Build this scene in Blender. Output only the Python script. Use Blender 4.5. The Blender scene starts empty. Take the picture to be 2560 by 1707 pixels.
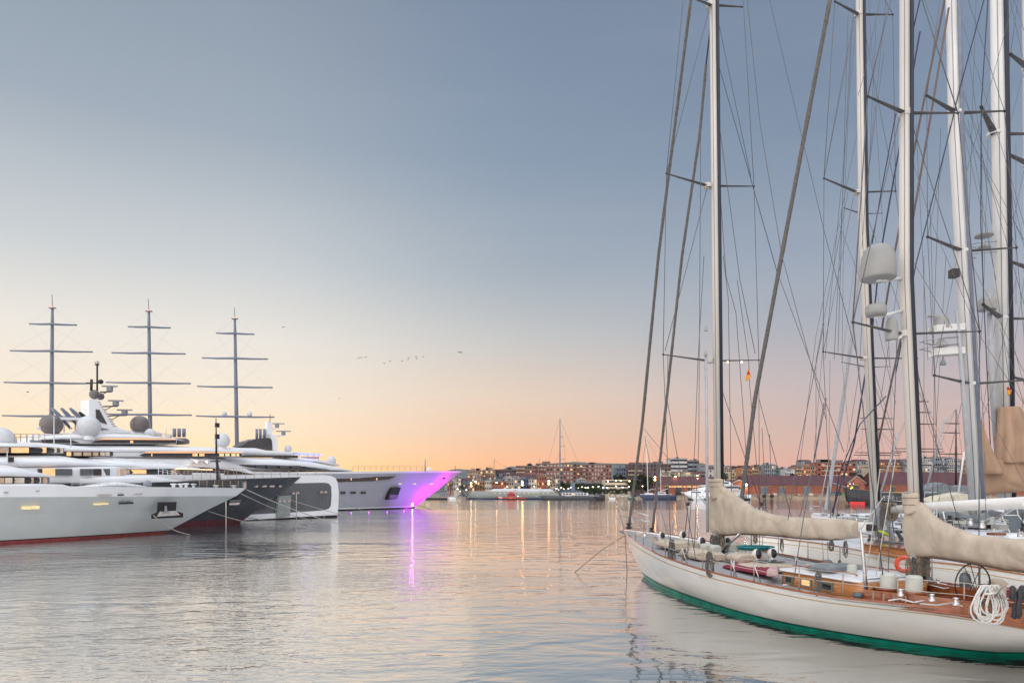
import bpy, math, random
from mathutils import Vector, Matrix, noise
R = math.radians
random.seed(7)
sc = bpy.context.scene
col = sc.collection

# ---------------------------------------------------------------- camera, sky, sun, exposure
FP, HY, CX, H = 1707.0, 1232.0, 1280.0, 4.0
cam = bpy.data.cameras.new('camera')
cam.sensor_width = 36.0
cam.lens = 36.0 * FP / 2560.0
cam.shift_y = (HY - 853.5) / 2560.0
cam.clip_start = 0.1
cam.clip_end = 30000
cam_o = bpy.data.objects.new('camera', cam)
cam_o.location = (0, 0, H)
cam_o.rotation_euler = (R(90), 0, 0)
col.objects.link(cam_o)
sc.camera = cam_o

def lin(c, k=1.0):
    if c[2] > c[0] and c[2] > 150: c = (c[0] + 1, c[1] + 0, c[2] - 1)
    return tuple(((v / 255.0) / 12.92 if v / 255.0 <= 0.04045 else ((v / 255.0 + 0.055) / 1.055) ** 2.4) * k for v in c)

world = bpy.data.worlds.new('World')
sc.world = world
world.use_nodes = True
nt = world.node_tree
for n in list(nt.nodes):
    nt.nodes.remove(n)
def N(t, tree=None, **kw):
    n = (tree or nt).nodes.new(t)
    for k, v in kw.items():
        setattr(n, k, v)
    return n
def ramp(stops, fac, tree, interp='LINEAR'):
    n = N('ShaderNodeValToRGB', tree)
    n.color_ramp.interpolation = interp
    el = n.color_ramp.elements
    while len(el) < len(stops):
        el.new(0.5)
    for e, (p, c) in zip(el, stops):
        e.position = p
        e.color = (*c, 1)
    tree.links.new(fac, n.inputs[0])
    return n.outputs[0]
tc = N('ShaderNodeTexCoord')
sep = N('ShaderNodeSeparateXYZ')
nt.links.new(tc.outputs['Generated'], sep.inputs[0])
def mth(op, a, b=None, tree=None, clamp=False):
    tree = tree or nt
    n = N('ShaderNodeMath', tree, operation=op)
    n.use_clamp = clamp
    for i, v in enumerate((a, b)):
        if v is None:
            continue
        if isinstance(v, (int, float)):
            n.inputs[i].default_value = v
        else:
            tree.links.new(v, n.inputs[i])
    return n.outputs[0]
X_, Y_, Z_ = sep.outputs
az = mth('ARCTAN2', X_, Y_)                       # 0 ahead, negative to the left
el_ = mth('MAXIMUM', Z_, 0.0)
# dusk sky: glow ahead-left, orange ahead, mauve to the right, unseen sky behind the viewer raised to light the hulls
left = ramp([(0.0, lin((255, 204, 116), 1.2)), (0.04, lin((255, 214, 146), 1.2)), (0.08, lin((252, 224, 188), 1.08)), (0.13, lin((240, 226, 206), 1.04)), (0.20, lin((232, 226, 217))), (0.30, lin((196, 202, 206))), (0.44, lin((155, 168, 182))), (0.62, lin((128, 143, 161))), (1.0, lin((176, 192, 216)))], el_, nt)
mid = ramp([(0.0, lin((250, 164, 110), 1.05)), (0.04, lin((250, 180, 130), 1.05)), (0.08, lin((238, 194, 160))), (0.14, lin((226, 203, 184))), (0.22, lin((192, 193, 193))), (0.30, lin((160, 172, 184))), (0.44, lin((133, 151, 172))), (0.62, lin((114, 131, 156))), (1.0, lin((176, 192, 216)))], el_, nt)
right = ramp([(0.0, lin((222, 162, 146))), (0.045, lin((216, 168, 154))), (0.09, lin((202, 175, 168))), (0.14, lin((190, 176, 178))), (0.22, lin((163, 168, 180))), (0.30, lin((147, 160, 178))), (0.44, lin((122, 140, 163))), (0.62, lin((106, 124, 149))), (1.0, lin((176, 192, 216)))], el_, nt)
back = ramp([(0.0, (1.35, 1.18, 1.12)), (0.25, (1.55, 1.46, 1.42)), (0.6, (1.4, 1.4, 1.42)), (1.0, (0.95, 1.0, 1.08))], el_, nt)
def mixc(f, a, b, tree=None):
    tree = tree or nt
    n = N('ShaderNodeMix', tree, data_type='RGBA')
    tree.links.new(f, n.inputs[0])
    for i, v in ((6, a), (7, b)):
        if isinstance(v, tuple):
            n.inputs[i].default_value = (*v, 1)
        else:
            tree.links.new(v, n.inputs[i])
    return n.outputs[2]
def mapr(v, a, b, c=0.0, d=1.0, tree=None, smooth=True):
    tree = tree or nt
    n = N('ShaderNodeMapRange', tree)
    n.interpolation_type = 'SMOOTHSTEP' if smooth else 'LINEAR'
    tree.links.new(v, n.inputs[0])
    for i, q in enumerate((a, b, c, d)):
        n.inputs[i + 1].default_value = q
    return n.outputs[0]
c1 = mixc(mapr(az, R(-24), R(4)), left, mid)
c2 = mixc(mapr(az, R(-4), R(30)), c1, right)
absaz = mth('ABSOLUTE', az)
side = mapr(mth('ADD', mth('MULTIPLY', X_, 0.85), mth('MULTIPLY', Y_, 0.3)), -0.9, 0.9, 1.28, 0.50)   # unseen back sky made brighter to the left, to model masts and covers
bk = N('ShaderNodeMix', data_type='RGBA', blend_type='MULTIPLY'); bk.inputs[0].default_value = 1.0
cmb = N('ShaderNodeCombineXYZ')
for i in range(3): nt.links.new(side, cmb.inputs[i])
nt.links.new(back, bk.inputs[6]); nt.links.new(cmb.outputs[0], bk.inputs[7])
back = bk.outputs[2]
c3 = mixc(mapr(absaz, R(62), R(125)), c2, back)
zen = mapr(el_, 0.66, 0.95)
c4 = mixc(zen, c3, (1.45, 1.52, 1.66))  # zenith above the view brightened to light roofs from above
mpw = N('ShaderNodeMapping'); mpw.inputs['Scale'].default_value = (1.2, 1.2, 9.0); nt.links.new(tc.outputs['Generated'], mpw.inputs[0])
nzw = N('ShaderNodeTexNoise'); nzw.inputs['Scale'].default_value = 1.6; nzw.inputs['Detail'].default_value = 4; nt.links.new(mpw.outputs[0], nzw.inputs[0])
c4 = mixc(mapr(nzw.outputs[0],   .42, .75, 0.0, .05), c4, (.62, .60, .64))      # thin dusk veils
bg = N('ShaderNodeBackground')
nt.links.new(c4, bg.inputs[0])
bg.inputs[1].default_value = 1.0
wo = N('ShaderNodeOutputWorld')
nt.links.new(bg.outputs[0], wo.inputs[0])
world.cycles.sampling_method = 'AUTOMATIC'

sun = bpy.data.lights.new('sun', 'SUN')
sun.energy = 0.12
sun.angle = R(60)
sun.color = (1.0, 0.72, 0.45)
sun_o = bpy.data.objects.new('sun', sun)
sun_o.rotation_euler = (R(-78), 0, R(34))          # the last glow, low ahead-left
sun_o.location = (-60, 100, 60)
col.objects.link(sun_o)

sc.view_settings.view_transform = 'Standard'
sc.view_settings.look = 'None'
sc.view_settings.exposure = 0.12
sc.view_settings.gamma = 1.0
sc.render.engine = 'CYCLES'
sc.cycles.use_denoising = True
sc.cycles.max_bounces = 6
sc.cycles.diffuse_bounces = 2
sc.cycles.glossy_bounces = 4
sc.cycles.sample_clamp_indirect = 6.0
sc.cycles.caustics_reflective = True
sc.cycles.blur_glossy = 1.0
sc.cycles.caustics_refractive = False

# ---------------------------------------------------------------- materials
MATS = {}
def mat(name, c, rough=0.5, metal=0.0, var=0.08, vs=3.0, bump=0.0, bs=12.0, spec=None, coat=0.0, emit=None, es=0.0, stripe=None, stretch=(1, 1, 1)):
    if name in MATS:
        return MATS[name]
    m = bpy.data.materials.new(name)
    m.use_nodes = True
    t = m.node_tree
    p = t.nodes['Principled BSDF']
    tcn = N('ShaderNodeTexCoord', t)
    mp = N('ShaderNodeMapping', t)
    mp.inputs['Scale'].default_value = stretch
    t.links.new(tcn.outputs['Object'], mp.inputs[0])
    nz = N('ShaderNodeTexNoise', t)
    nz.inputs['Scale'].default_value = vs
    nz.inputs['Detail'].default_value = 4
    t.links.new(mp.outputs[0], nz.inputs[0])
    a = tuple(max(0, v * (1 - var)) for v in c)
    b = tuple(min(1, v * (1 + var)) for v in c)
    if stripe:
        ax, sc_, c2_, wid = stripe
        sp = N('ShaderNodeSeparateXYZ', t)
        t.links.new(tcn.outputs['Object'], sp.inputs[0])
        fr = mth('FRACT', mth('MULTIPLY', sp.outputs[ax], sc_, t), None, t)
        f = mth('LESS_THAN', fr, wid, t)
        base = mixc(nz.outputs[0], a, b, t)
        cc = mixc(f, base, c2_, t)
    else:
        cc = mixc(mapr(nz.outputs[0], 0.3, 0.7, tree=t), a, b, t)
    t.links.new(cc, p.inputs['Base Color'])
    p.inputs['Roughness'].default_value = rough
    p.inputs['Metallic'].default_value = metal
    if spec is not None:
        p.inputs['Specular IOR Level'].default_value = spec
    if coat:
        p.inputs['Coat Weight'].default_value = coat
        p.inputs['Coat Roughness'].default_value = 0.08
    if bump:
        n2 = N('ShaderNodeTexNoise', t)
        n2.inputs['Scale'].default_value = bs
        n2.inputs['Detail'].default_value = 5
        t.links.new(mp.outputs[0], n2.inputs[0])
        bp = N('ShaderNodeBump', t)
        bp.inputs['Strength'].default_value = 1.0
        bp.inputs['Distance'].default_value = bump
        t.links.new(n2.outputs[0], bp.inputs['Height'])
        t.links.new(bp.outputs[0], p.inputs['Normal'])
    if emit:
        p.inputs['Emission Color'].default_value = (*emit, 1)
        p.inputs['Emission Strength'].default_value = es
    MATS[name] = m
    return m
WHITE = mat('white_paint', (0.84, 0.86, 0.89), 0.25, var=0.03, vs=0.5, coat=0.3)
OFFW = mat('aged_white_paint', (0.76, 0.74, 0.69), 0.35, var=0.06, vs=1.2, coat=0.2)
HULLW = mat('classic_hull_white', (0.86, 0.82, 0.76), 0.22, var=0.05, vs=0.7, coat=0.4, bump=0.002, bs=1.5)
GREYH = mat('pale_grey_hull', (0.57, 0.60, 0.595), 0.3, var=0.05, vs=0.4, coat=0.2)
DARKH = mat('charcoal_hull', (0.05, 0.05, 0.056), 0.35, var=0.25, vs=0.8, coat=0.3)
BLACK = mat('black_paint', (0.02, 0.02, 0.024), 0.35)
NAVY = mat('navy_paint', (0.02, 0.035, 0.09), 0.3, coat=0.3)
TRACK = mat('dark_sail_track', (0.012, 0.016, 0.03), 0.5)
REDB = mat('red_boot_paint', (0.42, 0.09, 0.09), 0.5, var=0.2, vs=1.5)
PURB = mat('dark_red_antifouling', (0.12, 0.03, 0.045), 0.55, var=0.3)
TEALB = mat('green_antifouling', (0.0, 0.26, 0.175), 0.35, var=0.3, vs=2.0, bump=0.004, bs=9)
GOLD = mat('gold_line', (0.52, 0.34, 0.13), 0.4, var=0.15)
TEAK = mat('varnished_teak', (0.28, 0.078, 0.028), 0.18, var=0.4, vs=5.0, coat=0.7, stretch=(1, 1, 9))
TEAKO = mat('golden_teak', (0.45, 0.17, 0.045), 0.22, var=0.3, vs=5.0, coat=0.6, stretch=(1, 1, 9))
DECK = mat('weathered_teak_deck', (0.34, 0.34, 0.345), 0.7, var=0.15, vs=4.0, stripe=(1, 14.0, (0.17, 0.165, 0.165), 0.10))
DECKW = mat('painted_deck', (0.62, 0.63, 0.64), 0.6, var=0.08, bump=0.002, bs=30)
CANVAS = mat('beige_canvas', (0.50, 0.42, 0.33), 0.85, var=0.12, vs=2.5, bump=0.045, bs=2.2, stretch=(1, 1, 0.5))
CANVD = mat('brown_canvas_edge', (0.16, 0.10, 0.06), 0.85)
CANVG = mat('grey_canvas', (0.20, 0.22, 0.235), 0.85, var=0.15, bump=0.03, bs=3)
CANVP = mat('pale_grey_green_canvas', (0.52, 0.53, 0.47), 0.85, var=0.08, bump=0.01, bs=8)
TANS = mat('tan_sailcloth', (0.42, 0.27, 0.18), 0.85, var=0.12, vs=1.6, bump=0.05, bs=2.2, stretch=(1, 1, 0.35))
MASTC = mat('cream_spar_paint', (0.62, 0.575, 0.52), 0.35, var=0.07, vs=1.0, coat=0.15, stretch=(1, 1, 0.15))
MASTW = mat('white_spar_paint', (0.78, 0.77, 0.74), 0.3, var=0.04, coat=0.2)
MASTG = mat('grey_spar_paint', (0.17, 0.20, 0.26), 0.4, var=0.1)
SPREAD = mat('weathered_spreader', (0.085, 0.08, 0.08), 0.5, var=0.2)
WIRE = mat('steel_wire', (0.13, 0.135, 0.15), 0.4, metal=0.4)
WIREB = mat('blue_black_rope', (0.03, 0.04, 0.08), 0.7)
WIREP = mat('pale_rope', (0.52, 0.49, 0.44), 0.8)
ROPEG = mat('grey_rope', (0.125, 0.118, 0.11), 0.85, var=0.3, vs=14)
ROPEW = mat('white_rope', (0.68, 0.66, 0.62), 0.85, var=0.12, vs=20)
ROPET = mat('teal_rope', (0.02, 0.20, 0.21), 0.85, var=0.3, vs=14)
ROPEB = mat('brown_rope', (0.22, 0.17, 0.12), 0.9, var=0.3, vs=14)
STEEL = mat('stainless_steel', (0.62, 0.62, 0.62), 0.22, metal=0.9)
BRONZE = mat('stanchion_bronze', (0.40, 0.32, 0.25), 0.35, metal=0.5)
MAROON = mat('maroon_cushion', (0.23, 0.018, 0.045), 0.8, var=0.15, bump=0.01, bs=5)
PINKC = mat('faded_pink_cushion', (0.50, 0.34, 0.33), 0.85, bump=0.01, bs=6)
ORANGE = mat('orange_plastic', (0.75, 0.09, 0.04), 0.5)
LIME = mat('lime_cloth', (0.42, 0.5, 0.03), 0.7)
GLASSD = mat('dark_glass', (0.02, 0.022, 0.026), 0.08, var=0.1, coat=0.5)
GLASSG = mat('smoky_panel', (0.10, 0.115, 0.13), 0.25, var=0.1, coat=0.3)
BROWNG = mat('brown_dome_paint', (0.14, 0.12, 0.115), 0.3, coat=0.3)
DOMEW = mat('radome_white', (0.62, 0.64, 0.66), 0.4, var=0.04)
DOMEG = mat('radome_grey', (0.33, 0.325, 0.31), 0.45, var=0.08, vs=1.5)
RUBBER = mat('black_rubber', (0.018, 0.018, 0.02), 0.7)
LITW = mat('lit_window', (0.5, 0.35, 0.2), 0.3, var=0.3, vs=1.5, emit=(1.0, 0.55, 0.22), es=0.75)
LITD = mat('dim_lit_window', (0.3, 0.25, 0.2), 0.2, var=0.3, emit=(1.0, 0.6, 0.4), es=0.22)
LITY = mat('yellow_lit_port', (0.6, 0.5, 0.3), 0.3, emit=(1.0, 0.8, 0.38), es=0.5)
CURT = mat('pale_curtain', (0.58, 0.52, 0.45), 0.8, emit=(1, .75, .5), es=0.12)
def glow(name, c, s):
    return mat(name, c, 0.5, var=0.0, emit=c, es=s)
LAMPW = glow('lamp_warm_white', (1.0, 0.72, 0.42), 28)
LAMPO = glow('lamp_orange', (1.0, 0.45, 0.12), 40)
LAMPC = glow('lamp_cool', (0.9, 0.85, 1.0), 30)
LAMPP = glow('lamp_magenta', (0.75, 0.08, 1.0), 120)
LAMPG = glow('lamp_green', (0.25, 1.0, 0.45), 3.0)
LAMPR = glow('lamp_red', (1.0, 0.12, 0.06), 5)
LAMPB = glow('lamp_blue', (0.2, 0.25, 1.0), 2.0)
LAMPS = glow('lamp_soft', (1.0, 0.7, 0.4), 12)

# ---------------------------------------------------------------- projection helpers
def U(px, py, Y):
    """a point at distance Y that the photograph shows at px, py"""
    return Vector(((px - CX) / FP * Y, Y, H - (py - HY) / FP * Y))
def G(px, py, z=0.0):
    """the point at height z seen at px, py"""
    return U(px, py, (H - z) * FP / (py - HY))
class Fr:
    """a vessel's own frame: s forward, t to its right, z up"""
    def __init__(self, o, u):
        self.o = Vector((o[0], o[1]))
        self.u = Vector(u).normalized()
        self.r = Vector((self.u.y, -self.u.x))
        self.rz = math.atan2(self.u.y, self.u.x)
    def w(self, s, t, z):
        p = self.o + self.u * s + self.r * t
        return Vector((p.x, p.y, z))
    def hit(self, px, py, t=0.0):
        a = (px - CX) / FP
        Y = (t + self.o.dot(self.r)) / (a * self.r.x + self.r.y)
        return U(px, py, Y)
    def sz(self, px, py, t=0.0):
        p = self.hit(px, py, t)
        return (Vector((p.x, p.y)) - self.o).dot(self.u), p.z

# ---------------------------------------------------------------- mesh builder (world coordinates)
class MB:
    def __init__(self):
        self.v, self.f, self.sm = [], [], []
    def add(self, vs, fs, smooth=False):
        b = len(self.v)
        self.v += [Vector(q) for q in vs]
        self.f += [tuple(b + i for i in q) for q in fs]
        self.sm += [smooth] * len(fs)
        return self
    def obox(self, c, ax, ay, az):
        c, ax, ay, az = Vector(c), Vector(ax), Vector(ay), Vector(az)
        vs = [c + ax * i + ay * j + az * k for i in (-1, 1) for j in (-1, 1) for k in (-1, 1)]
        return self.add(vs, [(0, 1, 3, 2), (4, 6, 7, 5), (0, 4, 5, 1), (2, 3, 7, 6), (0, 2, 6, 4), (1, 5, 7, 3)])
    def box(self, c, d, rz=0.0):
        cs, sn = math.cos(rz), math.sin(rz)
        return self.obox(c, (cs * d[0] / 2, sn * d[0] / 2, 0), (-sn * d[1] / 2, cs * d[1] / 2, 0), (0, 0, d[2] / 2))
    def tube(self, pts, r, n=8, cap=True, flat=1.0):
        pts = [Vector(p) for p in pts]
        if not isinstance(r, (list, tuple)):
            r = [r] * len(pts)
        vs, fs = [], []
        up = None
        for i, p in enumerate(pts):
            d = (pts[min(i + 1, len(pts) - 1)] - pts[max(i - 1, 0)])
            if d.length < 1e-9:
                d = Vector((0, 0, 1))
            d.normalize()
            if up is None:
                a = Vector((0, 0, 1)) if abs(d.z) < 0.9 else Vector((1, 0, 0))
                x = d.cross(a).normalized()
            else:
                x = (up - d * up.dot(d))
                x = x.normalized() if x.length > 1e-6 else d.orthogonal().normalized()
            up = x
            y = d.cross(x)
            for k in range(n):
                an = 2 * math.pi * k / n
                vs.append(p + (x * math.cos(an) + y * math.sin(an) * flat) * r[i])
        for i in range(len(pts) - 1):
            for k in range(n):
                a, b = i * n + k, i * n + (k + 1) % n
                fs.append((a, b, b + n, a + n))
        self.add(vs, fs, True)
        if cap:
            b = len(self.v) - len(vs)
            self.f += [tuple(b + k for k in reversed(range(n))), tuple(b + (len(pts) - 1) * n + k for k in range(n))]
            self.sm += [False, False]
        return self
    def revolve(self, c, prof, n=20, axis=(0, 0, 1)):
        """prof: (radius, height) pairs"""
        c = Vector(c); q = Vector(axis).to_track_quat('Z', 'Y')
        vs, fs = [], []
        for (r, h) in prof:
            for k in range(n):
                an = 2 * math.pi * k / n
                vs.append(c + q @ Vector((r * math.cos(an), r * math.sin(an), h)))
        for i in range(len(prof) - 1):
            for k in range(n):
                a, b = i * n + k, i * n + (k + 1) % n
                fs.append((a, b, b + n, a + n))
        return self.add(vs, fs, True)
    def ball(self, c, r, n=16, sx=1.0, sz=1.0, cut=-1.0):
        pr = []
        m = max(5, n // 2)
        a0 = math.asin(max(-1, cut))
        for i in range(m + 1):
            a = a0 + (math.pi / 2 - a0) * i / m
            pr.append((max(1e-4, r * sx * math.cos(a)), r * sz * math.sin(a)))
        if cut > -1:
            pr.insert(0, (1e-4, pr[0][1]))
        return self.revolve(c, pr, n)
    def loft(self, rings, closed=True, cap=True, smooth=True):
        n = len(rings[0]); vs = [p for r_ in rings for p in r_]; fs = []
        for i in range(len(rings) - 1):
            for k in range(n if closed else n - 1):
                a, b = i * n + k, i * n + (k + 1) % n
                fs.append((a, b, b + n, a + n))
        self.add(vs, fs, smooth)
        if cap:
            b = len(self.v) - len(vs)
            self.f += [tuple(b + k for k in reversed(range(n))), tuple(b + (len(rings) - 1) * n + k for k in range(n))]
            self.sm += [False, False]
        return self
    def prism(self, poly, d):
        """poly: world points of a flat outline; d: thickness vector"""
        d = Vector(d); n = len(poly)
        vs = [Vector(p) for p in poly] + [Vector(p) + d for p in poly]
        fs = [tuple(range(n)), tuple(reversed(range(n, 2 * n)))] + [(i, i + n, (i + 1) % n + n, (i + 1) % n) for i in range(n)]
        return self.add(vs, fs)
    def build(self, name, m, parent=None, label=None):
        me = bpy.data.meshes.new(name)
        o = bpy.data.objects.new(name, me)
        col.objects.link(o)
        if parent is not None:
            o.parent = parent
            inv = ROOTM[parent.name]
            ROOTM[o.name] = inv
            vs = [inv @ q for q in self.v]
        else:
            xs = [q.x for q in self.v]; ys = [q.y for q in self.v]; zs = [q.z for q in self.v]
            c = Vector(((min(xs) + max(xs)) / 2, (min(ys) + max(ys)) / 2, min(zs)))
            o.location = c
            ROOTM[o.name] = Matrix.Translation(-c)
            vs = [q - c for q in self.v]
        me.from_pydata([tuple(q) for q in vs], [], self.f)
        me.polygons.foreach_set('use_smooth', self.sm)
        me.materials.append(m)
        import bmesh
        bm = bmesh.new(); bm.from_mesh(me)
        bmesh.ops.recalc_face_normals(bm, faces=bm.faces)
        bm.to_mesh(me); bm.free()
        if label:
            o['label'] = label
        return o
ROOTM = {}
def tag(o, label=None, cat=None, group=None, kind=None):
    if label: o['label'] = label
    if cat: o['category'] = cat
    if group: o['group'] = group
    if kind: o['kind'] = kind
    return o
def thing(name, label, cat, loc, rz=0.0, group=None):
    o = bpy.data.objects.new(name, None)
    col.objects.link(o)
    o.empty_display_size = 0.2
    o.location = loc
    o.rotation_euler = (0, 0, rz)
    ROOTM[o.name] = (Matrix.Translation(Vector(loc)) @ Matrix.Rotation(rz, 4, 'Z')).inverted()
    return tag(o, label, cat, group)
def copy_tree(o, parent=None):
    c = o.copy(); col.objects.link(c); c.parent = parent
    ROOTM[c.name] = ROOTM.get(o.name, Matrix.Identity(4))
    for ch in list(o.children):
        copy_tree(ch, c)
    return c
def cp(src, parent, world_loc, rz=0.0, scale=None):
    """copy a part mesh built round the origin to world_loc under parent"""
    c = src.copy(); col.objects.link(c); c.parent = parent
    inv = ROOTM[parent.name]
    c.location = inv @ Vector(world_loc)
    pr = math.atan2(inv[1][0], inv[0][0])
    c.rotation_euler = (0, 0, rz + pr)
    if scale is not None:
        c.scale = scale
    ROOTM[c.name] = inv
    return c
def se_ring(c, rv, w, z0, z1, e=4.0, n=20, wr=0.0, seed=0.0, fold=0.0):
    """super-ellipse ring across direction rv"""
    out = []
    for k in range(n):
        a = 2 * math.pi * k / n
        ca, sa = math.cos(a), math.sin(a)
        x = math.copysign(abs(ca) ** (2 / abs(e)), ca) * w
        z = math.copysign(abs(sa) ** (2 / abs(e)), sa) * (z1 - z0) / 2 + (z0 + z1) / 2
        if e < 0:        # flat underside with a crisp edge, domed top
            zc = z0 + .12 * (z1 - z0)
            z = zc + (z1 - zc) * abs(sa) ** (2 / abs(e)) if sa >= 0 else zc - (zc - z0) * abs(sa) ** .2
        p = Vector((c.x + rv.x * x, c.y + rv.y * x, z))
        if fold:
            al = p.x * -rv.y + p.y * rv.x
            q = al * 1.3 + p.z * 2.0 + 2.6 * noise.noise(Vector((al * .55, p.z * .7, seed))) + (1 if ca > 0 else 2.1)
            g = abs(math.sin(q * 1.5)) ** .6 - .6
            md = max(0, .5 + 1.2 * noise.noise(Vector((al * 1.1 + 5, p.z * 1.3, seed + 3))))
            p += Vector((rv.x * ca, rv.y * ca, sa * .4)) * (g * fold * md + .12 * fold * noise.noise(Vector((al * 7, p.z * 5, seed))))
        if wr:
            d = .7 * noise.noise(Vector((p.x * 2.2 + seed, p.y * 2.2, p.z * 1.6)))
            d += 1.1 * (.35 - abs(noise.noise(Vector((p.x * 3.2 + p.z * 1.6, p.y * 3.2 + p.z * 1.2, p.z * .9 + k * .02))))) + .45 * noise.noise(Vector((p.x * 7 - p.z * 3, p.y * 7, p.z * 2.5)))
            rad = Vector((rv.x * ca, rv.y * ca, sa))
            p += rad * d * wr
        out.append(p)
    return out
def loafpx(mb, fr, pts, e=5.0, n=20, tc=0.0, wr=0.0, sub=1, fold=0.0, cinch=()):
    """pts: (px, ytop, ybottom, halfwidth) read on the near side t = tc + halfwidth"""
    q = []
    for i in range(len(pts) - 1):
        for j in range(sub):
            f = j / sub
            q.append(tuple(a + (b - a) * f for a, b in zip(pts[i], pts[i + 1])))
    q.append(pts[-1])
    rings = []
    for (px, y1, y0, w) in q:
        s, z1 = fr.sz(px, y1, tc + w)
        s, z0 = fr.sz(px, y0, tc + w)
        for cx in cinch:
            k = math.exp(-((px - cx) / 6.0) ** 2); w *= 1 - .12 * k; z0 += (z1 - z0) * .035 * k; z1 -= (z1 - z0) * .02 * k
        rings.append(se_ring(fr.w(s, tc, 0), fr.r, w, z0, z1, e, n, wr, 0.0, fold))
    return mb.loft(rings)
def panel(mb, fr, poly, t, th=0.12):
    r3 = Vector((fr.r.x, fr.r.y, 0))
    return mb.prism([fr.hit(px, py, t) for px, py in poly], r3 * -th)
def rectp(x0, y0, x1, y1):
    return [(x0, y0), (x1, y0), (x1, y1), (x0, y1)]
def hull(fr, sa, levels, specs, root, n=34, tc=0.0, vm=3):
    """levels: (zfun, stem_s, half_beam, u_mid, power); specs: (name, material) between consecutive levels"""
    us = [1 - (1 - i / n) ** 1.6 for i in range(n + 1)]
    def curve(L):
        zf, st, hb, um, p = L
        left_, right_ = [], []
        for u in us:
            s = sa + (st - sa) * u
            w = hb if u < um else hb * (1 - ((u - um) / (1 - um)) ** p)
            z = zf(s) if callable(zf) else zf
            right_.append(fr.w(s, tc + w, z)); left_.append(fr.w(s, tc - w, z))
        return left_, right_
    cs = [curve(L) for L in levels]
    for i, sp in enumerate(specs):
        if sp is None: continue
        (l0, r0), (l1, r1) = cs[i], cs[i + 1]
        rows0 = list(reversed(l0)) ; rows1 = list(reversed(l1))
        ring0 = [r0[j] for j in range(len(r0))] + rows0[1:]
        ring1 = [r1[j] for j in range(len(r1))] + rows1[1:]
        mb = MB()
        mb.loft([ring0, ring1], closed=True, cap=False)
        mb.build(sp[0], sp[1], root)
    l, r = cs[-1]
    mb = MB()
    m = len(r)
    mb.add([p - Vector((0, 0, .05)) for p in r] + [p - Vector((0, 0, .05)) for p in l], [(i, i + 1, m + i + 1, m + i) for i in range(m - 1)])
    mb.build('deck', DECKW, root)
    return cs
def wires(root, name, m, segs, r=0.008, n=4):
    """each segment a part of its own: lists of (px, py, Y)"""
    for sg in segs:
        mb = MB()
        pts = [U(*p) for p in sg]
        mb.tube(pts, r, n)
        mb.build(name, m, root)
# ================================================================ water
def water_mat():
    m = bpy.data.materials.new('harbour_water'); m.use_nodes = True
    t = m.node_tree
    for n in list(t.nodes): t.nodes.remove(n)
    geo = N('ShaderNodeNewGeometry', t)
    sp = N('ShaderNodeSeparateXYZ', t); t.links.new(geo.outputs['Position'], sp.inputs[0])
    def nz(scale, sx, sy, detail=2.0, dist=0.0, rough=0.5):
        mp = N('ShaderNodeMapping', t); mp.inputs['Scale'].default_value = (sx, sy, 1); mp.inputs['Rotation'].default_value = (0, 0, R(-12))
        t.links.new(geo.outputs['Position'], mp.inputs[0])
        n = N('ShaderNodeTexNoise', t); n.inputs['Scale'].default_value = scale; n.inputs['Detail'].default_value = detail
        n.inputs['Distortion'].default_value = dist; n.inputs['Roughness'].default_value = rough
        t.links.new(mp.outputs[0], n.inputs[0]); return n.outputs[0]
    big = nz(0.22, 0.6, 1.0, 1.0, 0.4)
    midw = nz(0.9, 0.55, 1.1, 1.5, 0.6)
    sml = nz(4.2, 0.6, 1.2, 2.5, 0.3)
    gust = mapr(nz(0.03, 0.35, 1.5, 3.0), 0.42, 0.60, 0.15, 1.0, t)
    leftz = mapr(sp.outputs[0], -12.0, 5.0, 1.5, 0.35, t)      # the breeze ripples the open left side more than the lee of the yachts
    far = mapr(sp.outputs[1], 160.0, 175.0, 0.0, 1.0, t)
    sml2 = mth('MULTIPLY', mth('MULTIPLY', sml, gust, t), leftz, t)
    h = mth('ADD', mth('ADD', mth('MULTIPLY', big, 0.07, t), mth('MULTIPLY', midw, 0.055, t), t), mth('MULTIPLY', sml2, 0.028, t), t)
    bp = N('ShaderNodeBump', t); bp.inputs['Distance'].default_value = 1.0; bp.inputs['Strength'].default_value = 1.0
    t.links.new(h, bp.inputs['Height'])
    gl = N('ShaderNodeBsdfGlossy', t); gl.inputs['Color'].default_value = (1.0, 0.99, 0.98, 1)
    t.links.new(mth('ADD', mapr(sp.outputs[1], 14.0, 110.0, 0.01, 0.13, t), mapr(sp.outputs[1], 158.0, 172.0, 0.0, -0.09, t), t), gl.inputs['Roughness'])
    t.links.new(bp.outputs[0], gl.inputs['Normal'])
    df = N('ShaderNodeBsdfDiffuse', t); df.inputs['Color'].default_value = (0.05, 0.075, 0.078, 1)
    fn = N('ShaderNodeFresnel', t); fn.inputs['IOR'].default_value = 1.6; t.links.new(bp.outputs[0], fn.inputs['Normal'])
    fac = mth('ADD', mth('MULTIPLY', fn.outputs[0], 0.48, t), 0.56, t, True)
    mx = N('ShaderNodeMixShader', t); t.links.new(fac, mx.inputs[0]); t.links.new(df.outputs[0], mx.inputs[1]); t.links.new(gl.outputs[0], mx.inputs[2])
    out = N('ShaderNodeOutputMaterial', t); t.links.new(mx.outputs[0], out.inputs[0])
    return m
WATER = water_mat()
mb = MB()
mb.add([(-700, -200, 0), (900, -200, 0), (900, 470, 0), (-700, 470, 0)], [(0, 1, 2, 3)])
o = mb.build('water', WATER); o['kind'] = 'structure'
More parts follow.
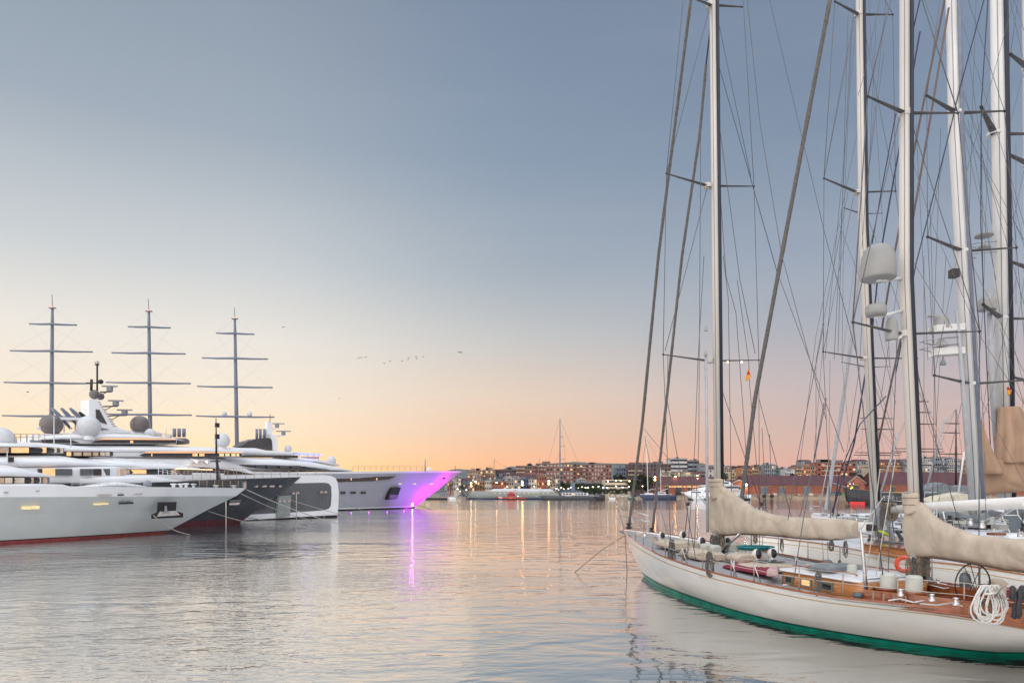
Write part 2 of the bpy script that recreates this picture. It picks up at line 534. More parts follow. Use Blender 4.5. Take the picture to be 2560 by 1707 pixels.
# seabed / land sheet out to the horizon
GROUND = mat('harbour_ground', (0.22, 0.19, 0.16), 0.9, var=0.2, vs=0.05)
mb = MB(); mb.add([(-3000, 457, 1.1), (3000, 457, 1.1), (6000, 9000, 1.1), (-6000, 9000, 1.1)], [(0, 1, 2, 3)])
mb.build('ground', GROUND)['kind'] = 'structure'
STONE = mat('quay_stone', (0.36, 0.28, 0.21), 0.85, var=0.25, vs=0.35, bump=0.05, bs=1.0)
mb = MB()
xr = (1640 - CX) / FP * 455
mb.box(((xr + 900) / 2, 457.5, 0.95), (900 - xr, 6, 2.9))
mb.box(((xr + 900) / 2, 454.2, 2.35), (900 - xr, 0.5, 0.3))
mb.build('quay', STONE)['kind'] = 'structure'
mb = MB()
mb.box(((-700 + xr) / 2, 458.5, 0.3), (700 + xr - 0.3, 6, 2.0))
mb.build('promenade_quay', STONE)['kind'] = 'structure'

# hills
HILL = mat('wooded_hill', (0.10, 0.12, 0.12), 0.95, var=0.3, vs=0.01)
def hill(pts, Y, dep):
    mb = MB(); ridge = []; front = []; back = []
    rnd = random.Random(int(Y))
    P = []
    for i in range(len(pts) - 1):
        for j in range(10):
            f = j / 10
            x = pts[i][0] + (pts[i + 1][0] - pts[i][0]) * f; y = pts[i][1] + (pts[i + 1][1] - pts[i][1]) * (f * f * (3 - 2 * f))
            P.append((x, y + rnd.uniform(-.5, .5)))
    P.append(pts[-1])
    for x, y in P:
        p = U(x, y, Y); ridge.append(p)
        front.append(Vector((p.x * 0.97, Y - dep, 1.0))); back.append(Vector((p.x * 1.03, Y + dep, 1.0)))
    n = len(P)
    mb.add(front + ridge + back, [(i, i + 1, n + i + 1, n + i) for i in range(n - 1)] + [(n + i, n + i + 1, 2 * n + i + 1, 2 * n + i) for i in range(n - 1)], True)
    mb.build('hills', HILL)['kind'] = 'structure'
hill([(900, 1195), (1080, 1182), (1145, 1172), (1200, 1175), (1255, 1172), (1278, 1165), (1300, 1168), (1370, 1158), (1440, 1154), (1480, 1156), (1530, 1158), (1600, 1160), (1700, 1157), (1800, 1163), (1860, 1165), (2000, 1170), (2300, 1150), (2600, 1160)], 6500, 1500)

# ================================================================ town buildings
def bmat(name, c, var=0.12):
    return mat(name, c, 0.85, var=var, vs=0.15)
BRICK = bmat('brown_brick', (0.27, 0.145, 0.12)); BRICKD = bmat('dark_brown_brick', (0.15, 0.10, 0.10)); BRICKR = bmat('red_brick', (0.36, 0.12, 0.075))
TANB = bmat('tan_render', (0.42, 0.27, 0.18)); CREAM = bmat('cream_render', (0.55, 0.47, 0.35)); WHB = bmat('white_render', (0.55, 0.54, 0.55))
GREYB = bmat('grey_render', (0.26, 0.28, 0.31)); SLATE = bmat('slate_blue_render', (0.16, 0.20, 0.26)); BLUEB = bmat('blue_cladding', (0.07, 0.13, 0.28))
PINKB = bmat('pink_render', (0.42, 0.24, 0.22)); ORB = bmat('orange_render', (0.46, 0.22, 0.12)); ROOFR = mat('maroon_roof_tiles', (0.10, 0.035, 0.042), 0.8, var=0.2, vs=0.6)
ROOFG = mat('grey_flat_roof', (0.2, 0.19, 0.19), 0.9); WALLW = bmat('light_stucco', (0.6, 0.56, 0.5)); GREENB = bmat('green_render', (0.10, 0.24, 0.18))
WIND = mat('far_window_glass', (0.02, 0.022, 0.03), 0.5, spec=.15, var=0.4, vs=0.3)
WINL = mat('far_lit_window', (0.6, 0.4, 0.2), 0.3, emit=(1.0, 0.62, 0.25), es=0.8, var=0.0)
FRAME = mat('pale_window_frame', (0.5, 0.47, 0.43), 0.7)
def win_src(nm, m, w, h):
    mb = MB(); mb.add([(-w / 2, 0, -h / 2), (w / 2, 0, -h / 2), (w / 2, 0, h / 2), (-w / 2, 0, h / 2), (-w / 2, .25, -h / 2), (w / 2, .25, -h / 2), (w / 2, .25, h / 2), (-w / 2, .25, h / 2)],
                      [(0, 1, 2, 3), (0, 4, 5, 1), (1, 5, 6, 2), (2, 6, 7, 3), (3, 7, 4, 0)])
    me = bpy.data.meshes.new(nm); me.from_pydata([tuple(v) for v in mb.v], [], mb.f); me.materials.append(m); return me
WM = {'d': win_src('window', WIND, 1.0, 1.0), 'l': win_src('window', WINL, 1.0, 1.0), 'c': win_src('window', FRAME, 1.0, 1.0)}
def put_mesh(me, name, root, wloc, sc_=(1, 1, 1), rz=0.0):
    o = bpy.data.objects.new(name, me); col.objects.link(o); o.parent = root
    inv = ROOTM[root.name]; o.location = inv @ Vector(wloc); o.scale = sc_
    o.rotation_euler = (0, 0, rz + math.atan2(inv[1][0], inv[0][0]))
    ROOTM[o.name] = inv
    return o
def building(name, label, x0, x1, ytop, Y, m, storeys, cols, dep=16, lit=0.08, kind='grid', group='town buildings behind the harbour', roof=None, cat='building', bal=None, frames=0.0, parapet=True, top=None):
    rnd = random.Random(int(x0 * 13 + ytop))
    a, b = U(x0, ytop, Y), U(x1, ytop, Y)
    z1 = a.z; W = b.x - a.x; cx = (a.x + b.x) / 2; z0 = 1.1
    root = thing(name, label, cat, (cx, Y + dep / 2, z0), 0, group)
    mb = MB(); mb.box((cx, Y + dep / 2, (z0 + z1) / 2), (W, dep, z1 - z0)); mb.build('wall', m, root)
    if roof == 'pitch':
        mb = MB(); rh = min(3.0, W * .18)
        mb.prism([(a.x - .4, Y - .5, z1), (a.x - .4, Y + dep + .5, z1), (a.x - .4, Y + dep / 2, z1 + rh)], (W + .8, 0, 0)); mb.build('roof', ROOFR, root)
    elif parapet:
        mb = MB(); mb.box((cx, Y + dep / 2, z1 + .25), (W + .5, dep + .5, .5))
        rf = mb.build('roof', roof or ROOFG, root)
        for k in range(rnd.randint(1, 3)):
            mb = MB(); w = rnd.uniform(.12, .3) * W; hh = rnd.uniform(1.2, 2.6)
            mb.box((cx + rnd.uniform(-.3, .3) * W, Y + dep / 2, z1 + .5 + hh / 2), (w, 5, hh)); mb.build('roof_housing', m if rnd.random() < .6 else ROOFG, root)
        if rnd.random() < .7:
            mb = MB(); q = cx + rnd.uniform(-.4, .4) * W; mb.tube([(q, Y + 4, z1), (q, Y + 4, z1 + 4)], .06, 4); mb.build('antenna', BLACK, root)
    fh = (z1 - z0) / storeys if storeys else 3
    if storeys and cols:
        cw = W / cols
        vis = [st for st in range(storeys) if (z0 + (st + .5) * fh) > 4.5]
        tot = len(vis) * cols
        if bal:
            i0, i1 = bal
            for st in vis:
                zz = z0 + (st + .35) * fh
                mb = MB(); xa, xb = a.x + i0 * cw, a.x + i1 * cw
                mb.box(((xa + xb) / 2, Y - .7, zz), (xb - xa - .4, 1.4, .9)); mb.build('balcony', CREAM if rnd.random() < .7 else m, root)
        for st in vis:
            for c in range(cols):
                z = z0 + (st + .58) * fh; x = a.x + (c + .5) * cw
                q = rnd.random()
                kd = 'l' if q < lit else ('c' if q < lit + frames else 'd')
                if kind == 'band':
                    put_mesh(WM[kd], 'window', root, (x, Y - .12, z), (cw * .96, 1, fh * .42))
                else:
                    put_mesh(WM[kd], 'window', root, (x, Y - .12, z), (min(cw * .5, 1.6), 1, min(fh * .5, 1.6)))
    return root
GA = 'apartment blocks behind the harbour'
building('apartment_block', 'small tan apartment block with lit balconies, first right of the magenta bow', 1169, 1207, 1177, 640, TANB, 6, 6, lit=.25, group=GA, bal=(0, 4))
building('apartment_block', 'tan balconied apartment wing joined to a dark brown block', 1208, 1238, 1175, 645, TANB, 6, 5, lit=.25, group=GA, bal=(0, 5))
building('apartment_block', 'long dark brown low apartment block between the tan wing and brick towers', 1238, 1290, 1174, 650, BRICKD, 6, 9, lit=.05, group=GA)
building('apartment_block', 'narrow brick apartment block left of the larger two, with orange-lit left side', 1290, 1341, 1165, 640, BRICK, 8, 9, lit=.06, group=GA, bal=(0, 4))
building('apartment_block', 'wide brown brick apartment block directly behind the dark sloop mast', 1341, 1441, 1159, 645, BRICK, 8, 12, lit=.05, group=GA, bal=(0, 3), frames=.45)
building('apartment_block', 'broad brown brick apartment block just right of the dark sloop mast', 1442, 1529, 1161, 640, BRICK, 8, 12, lit=.05, group=GA, bal=(0, 3), frames=.45)
building('apartment_block', 'reddish brick apartment block with balconies behind the two furled headsails', 1570, 1678, 1160, 650, BRICKD, 8, 12, lit=.06, group=GA, bal=(0, 4))
building('office_block', 'grey-blue glass office block standing alone behind conifers', 1541, 1570, 1170, 660, SLATE, 7, 5, lit=.02, group=GA)
building('office_tower', 'white office tower striped with long dark window bands', 1676, 1718, 1146, 900, WHB, 9, 6, kind='band', lit=.0, group='office blocks on the skyline', dep=25)
building('office_block', 'grey office block right of the striped white tower', 1720, 1748, 1151, 900, GREYB, 8, 5, kind='band', lit=.02, group='office blocks on the skyline')
building('office_block', 'small grey flat-topped block beside the tall cream mast', 1750, 1766, 1160, 880, GREYB, 6, 3, group='office blocks on the skyline')
row = [  # low houses along the promenade
 ('pink three storey house half hidden by the magenta bow', 1118, 1133, 1206, PINKB, 3, 3), ('pale pink house beside dark palm crowns', 1134, 1152, 1204, WALLW, 3, 3),
 ('slate grey terrace house near the palms', 1153, 1168, 1208, SLATE, 2, 3), ('tan low house under the first tan apartments', 1169, 1186, 1207, TANB, 3, 3),
 ('brownish orange house left of the red fronted one', 1187, 1211, 1203, ORB, 3, 4), ('white and pink house with small balconies', 1212, 1229, 1201, WALLW, 3, 4),
 ('red plastered house behind the schooner foremast', 1230, 1266, 1203, BRICKR, 3, 5), ('cream narrow house left of the blue building', 1267, 1284, 1203, CREAM, 3, 3),
 ('light steel grey building end beside the blue facade', 1285, 1302, 1197, GREYB, 3, 2), ('deep blue clad building on the waterfront', 1302, 1322, 1196, BLUEB, 3, 3),
 ('white three storey house with pink framed windows', 1322, 1342, 1198, WALLW, 4, 3), ('rust red brick house right of the white one', 1342, 1366, 1191, BRICKR, 4, 4),
 ('cream corner house behind the orange street lamp', 1376, 1388, 1208, CREAM, 3, 2), ('white flat-roofed house left of the dark sloop mast', 1388, 1400, 1196, WALLW, 3, 2)]
for (lb, x0, x1, yt, m, st, cc) in row:
    building('town_house', lb, x0, x1, yt, 505 + random.uniform(-4, 4), m, st, cc, dep=12, lit=.22, group='houses along the promenade')
building('event_hall', 'floodlit cream hall with long dark window strips', 1513, 1576, 1199, 500, mat('floodlit_cream', (0.62, 0.55, 0.42), 0.8), 4, 8, kind='band', lit=.0, group='halls on the waterfront', dep=20, parapet=False)
building('glass_pavilion', 'low pale glass pavilion under the brick apartments', 1430, 1512, 1206, 520, GREYB, 3, 12, kind='band', lit=.0, group='halls on the waterfront')
rnd = random.Random(3)
adj = ['pale', 'grey', 'whitish', 'ochre', 'dusty']
# rooftops of the old town between promenade and apartments
mid_row = [
 (1100, 1128, 1198, GREYB, 'grey old-town house above the magenta bow tip'), (1128, 1152, 1196, WALLW, 'whitish old-town house behind the palms'), (1152, 1180, 1199, SLATE, 'slate coloured house behind the tan low house'),
 (1180, 1206, 1197, WHB, 'white rooftop house left of the first schooner mast'), (1206, 1234, 1195, GREYB, 'grey rooftop house crossed by the schooner foremast'), (1234, 1262, 1192, SLATE, 'bluish rooftop house above the red plastered one'),
 (1262, 1300, 1190, WHB, 'white rooftop house above the cream narrow one'), (1300, 1342, 1192, GREYB, 'grey rooftop terrace above the white three storey house'),
 (1655, 1690, 1182, CREAM, 'cream house under the striped tower'), (1690, 1730, 1180, CREAM, 'second cream house right of the striped tower foot'), (1730, 1768, 1184, WHB, 'white house left of the cream mast foot'),
 (1800, 1852, 1173, CREAM, 'cream arcaded house right of the cream mast'), (1853, 1880, 1167, ORB, 'orange flats behind the thick furled headsail'), (1880, 1908, 1168, TANB, 'tan flats with lit windows above the brick shed'),
 (1908, 1940, 1163, GREYB, 'plain grey block above the brick shed'), (1940, 1962, 1176, GREENB, 'low house with green front'), (1962, 1988, 1172, WHB, 'pale blue-white cottage row end'),
 (1988, 2042, 1166, ORB, 'orange terrace block with dark right side'), (2006, 2028, 1152, GREYB, 'grey windowless tower block on the skyline'),
 (2143, 2170, 1152, GREYB, 'grey corner block right of the brick balconied flats'), (2176, 2192, 1160, CREAM, 'narrow cream house between masts'),
 (2196, 2258, 1155, ORB, 'golden orange flats with white balconies'), (2262, 2300, 1148, GREYB, 'grey flats behind the mizzen mast'), (2302, 2330, 1146, WHB, 'white terrace houses on the right hill'),
 (2332, 2366, 1143, GREYB, 'dim grey flats on the right hill'), (2368, 2400, 1148, WHB, 'white block left of the twin masts'), (2402, 2450, 1152, TANB, 'tan block partly behind the tan sail'), (2450, 2560, 1165, BRICK, 'brown block at the right margin')]
for (x0, x1, yt, m, lb) in mid_row:
    building('town_house', lb, x0, x1, yt, 560 + rnd.uniform(-14, 20) + (60 if yt < 1156 else 0), m, 8, max(3, int((x1 - x0) / 5)), dep=14, lit=.08, bal=((0, 3) if m in (ORB, TANB, WHB) and x1 - x0 > 26 else None), frames=.15, group='old town houses', roof=('pitch' if rnd.random() < .35 else None))
building('apartment_block', 'salmon brick flats with white balconies behind the leaning grey headsail', 2043, 2140, 1156, 560, BRICKR, 7, 10, lit=.08, group=GA, bal=(1, 6), frames=.2)
# skyline filler houses, all separate
for k in range(24):
    x0 = 1768 + k * 32 + rnd.uniform(-5, 5); w = rnd.uniform(16, 30)
    m = rnd.choice([GREYB, WALLW, TANB, CREAM, PINKB, ROOFR, ORB, WHB])
    nm = {GREYB: 'grey', WALLW: 'light', TANB: 'tan', CREAM: 'cream', PINKB: 'pink', ROOFR: 'maroon', ORB: 'orange', WHB: 'white'}[m]
    building('town_house', 'small %s upper-town house %s, over the roofs near %s' % (nm, ['with flat top', 'with aerial', 'with tiled top', 'slightly taller'][k % 4], ['the cream mast', 'the thick headsail', 'the orange terrace', 'the brick flats', 'the golden flats', 'the white terraces', 'the tan sail', 'the right margin'][min(7, int((x0 - 1768) / 96))]),
             x0, x0 + w, 1172 - (x0 - 1768) * .03 + rnd.uniform(-5, 3), 690 + rnd.uniform(-20, 20), m, 6, 3, dep=12, lit=.12, group='small houses of the upper town', roof=('pitch' if k % 3 == 0 else None))

# brick harbour sheds with maroon roofs
def shed(label, x0, x1, Y, eave_y, ridge_y, openings, sign=None, gable_front=False, dep=34):
    a, b = U(x0, eave_y, Y), U(x1, eave_y, Y)
    zr = U(x0, ridge_y, Y + dep / 2).z; ze = a.z; cx = (a.x + b.x) / 2; W = b.x - a.x
    root = thing('harbour_shed', label, 'shed', (cx, Y + dep / 2, 1.1), 0, 'brick harbour sheds')
    mb = MB(); mb.box((cx, Y + dep / 2, (1.1 + ze) / 2), (W, dep, ze - 1.1)); mb.build('wall', BRICKR if 'BRICKS' not in MATS else BRICKR, root)
    mb = MB()
    if gable_front:
        mb.prism([(a.x - .8, Y - .8, ze), (b.x + .8, Y - .8, ze), (cx, Y - .8, zr)], (0, dep + 1.6, 0))
        mb.build('roof', ROOFR, root)
        mb = MB(); mb.prism([(a.x + .5, Y - 1.0, ze), (b.x - .5, Y - 1.0, ze), (cx, Y - 1.0, zr - .9)], (0, .15, 0)); mb.build('gable', BRICKR, root)
        mb = MB(); mb.tube([(a.x - .6, Y - 1.1, ze), (cx, Y - 1.1, zr - .25), (b.x + .6, Y - 1.1, ze)], .32, 4); mb.build('barge_board', CREAM, root)
    else:
        mb.prism([(a.x - .8, Y - .9, ze), (a.x - .8, Y + dep + .9, ze), (a.x - .8, Y + dep / 2, zr)], (W + 1.6, 0, 0)); mb.build('roof', ROOFR, root)
    mb = MB(); mb.box((cx, Y - .3, ze - .35), (W, .5, .45)); mb.build('cornice', ORB, root)
    for (px, w, kind) in openings:
        p = U(px, 1225, Y)
        mb = MB(); mb.box((p.x, Y - .12, (2.4 + ze - 1.3) / 2), (w, .2, ze - 1.3 - 2.4)); d = mb.build('door', {'d': GLASSD, 'g': SLATE, 'l': LITD}[kind], root)
        mb = MB(); mb.box((p.x, Y - .16, ze - 1.1), (w + .6, .3, .25)); mb.build('lintel', CREAM, d)
    k = x0 + 8
    while k < x1 - 4:
        p = U(k, 1225, Y); mb = MB(); mb.box((p.x, Y - .15, (2.4 + ze - .6) / 2), (.55, .28, ze - .6 - 2.4)); mb.build('pilaster', BRICK, root); k += 21
    return root, Y, ze
sh, Ys, ze = shed('long brick shed with lit lettering on its front', 1655, 1822, 472, 1211, 1191, [(1667, 3, 'd'), (1696, 4, 'd'), (1725, 3, 'd'), (1755, 3, 'd'), (1790, 4, 'd')])
fc = bpy.data.curves.new('sign_lettering', 'FONT'); fc.body = 'ESTACI\u00d3 MAR\u00cdTIMA TARRAGONA'; fc.size = 1.9; fc.extrude = .06; fc.align_x = 'CENTER'
fo = bpy.data.objects.new('sign_lettering', fc); tmpm = None
dg = None
col.objects.link(fo); bpy.context.view_layer.update(); dg = bpy.context.evaluated_depsgraph_get()
me = bpy.data.meshes.new_from_object(fo.evaluated_get(dg)); col.objects.unlink(fo); bpy.data.objects.remove(fo)
me.materials.clear(); me.materials.append(glow('lit_lettering', (1.0, 0.62, 0.3), 1.3))
so = bpy.data.objects.new('sign_lettering', me); col.objects.link(so)
xs = [v.co.x for v in me.vertices]; wid = max(xs) - min(xs)
a, b = U(1671, 1211, Ys - .6), U(1746, 1211, Ys - .6)
so.parent = sh; inv = ROOTM[sh.name]; so.location = inv @ Vector(((a.x + b.x) / 2, Ys - .75, ze - 1.9)); so.rotation_euler = (R(90), 0, 0)
so.scale = ((b.x - a.x) / wid,) * 2 + (1,)
shed('gable-ended brick shed with curved pale trim behind the white motor yacht', 1823, 1870, 470, 1212, 1199, [(1846, 3, 'd')], gable_front=True, dep=26)
shed('longest brick shed with grey doors along the open quay', 1871, 2118, 472, 1213, 1188, [(1910, 4.2, 'g'), (1955, 4.2, 'g'), (2018, 4.5, 'g'), (2068, 4, 'd')])
shed('brick shed with a lit gable end above the black bow', 2119, 2162, 470, 1208, 1190, [(2140, 3, 'd')], gable_front=True, dep=26)
shed('brick shed with tall maroon roof behind the mizzen mast', 2205, 2440, 480, 1212, 1180, [(2230, 4, 'd'), (2340, 4, 'd')])
shed('brick shed end at the right margin behind the tan sail', 2441, 2600, 482, 1212, 1186, [])

# ---------------------------------------------------------------- trees
LEAF = mat('tree_leaves', (0.045, 0.065, 0.028), 0.8, var=0.5, vs=1.5); LEAFD = mat('dark_conifer_leaves', (0.025, 0.04, 0.024), 0.8, var=0.5, vs=1.5)
PALM = mat('palm_fronds', (0.05, 0.075, 0.035), 0.8, var=0.4); BARK = mat('bark', (0.10, 0.075, 0.055), 0.9, var=0.3, bump=.02)
def tree_src(kind, seed):
    rnd = random.Random(seed)
    tr, cr = MB(), MB()
    if kind == 'palm':
        tr.tube([(0, 0, 0), (.15, 0, 3.5), (.05, 0, 7)], [.35, .25, .22], 7)
        for k in range(26):
            an = rnd.uniform(0, 6.28); up = rnd.uniform(-.4, 1.1); L = rnd.uniform(2.2, 3.2)
            d = Vector((math.cos(an), math.sin(an), 0)); s = Vector((-d.y, d.x, 0))
            prev = Vector((0.05, 0, 7)); 
            for j in range(5):
                f = (j + 1) / 5; q = Vector((0.05, 0, 7)) + d * L * f + Vector((0, 0, up * L * f * .9 - 2.4 * f * f))
                w = .42 * (1 - f * .8)
                cr.add([prev - s * w, prev + s * w, q + s * w * .7 - Vector((0, 0, .15)), q - s * w * .7 - Vector((0, 0, .15))], [(0, 1, 2, 3)]); prev = q
    else:
        hgt = 8.0; tr.tube([(0, 0, 0), (.1, 0, 2.5), (0, .1, 5)], [.3, .2, .08], 7)
        for k in range(3):
            an = k * 2.1; tr.tube([(.1, 0, 2.3), (math.cos(an) * 1.2, math.sin(an) * 1.2, 4.4)], [.13, .05], 5)
        clumps = []
        for k in range(16):
            if kind == 'conifer':
                z = rnd.uniform(1.2, 9.5); rr = 1.5 * (1 - z / 11) + .2
            else:
                z = rnd.uniform(3, 7.6); rr = 2.4 * math.sqrt(max(.1, 1 - ((z - 5) / 3.2) ** 2))
            an = rnd.uniform(0, 6.28); clumps.append((Vector((math.cos(an) * rr * rnd.uniform(.2, 1), math.sin(an) * rr * rnd.uniform(.2, 1), z)), rnd.uniform(.6, 1.2)))
        for c, r in clumps:
            for k in range(45):
                d = Vector((rnd.gauss(0, 1), rnd.gauss(0, 1), rnd.gauss(0, 1))).normalized() * r * rnd.uniform(.4, 1)
                p = c + d; a = Vector((rnd.uniform(-1, 1), rnd.uniform(-1, 1), rnd.uniform(-1, 1))).normalized() * .28; b = a.orthogonal().normalized() * .2
                cr.add([p - a - b, p + a - b, p + a + b, p - a + b], [(0, 1, 2, 3)])
    def mk(mb_, nm, m):
        me = bpy.data.meshes.new(nm); me.from_pydata([tuple(v) for v in mb_.v], [], mb_.f); me.materials.append(m); return me
    return mk(tr, 'trunk', BARK), mk(cr, 'crown', {'palm': PALM, 'conifer': LEAFD}.get(kind, LEAF))
TS = {k: [tree_src(k, s) for s in range(3)] for k in ('palm', 'conifer', 'broad')}
def tree(kind, label, px, ytop, Y, nm, group, basez=1.6, wide=1.0):
    p = U(px, ytop, Y); hh = p.z - basez
    me_t, me_c = TS[kind][random.randrange(3)]
    root = thing(nm, label, 'tree', (p.x, Y, basez), random.uniform(0, 6.28), group)
    s = hh / {'palm': 8.6, 'conifer': 10.6, 'broad': 8.6}[kind]
    for me, n_ in ((me_t, 'trunk'), (me_c, 'crown')):
        o = bpy.data.objects.new(n_, me); col.objects.link(o); o.parent = root; o.scale = (s * wide, s * wide, s)
for i, (px, yt) in enumerate([(1126, 1206), (1150, 1209), (1159, 1212), (1190, 1206), (1203, 1210), (1316, 1208), (1322, 1212)]):
    tree('palm', ['tall palm nearest the magenta bow', 'palm beside the pale pink house', 'short palm behind the schooner bow', 'palm before the brownish orange house', 'low palm next to the lit lamp', 'palm before the blue building', 'short palm at the white house'][i], px, yt, 478, 'palm_tree', 'palms along the promenade')
for i, px in enumerate([1538, 1545, 1553, 1561]):
    tree('conifer', 'dark conifer number %s from the left before the glass office block' % ['one', 'two', 'three', 'four'][i], px, 1184 + i % 2 * 3, 530, 'conifer_tree', 'conifers before the office block')
where = [(1408, 1203, 'beside the dark sloop mast'), (1418, 1205, 'just right of the dark sloop mast'), (1442, 1207, 'left of the glass pavilion'), (1456, 1206, 'before the glass pavilion'), (1470, 1209, 'mid pavilion'), (1486, 1206, 'right part of the pavilion'), (1500, 1208, 'left of the floodlit hall'),
 (1582, 1196, 'right of the floodlit hall'), (1604, 1182, 'tallest one behind the blue ketch'), (1622, 1190, 'between the two furled headsails'), (1660, 1189, 'left end of the lettered shed'), (1690, 1184, 'behind the middle orange lamp'), (1702, 1188, 'right of the middle orange lamp'), (1722, 1188, 'above the sign lettering'), (1744, 1184, 'behind the double lamp'), (1760, 1186, 'left of the cream mast'), (1800, 1178, 'right of the cream mast'), (1988, 1182, 'over the long shed roof'), (2108, 1184, 'over the roof end of the long shed'), (2140, 1178, 'over the lit gable')]
for px, yt, w in where:
    tree('broad', 'bushy green tree ' + w, px, yt, 500 if px < 1640 else 515, 'street_tree', 'trees behind the quay', wide=1.15)
for k in range(14):
    px = 1400 + k * 12.5
    tree('broad', 'clipped low tree in the promenade row, %s' % ['left end', 'second', 'third', 'fourth', 'fifth', 'sixth', 'seventh', 'eighth', 'ninth', 'tenth', 'eleventh', 'twelfth', 'thirteenth', 'right end'][k], px, 1219, 466, 'clipped_tree', 'clipped trees on the promenade', wide=1.3)

# ---------------------------------------------------------------- street lamps
def lamp(label, px, py, Y, m, r=.5, group='street lamps on the waterfront', heads=1, hy=None):
    p = U(px, py, Y)
    root = thing('street_lamp', label, 'street lamp', (p.x, Y, 1.3), 0, group)
    mb = MB(); mb.tube([(p.x, Y, 1.3), (p.x, Y, p.z)], [.12, .07], 6); mb.build('post', BLACK, root)
    for k in range(heads):
        q = p + Vector((0, -.4, -k * 2.0)); mb = MB(); mb.ball(q, r, 10, sz=.7); mb.build('lamp_head', m, root)
for i, (px, py, m, hd, w) in enumerate([(1306, 1205, LAMPO, 2, 'before the blue building'), (1372, 1202, LAMPO, 2, 'right of the rust red house'), (1637, 1192, LAMPO, 2, 'seen beside the second furled headsail'),
    (1688, 1191, LAMPO, 1, 'above the shed lettering'), (1743, 1189, LAMPW, 2, 'left of the cream mainmast'), (1178, 1207, LAMPW, 2, 'over the tan low house'), (1189, 1204, LAMPW, 1, 'right of the first pair near the palms'), (1242, 1206, LAMPW, 1, 'before the red plastered house')]):
    lamp('tall bright lamp ' + w, px, py, 485, m, .62 if m is LAMPO else .45, heads=hd)
places = ['by the palms', 'left of the schooner', 'behind the schooner cover', 'behind the red boat', 'right of the orange lamp', 'left of the sloop mast', 'right of the sloop mast', 'before the pavilion', 'middle of the pavilion', 'pavilion end', 'left of the floodlit hall', 'before the hall doors', 'right of the hall', 'left of the blue ketch']
for i, (px, py) in enumerate([(1144, 1222), (1166, 1224), (1268, 1217), (1336, 1215), (1391, 1221), (1403, 1219), (1427, 1218), (1446, 1220), (1464, 1219), (1482, 1217), (1496, 1216), (1540, 1215), (1572, 1216), (1606, 1215)]):
    lamp('small globe lamp ' + places[i], px, py, 468, LAMPW, .27, group='globe lamps on the promenade')
for i, (px, py) in enumerate([(1397, 1224), (1409, 1222), (1421, 1221), (1436, 1219), (1455, 1217), (1470, 1218), (1508, 1218), (1518, 1218), (1556, 1217), (1586, 1216), (1150, 1228), (1172, 1229)]):
    lamp('tiny cool globe lamp, %s along the promenade' % ['first', 'second', 'third', 'fourth', 'fifth', 'sixth', 'seventh', 'eighth', 'ninth', 'tenth', 'one left of the schooner', 'one under the schooner bow'][i], px, py, 462, LAMPC, .2, group='cool globe lamps')
for i, (px, py) in enumerate([(1520, 1203), (1540, 1201), (1552, 1201), (1574, 1202)]):
    p = U(px, py, 498); root = thing('floodlight', 'floodlight on the hall roof edge, %s from the left' % ['first', 'second', 'third', 'fourth'][i], 'floodlight', (p.x, p.y, p.z - .3), 0, 'floodlights of the cream hall')
    mb = MB(); mb.tube([(p.x, 500, p.z - .8), (p.x, 498.2, p.z)], .06, 5); mb.build('bracket', BLACK, root)
    mb = MB(); mb.ball(p, .3, 8); mb.build('lamp_head', LAMPW, root)
p = U(1866, 1212, 468); 
root = thing('wall_lamp', 'violet-white lamp at the gable shed corner', 'lamp', p); mb = MB(); mb.ball(p, .4, 8); mb.build('lamp_head', LAMPC, root); mb = MB(); mb.tube([p, p + Vector((0, 3, 0))], .08, 5); mb.build('bracket', BLACK, root)
lp = bpy.data.lights.new('gable_glow', 'POINT'); lp.energy = 1800; lp.color = (1, .6, .25); lp.shadow_soft_size = .4
lo = bpy.data.objects.new('gable_glow', lp); lo.location = (p.x - .5, p.y + .4, p.z); col.objects.link(lo); lo.parent = root; lo.matrix_parent_inverse = ROOTM[root.name]

# quay furniture: bins, boxes, cars, fenders
def quaybox(label, px, Y, w, h, m, name='quay_cabinet', cat='cabinet', group=None):
    p = U(px, 1235, Y); root = thing(name, label, cat, (p.x, Y, 2.4), 0, group)
    mb = MB(); mb.box((p.x, Y, 2.4 + h / 2), (w, 1.5, h)); mb.build('body', m, root)
    mb = MB(); mb.box((p.x, Y, 2.4 + h + .06), (w + .2, 1.7, .12)); mb.build('lid', GREYB, root)
quaybox('pale square cabinet near the thick headsail foot', 1937, 457, 2.0, 1.6, WALLW, group='cabinets on the quay')
quaybox('pale square cabinet right of the grey shed door', 2027, 457, 2.2, 1.5, WALLW, group='cabinets on the quay')
def container(label, px, m):
    p = U(px, 1235, 459); root = thing('shipping_container', label, 'container', (p.x, 459, 2.4), 0, 'containers by the shed')
    mb = MB(); mb.box((p.x, 459, 3.7), (3.8, 2.4, 2.6)); mb.build('body', m, root)
    for k in range(7):
        mb = MB(); mb.box((p.x - 1.6 + k * .53, 457.75, 3.7), (.12, .12, 2.4)); mb.build('rib', NAVY, root)
container('slate container at the long shed end', 2082, SLATE); container('dark blue container beside the slate one', 2094, NAVY)
quaybox('bright green bin right of the containers', 2108, 457, 1.2, 1.5, mat('bright_green', (0.05, 0.35, 0.05), .6), 'waste_bin', 'bin')
for i, px in enumerate((1911, 1930)):
    p = U(px, 1240, 453.5); mb = MB()
    mb.revolve((p.x, 453.6, 2.0), [(.45, -.5), (1.15, -.45), (1.2, 0), (1.15, .45), (.45, .5), (.45, -.5)], 18, (0, 1, 0))
    tag(mb.build('tyre_fender', RUBBER), 'black tyre fender on the quay wall, %s one' % ('left' if i == 0 else 'right'), 'fender', 'tyre fenders on the quay wall')
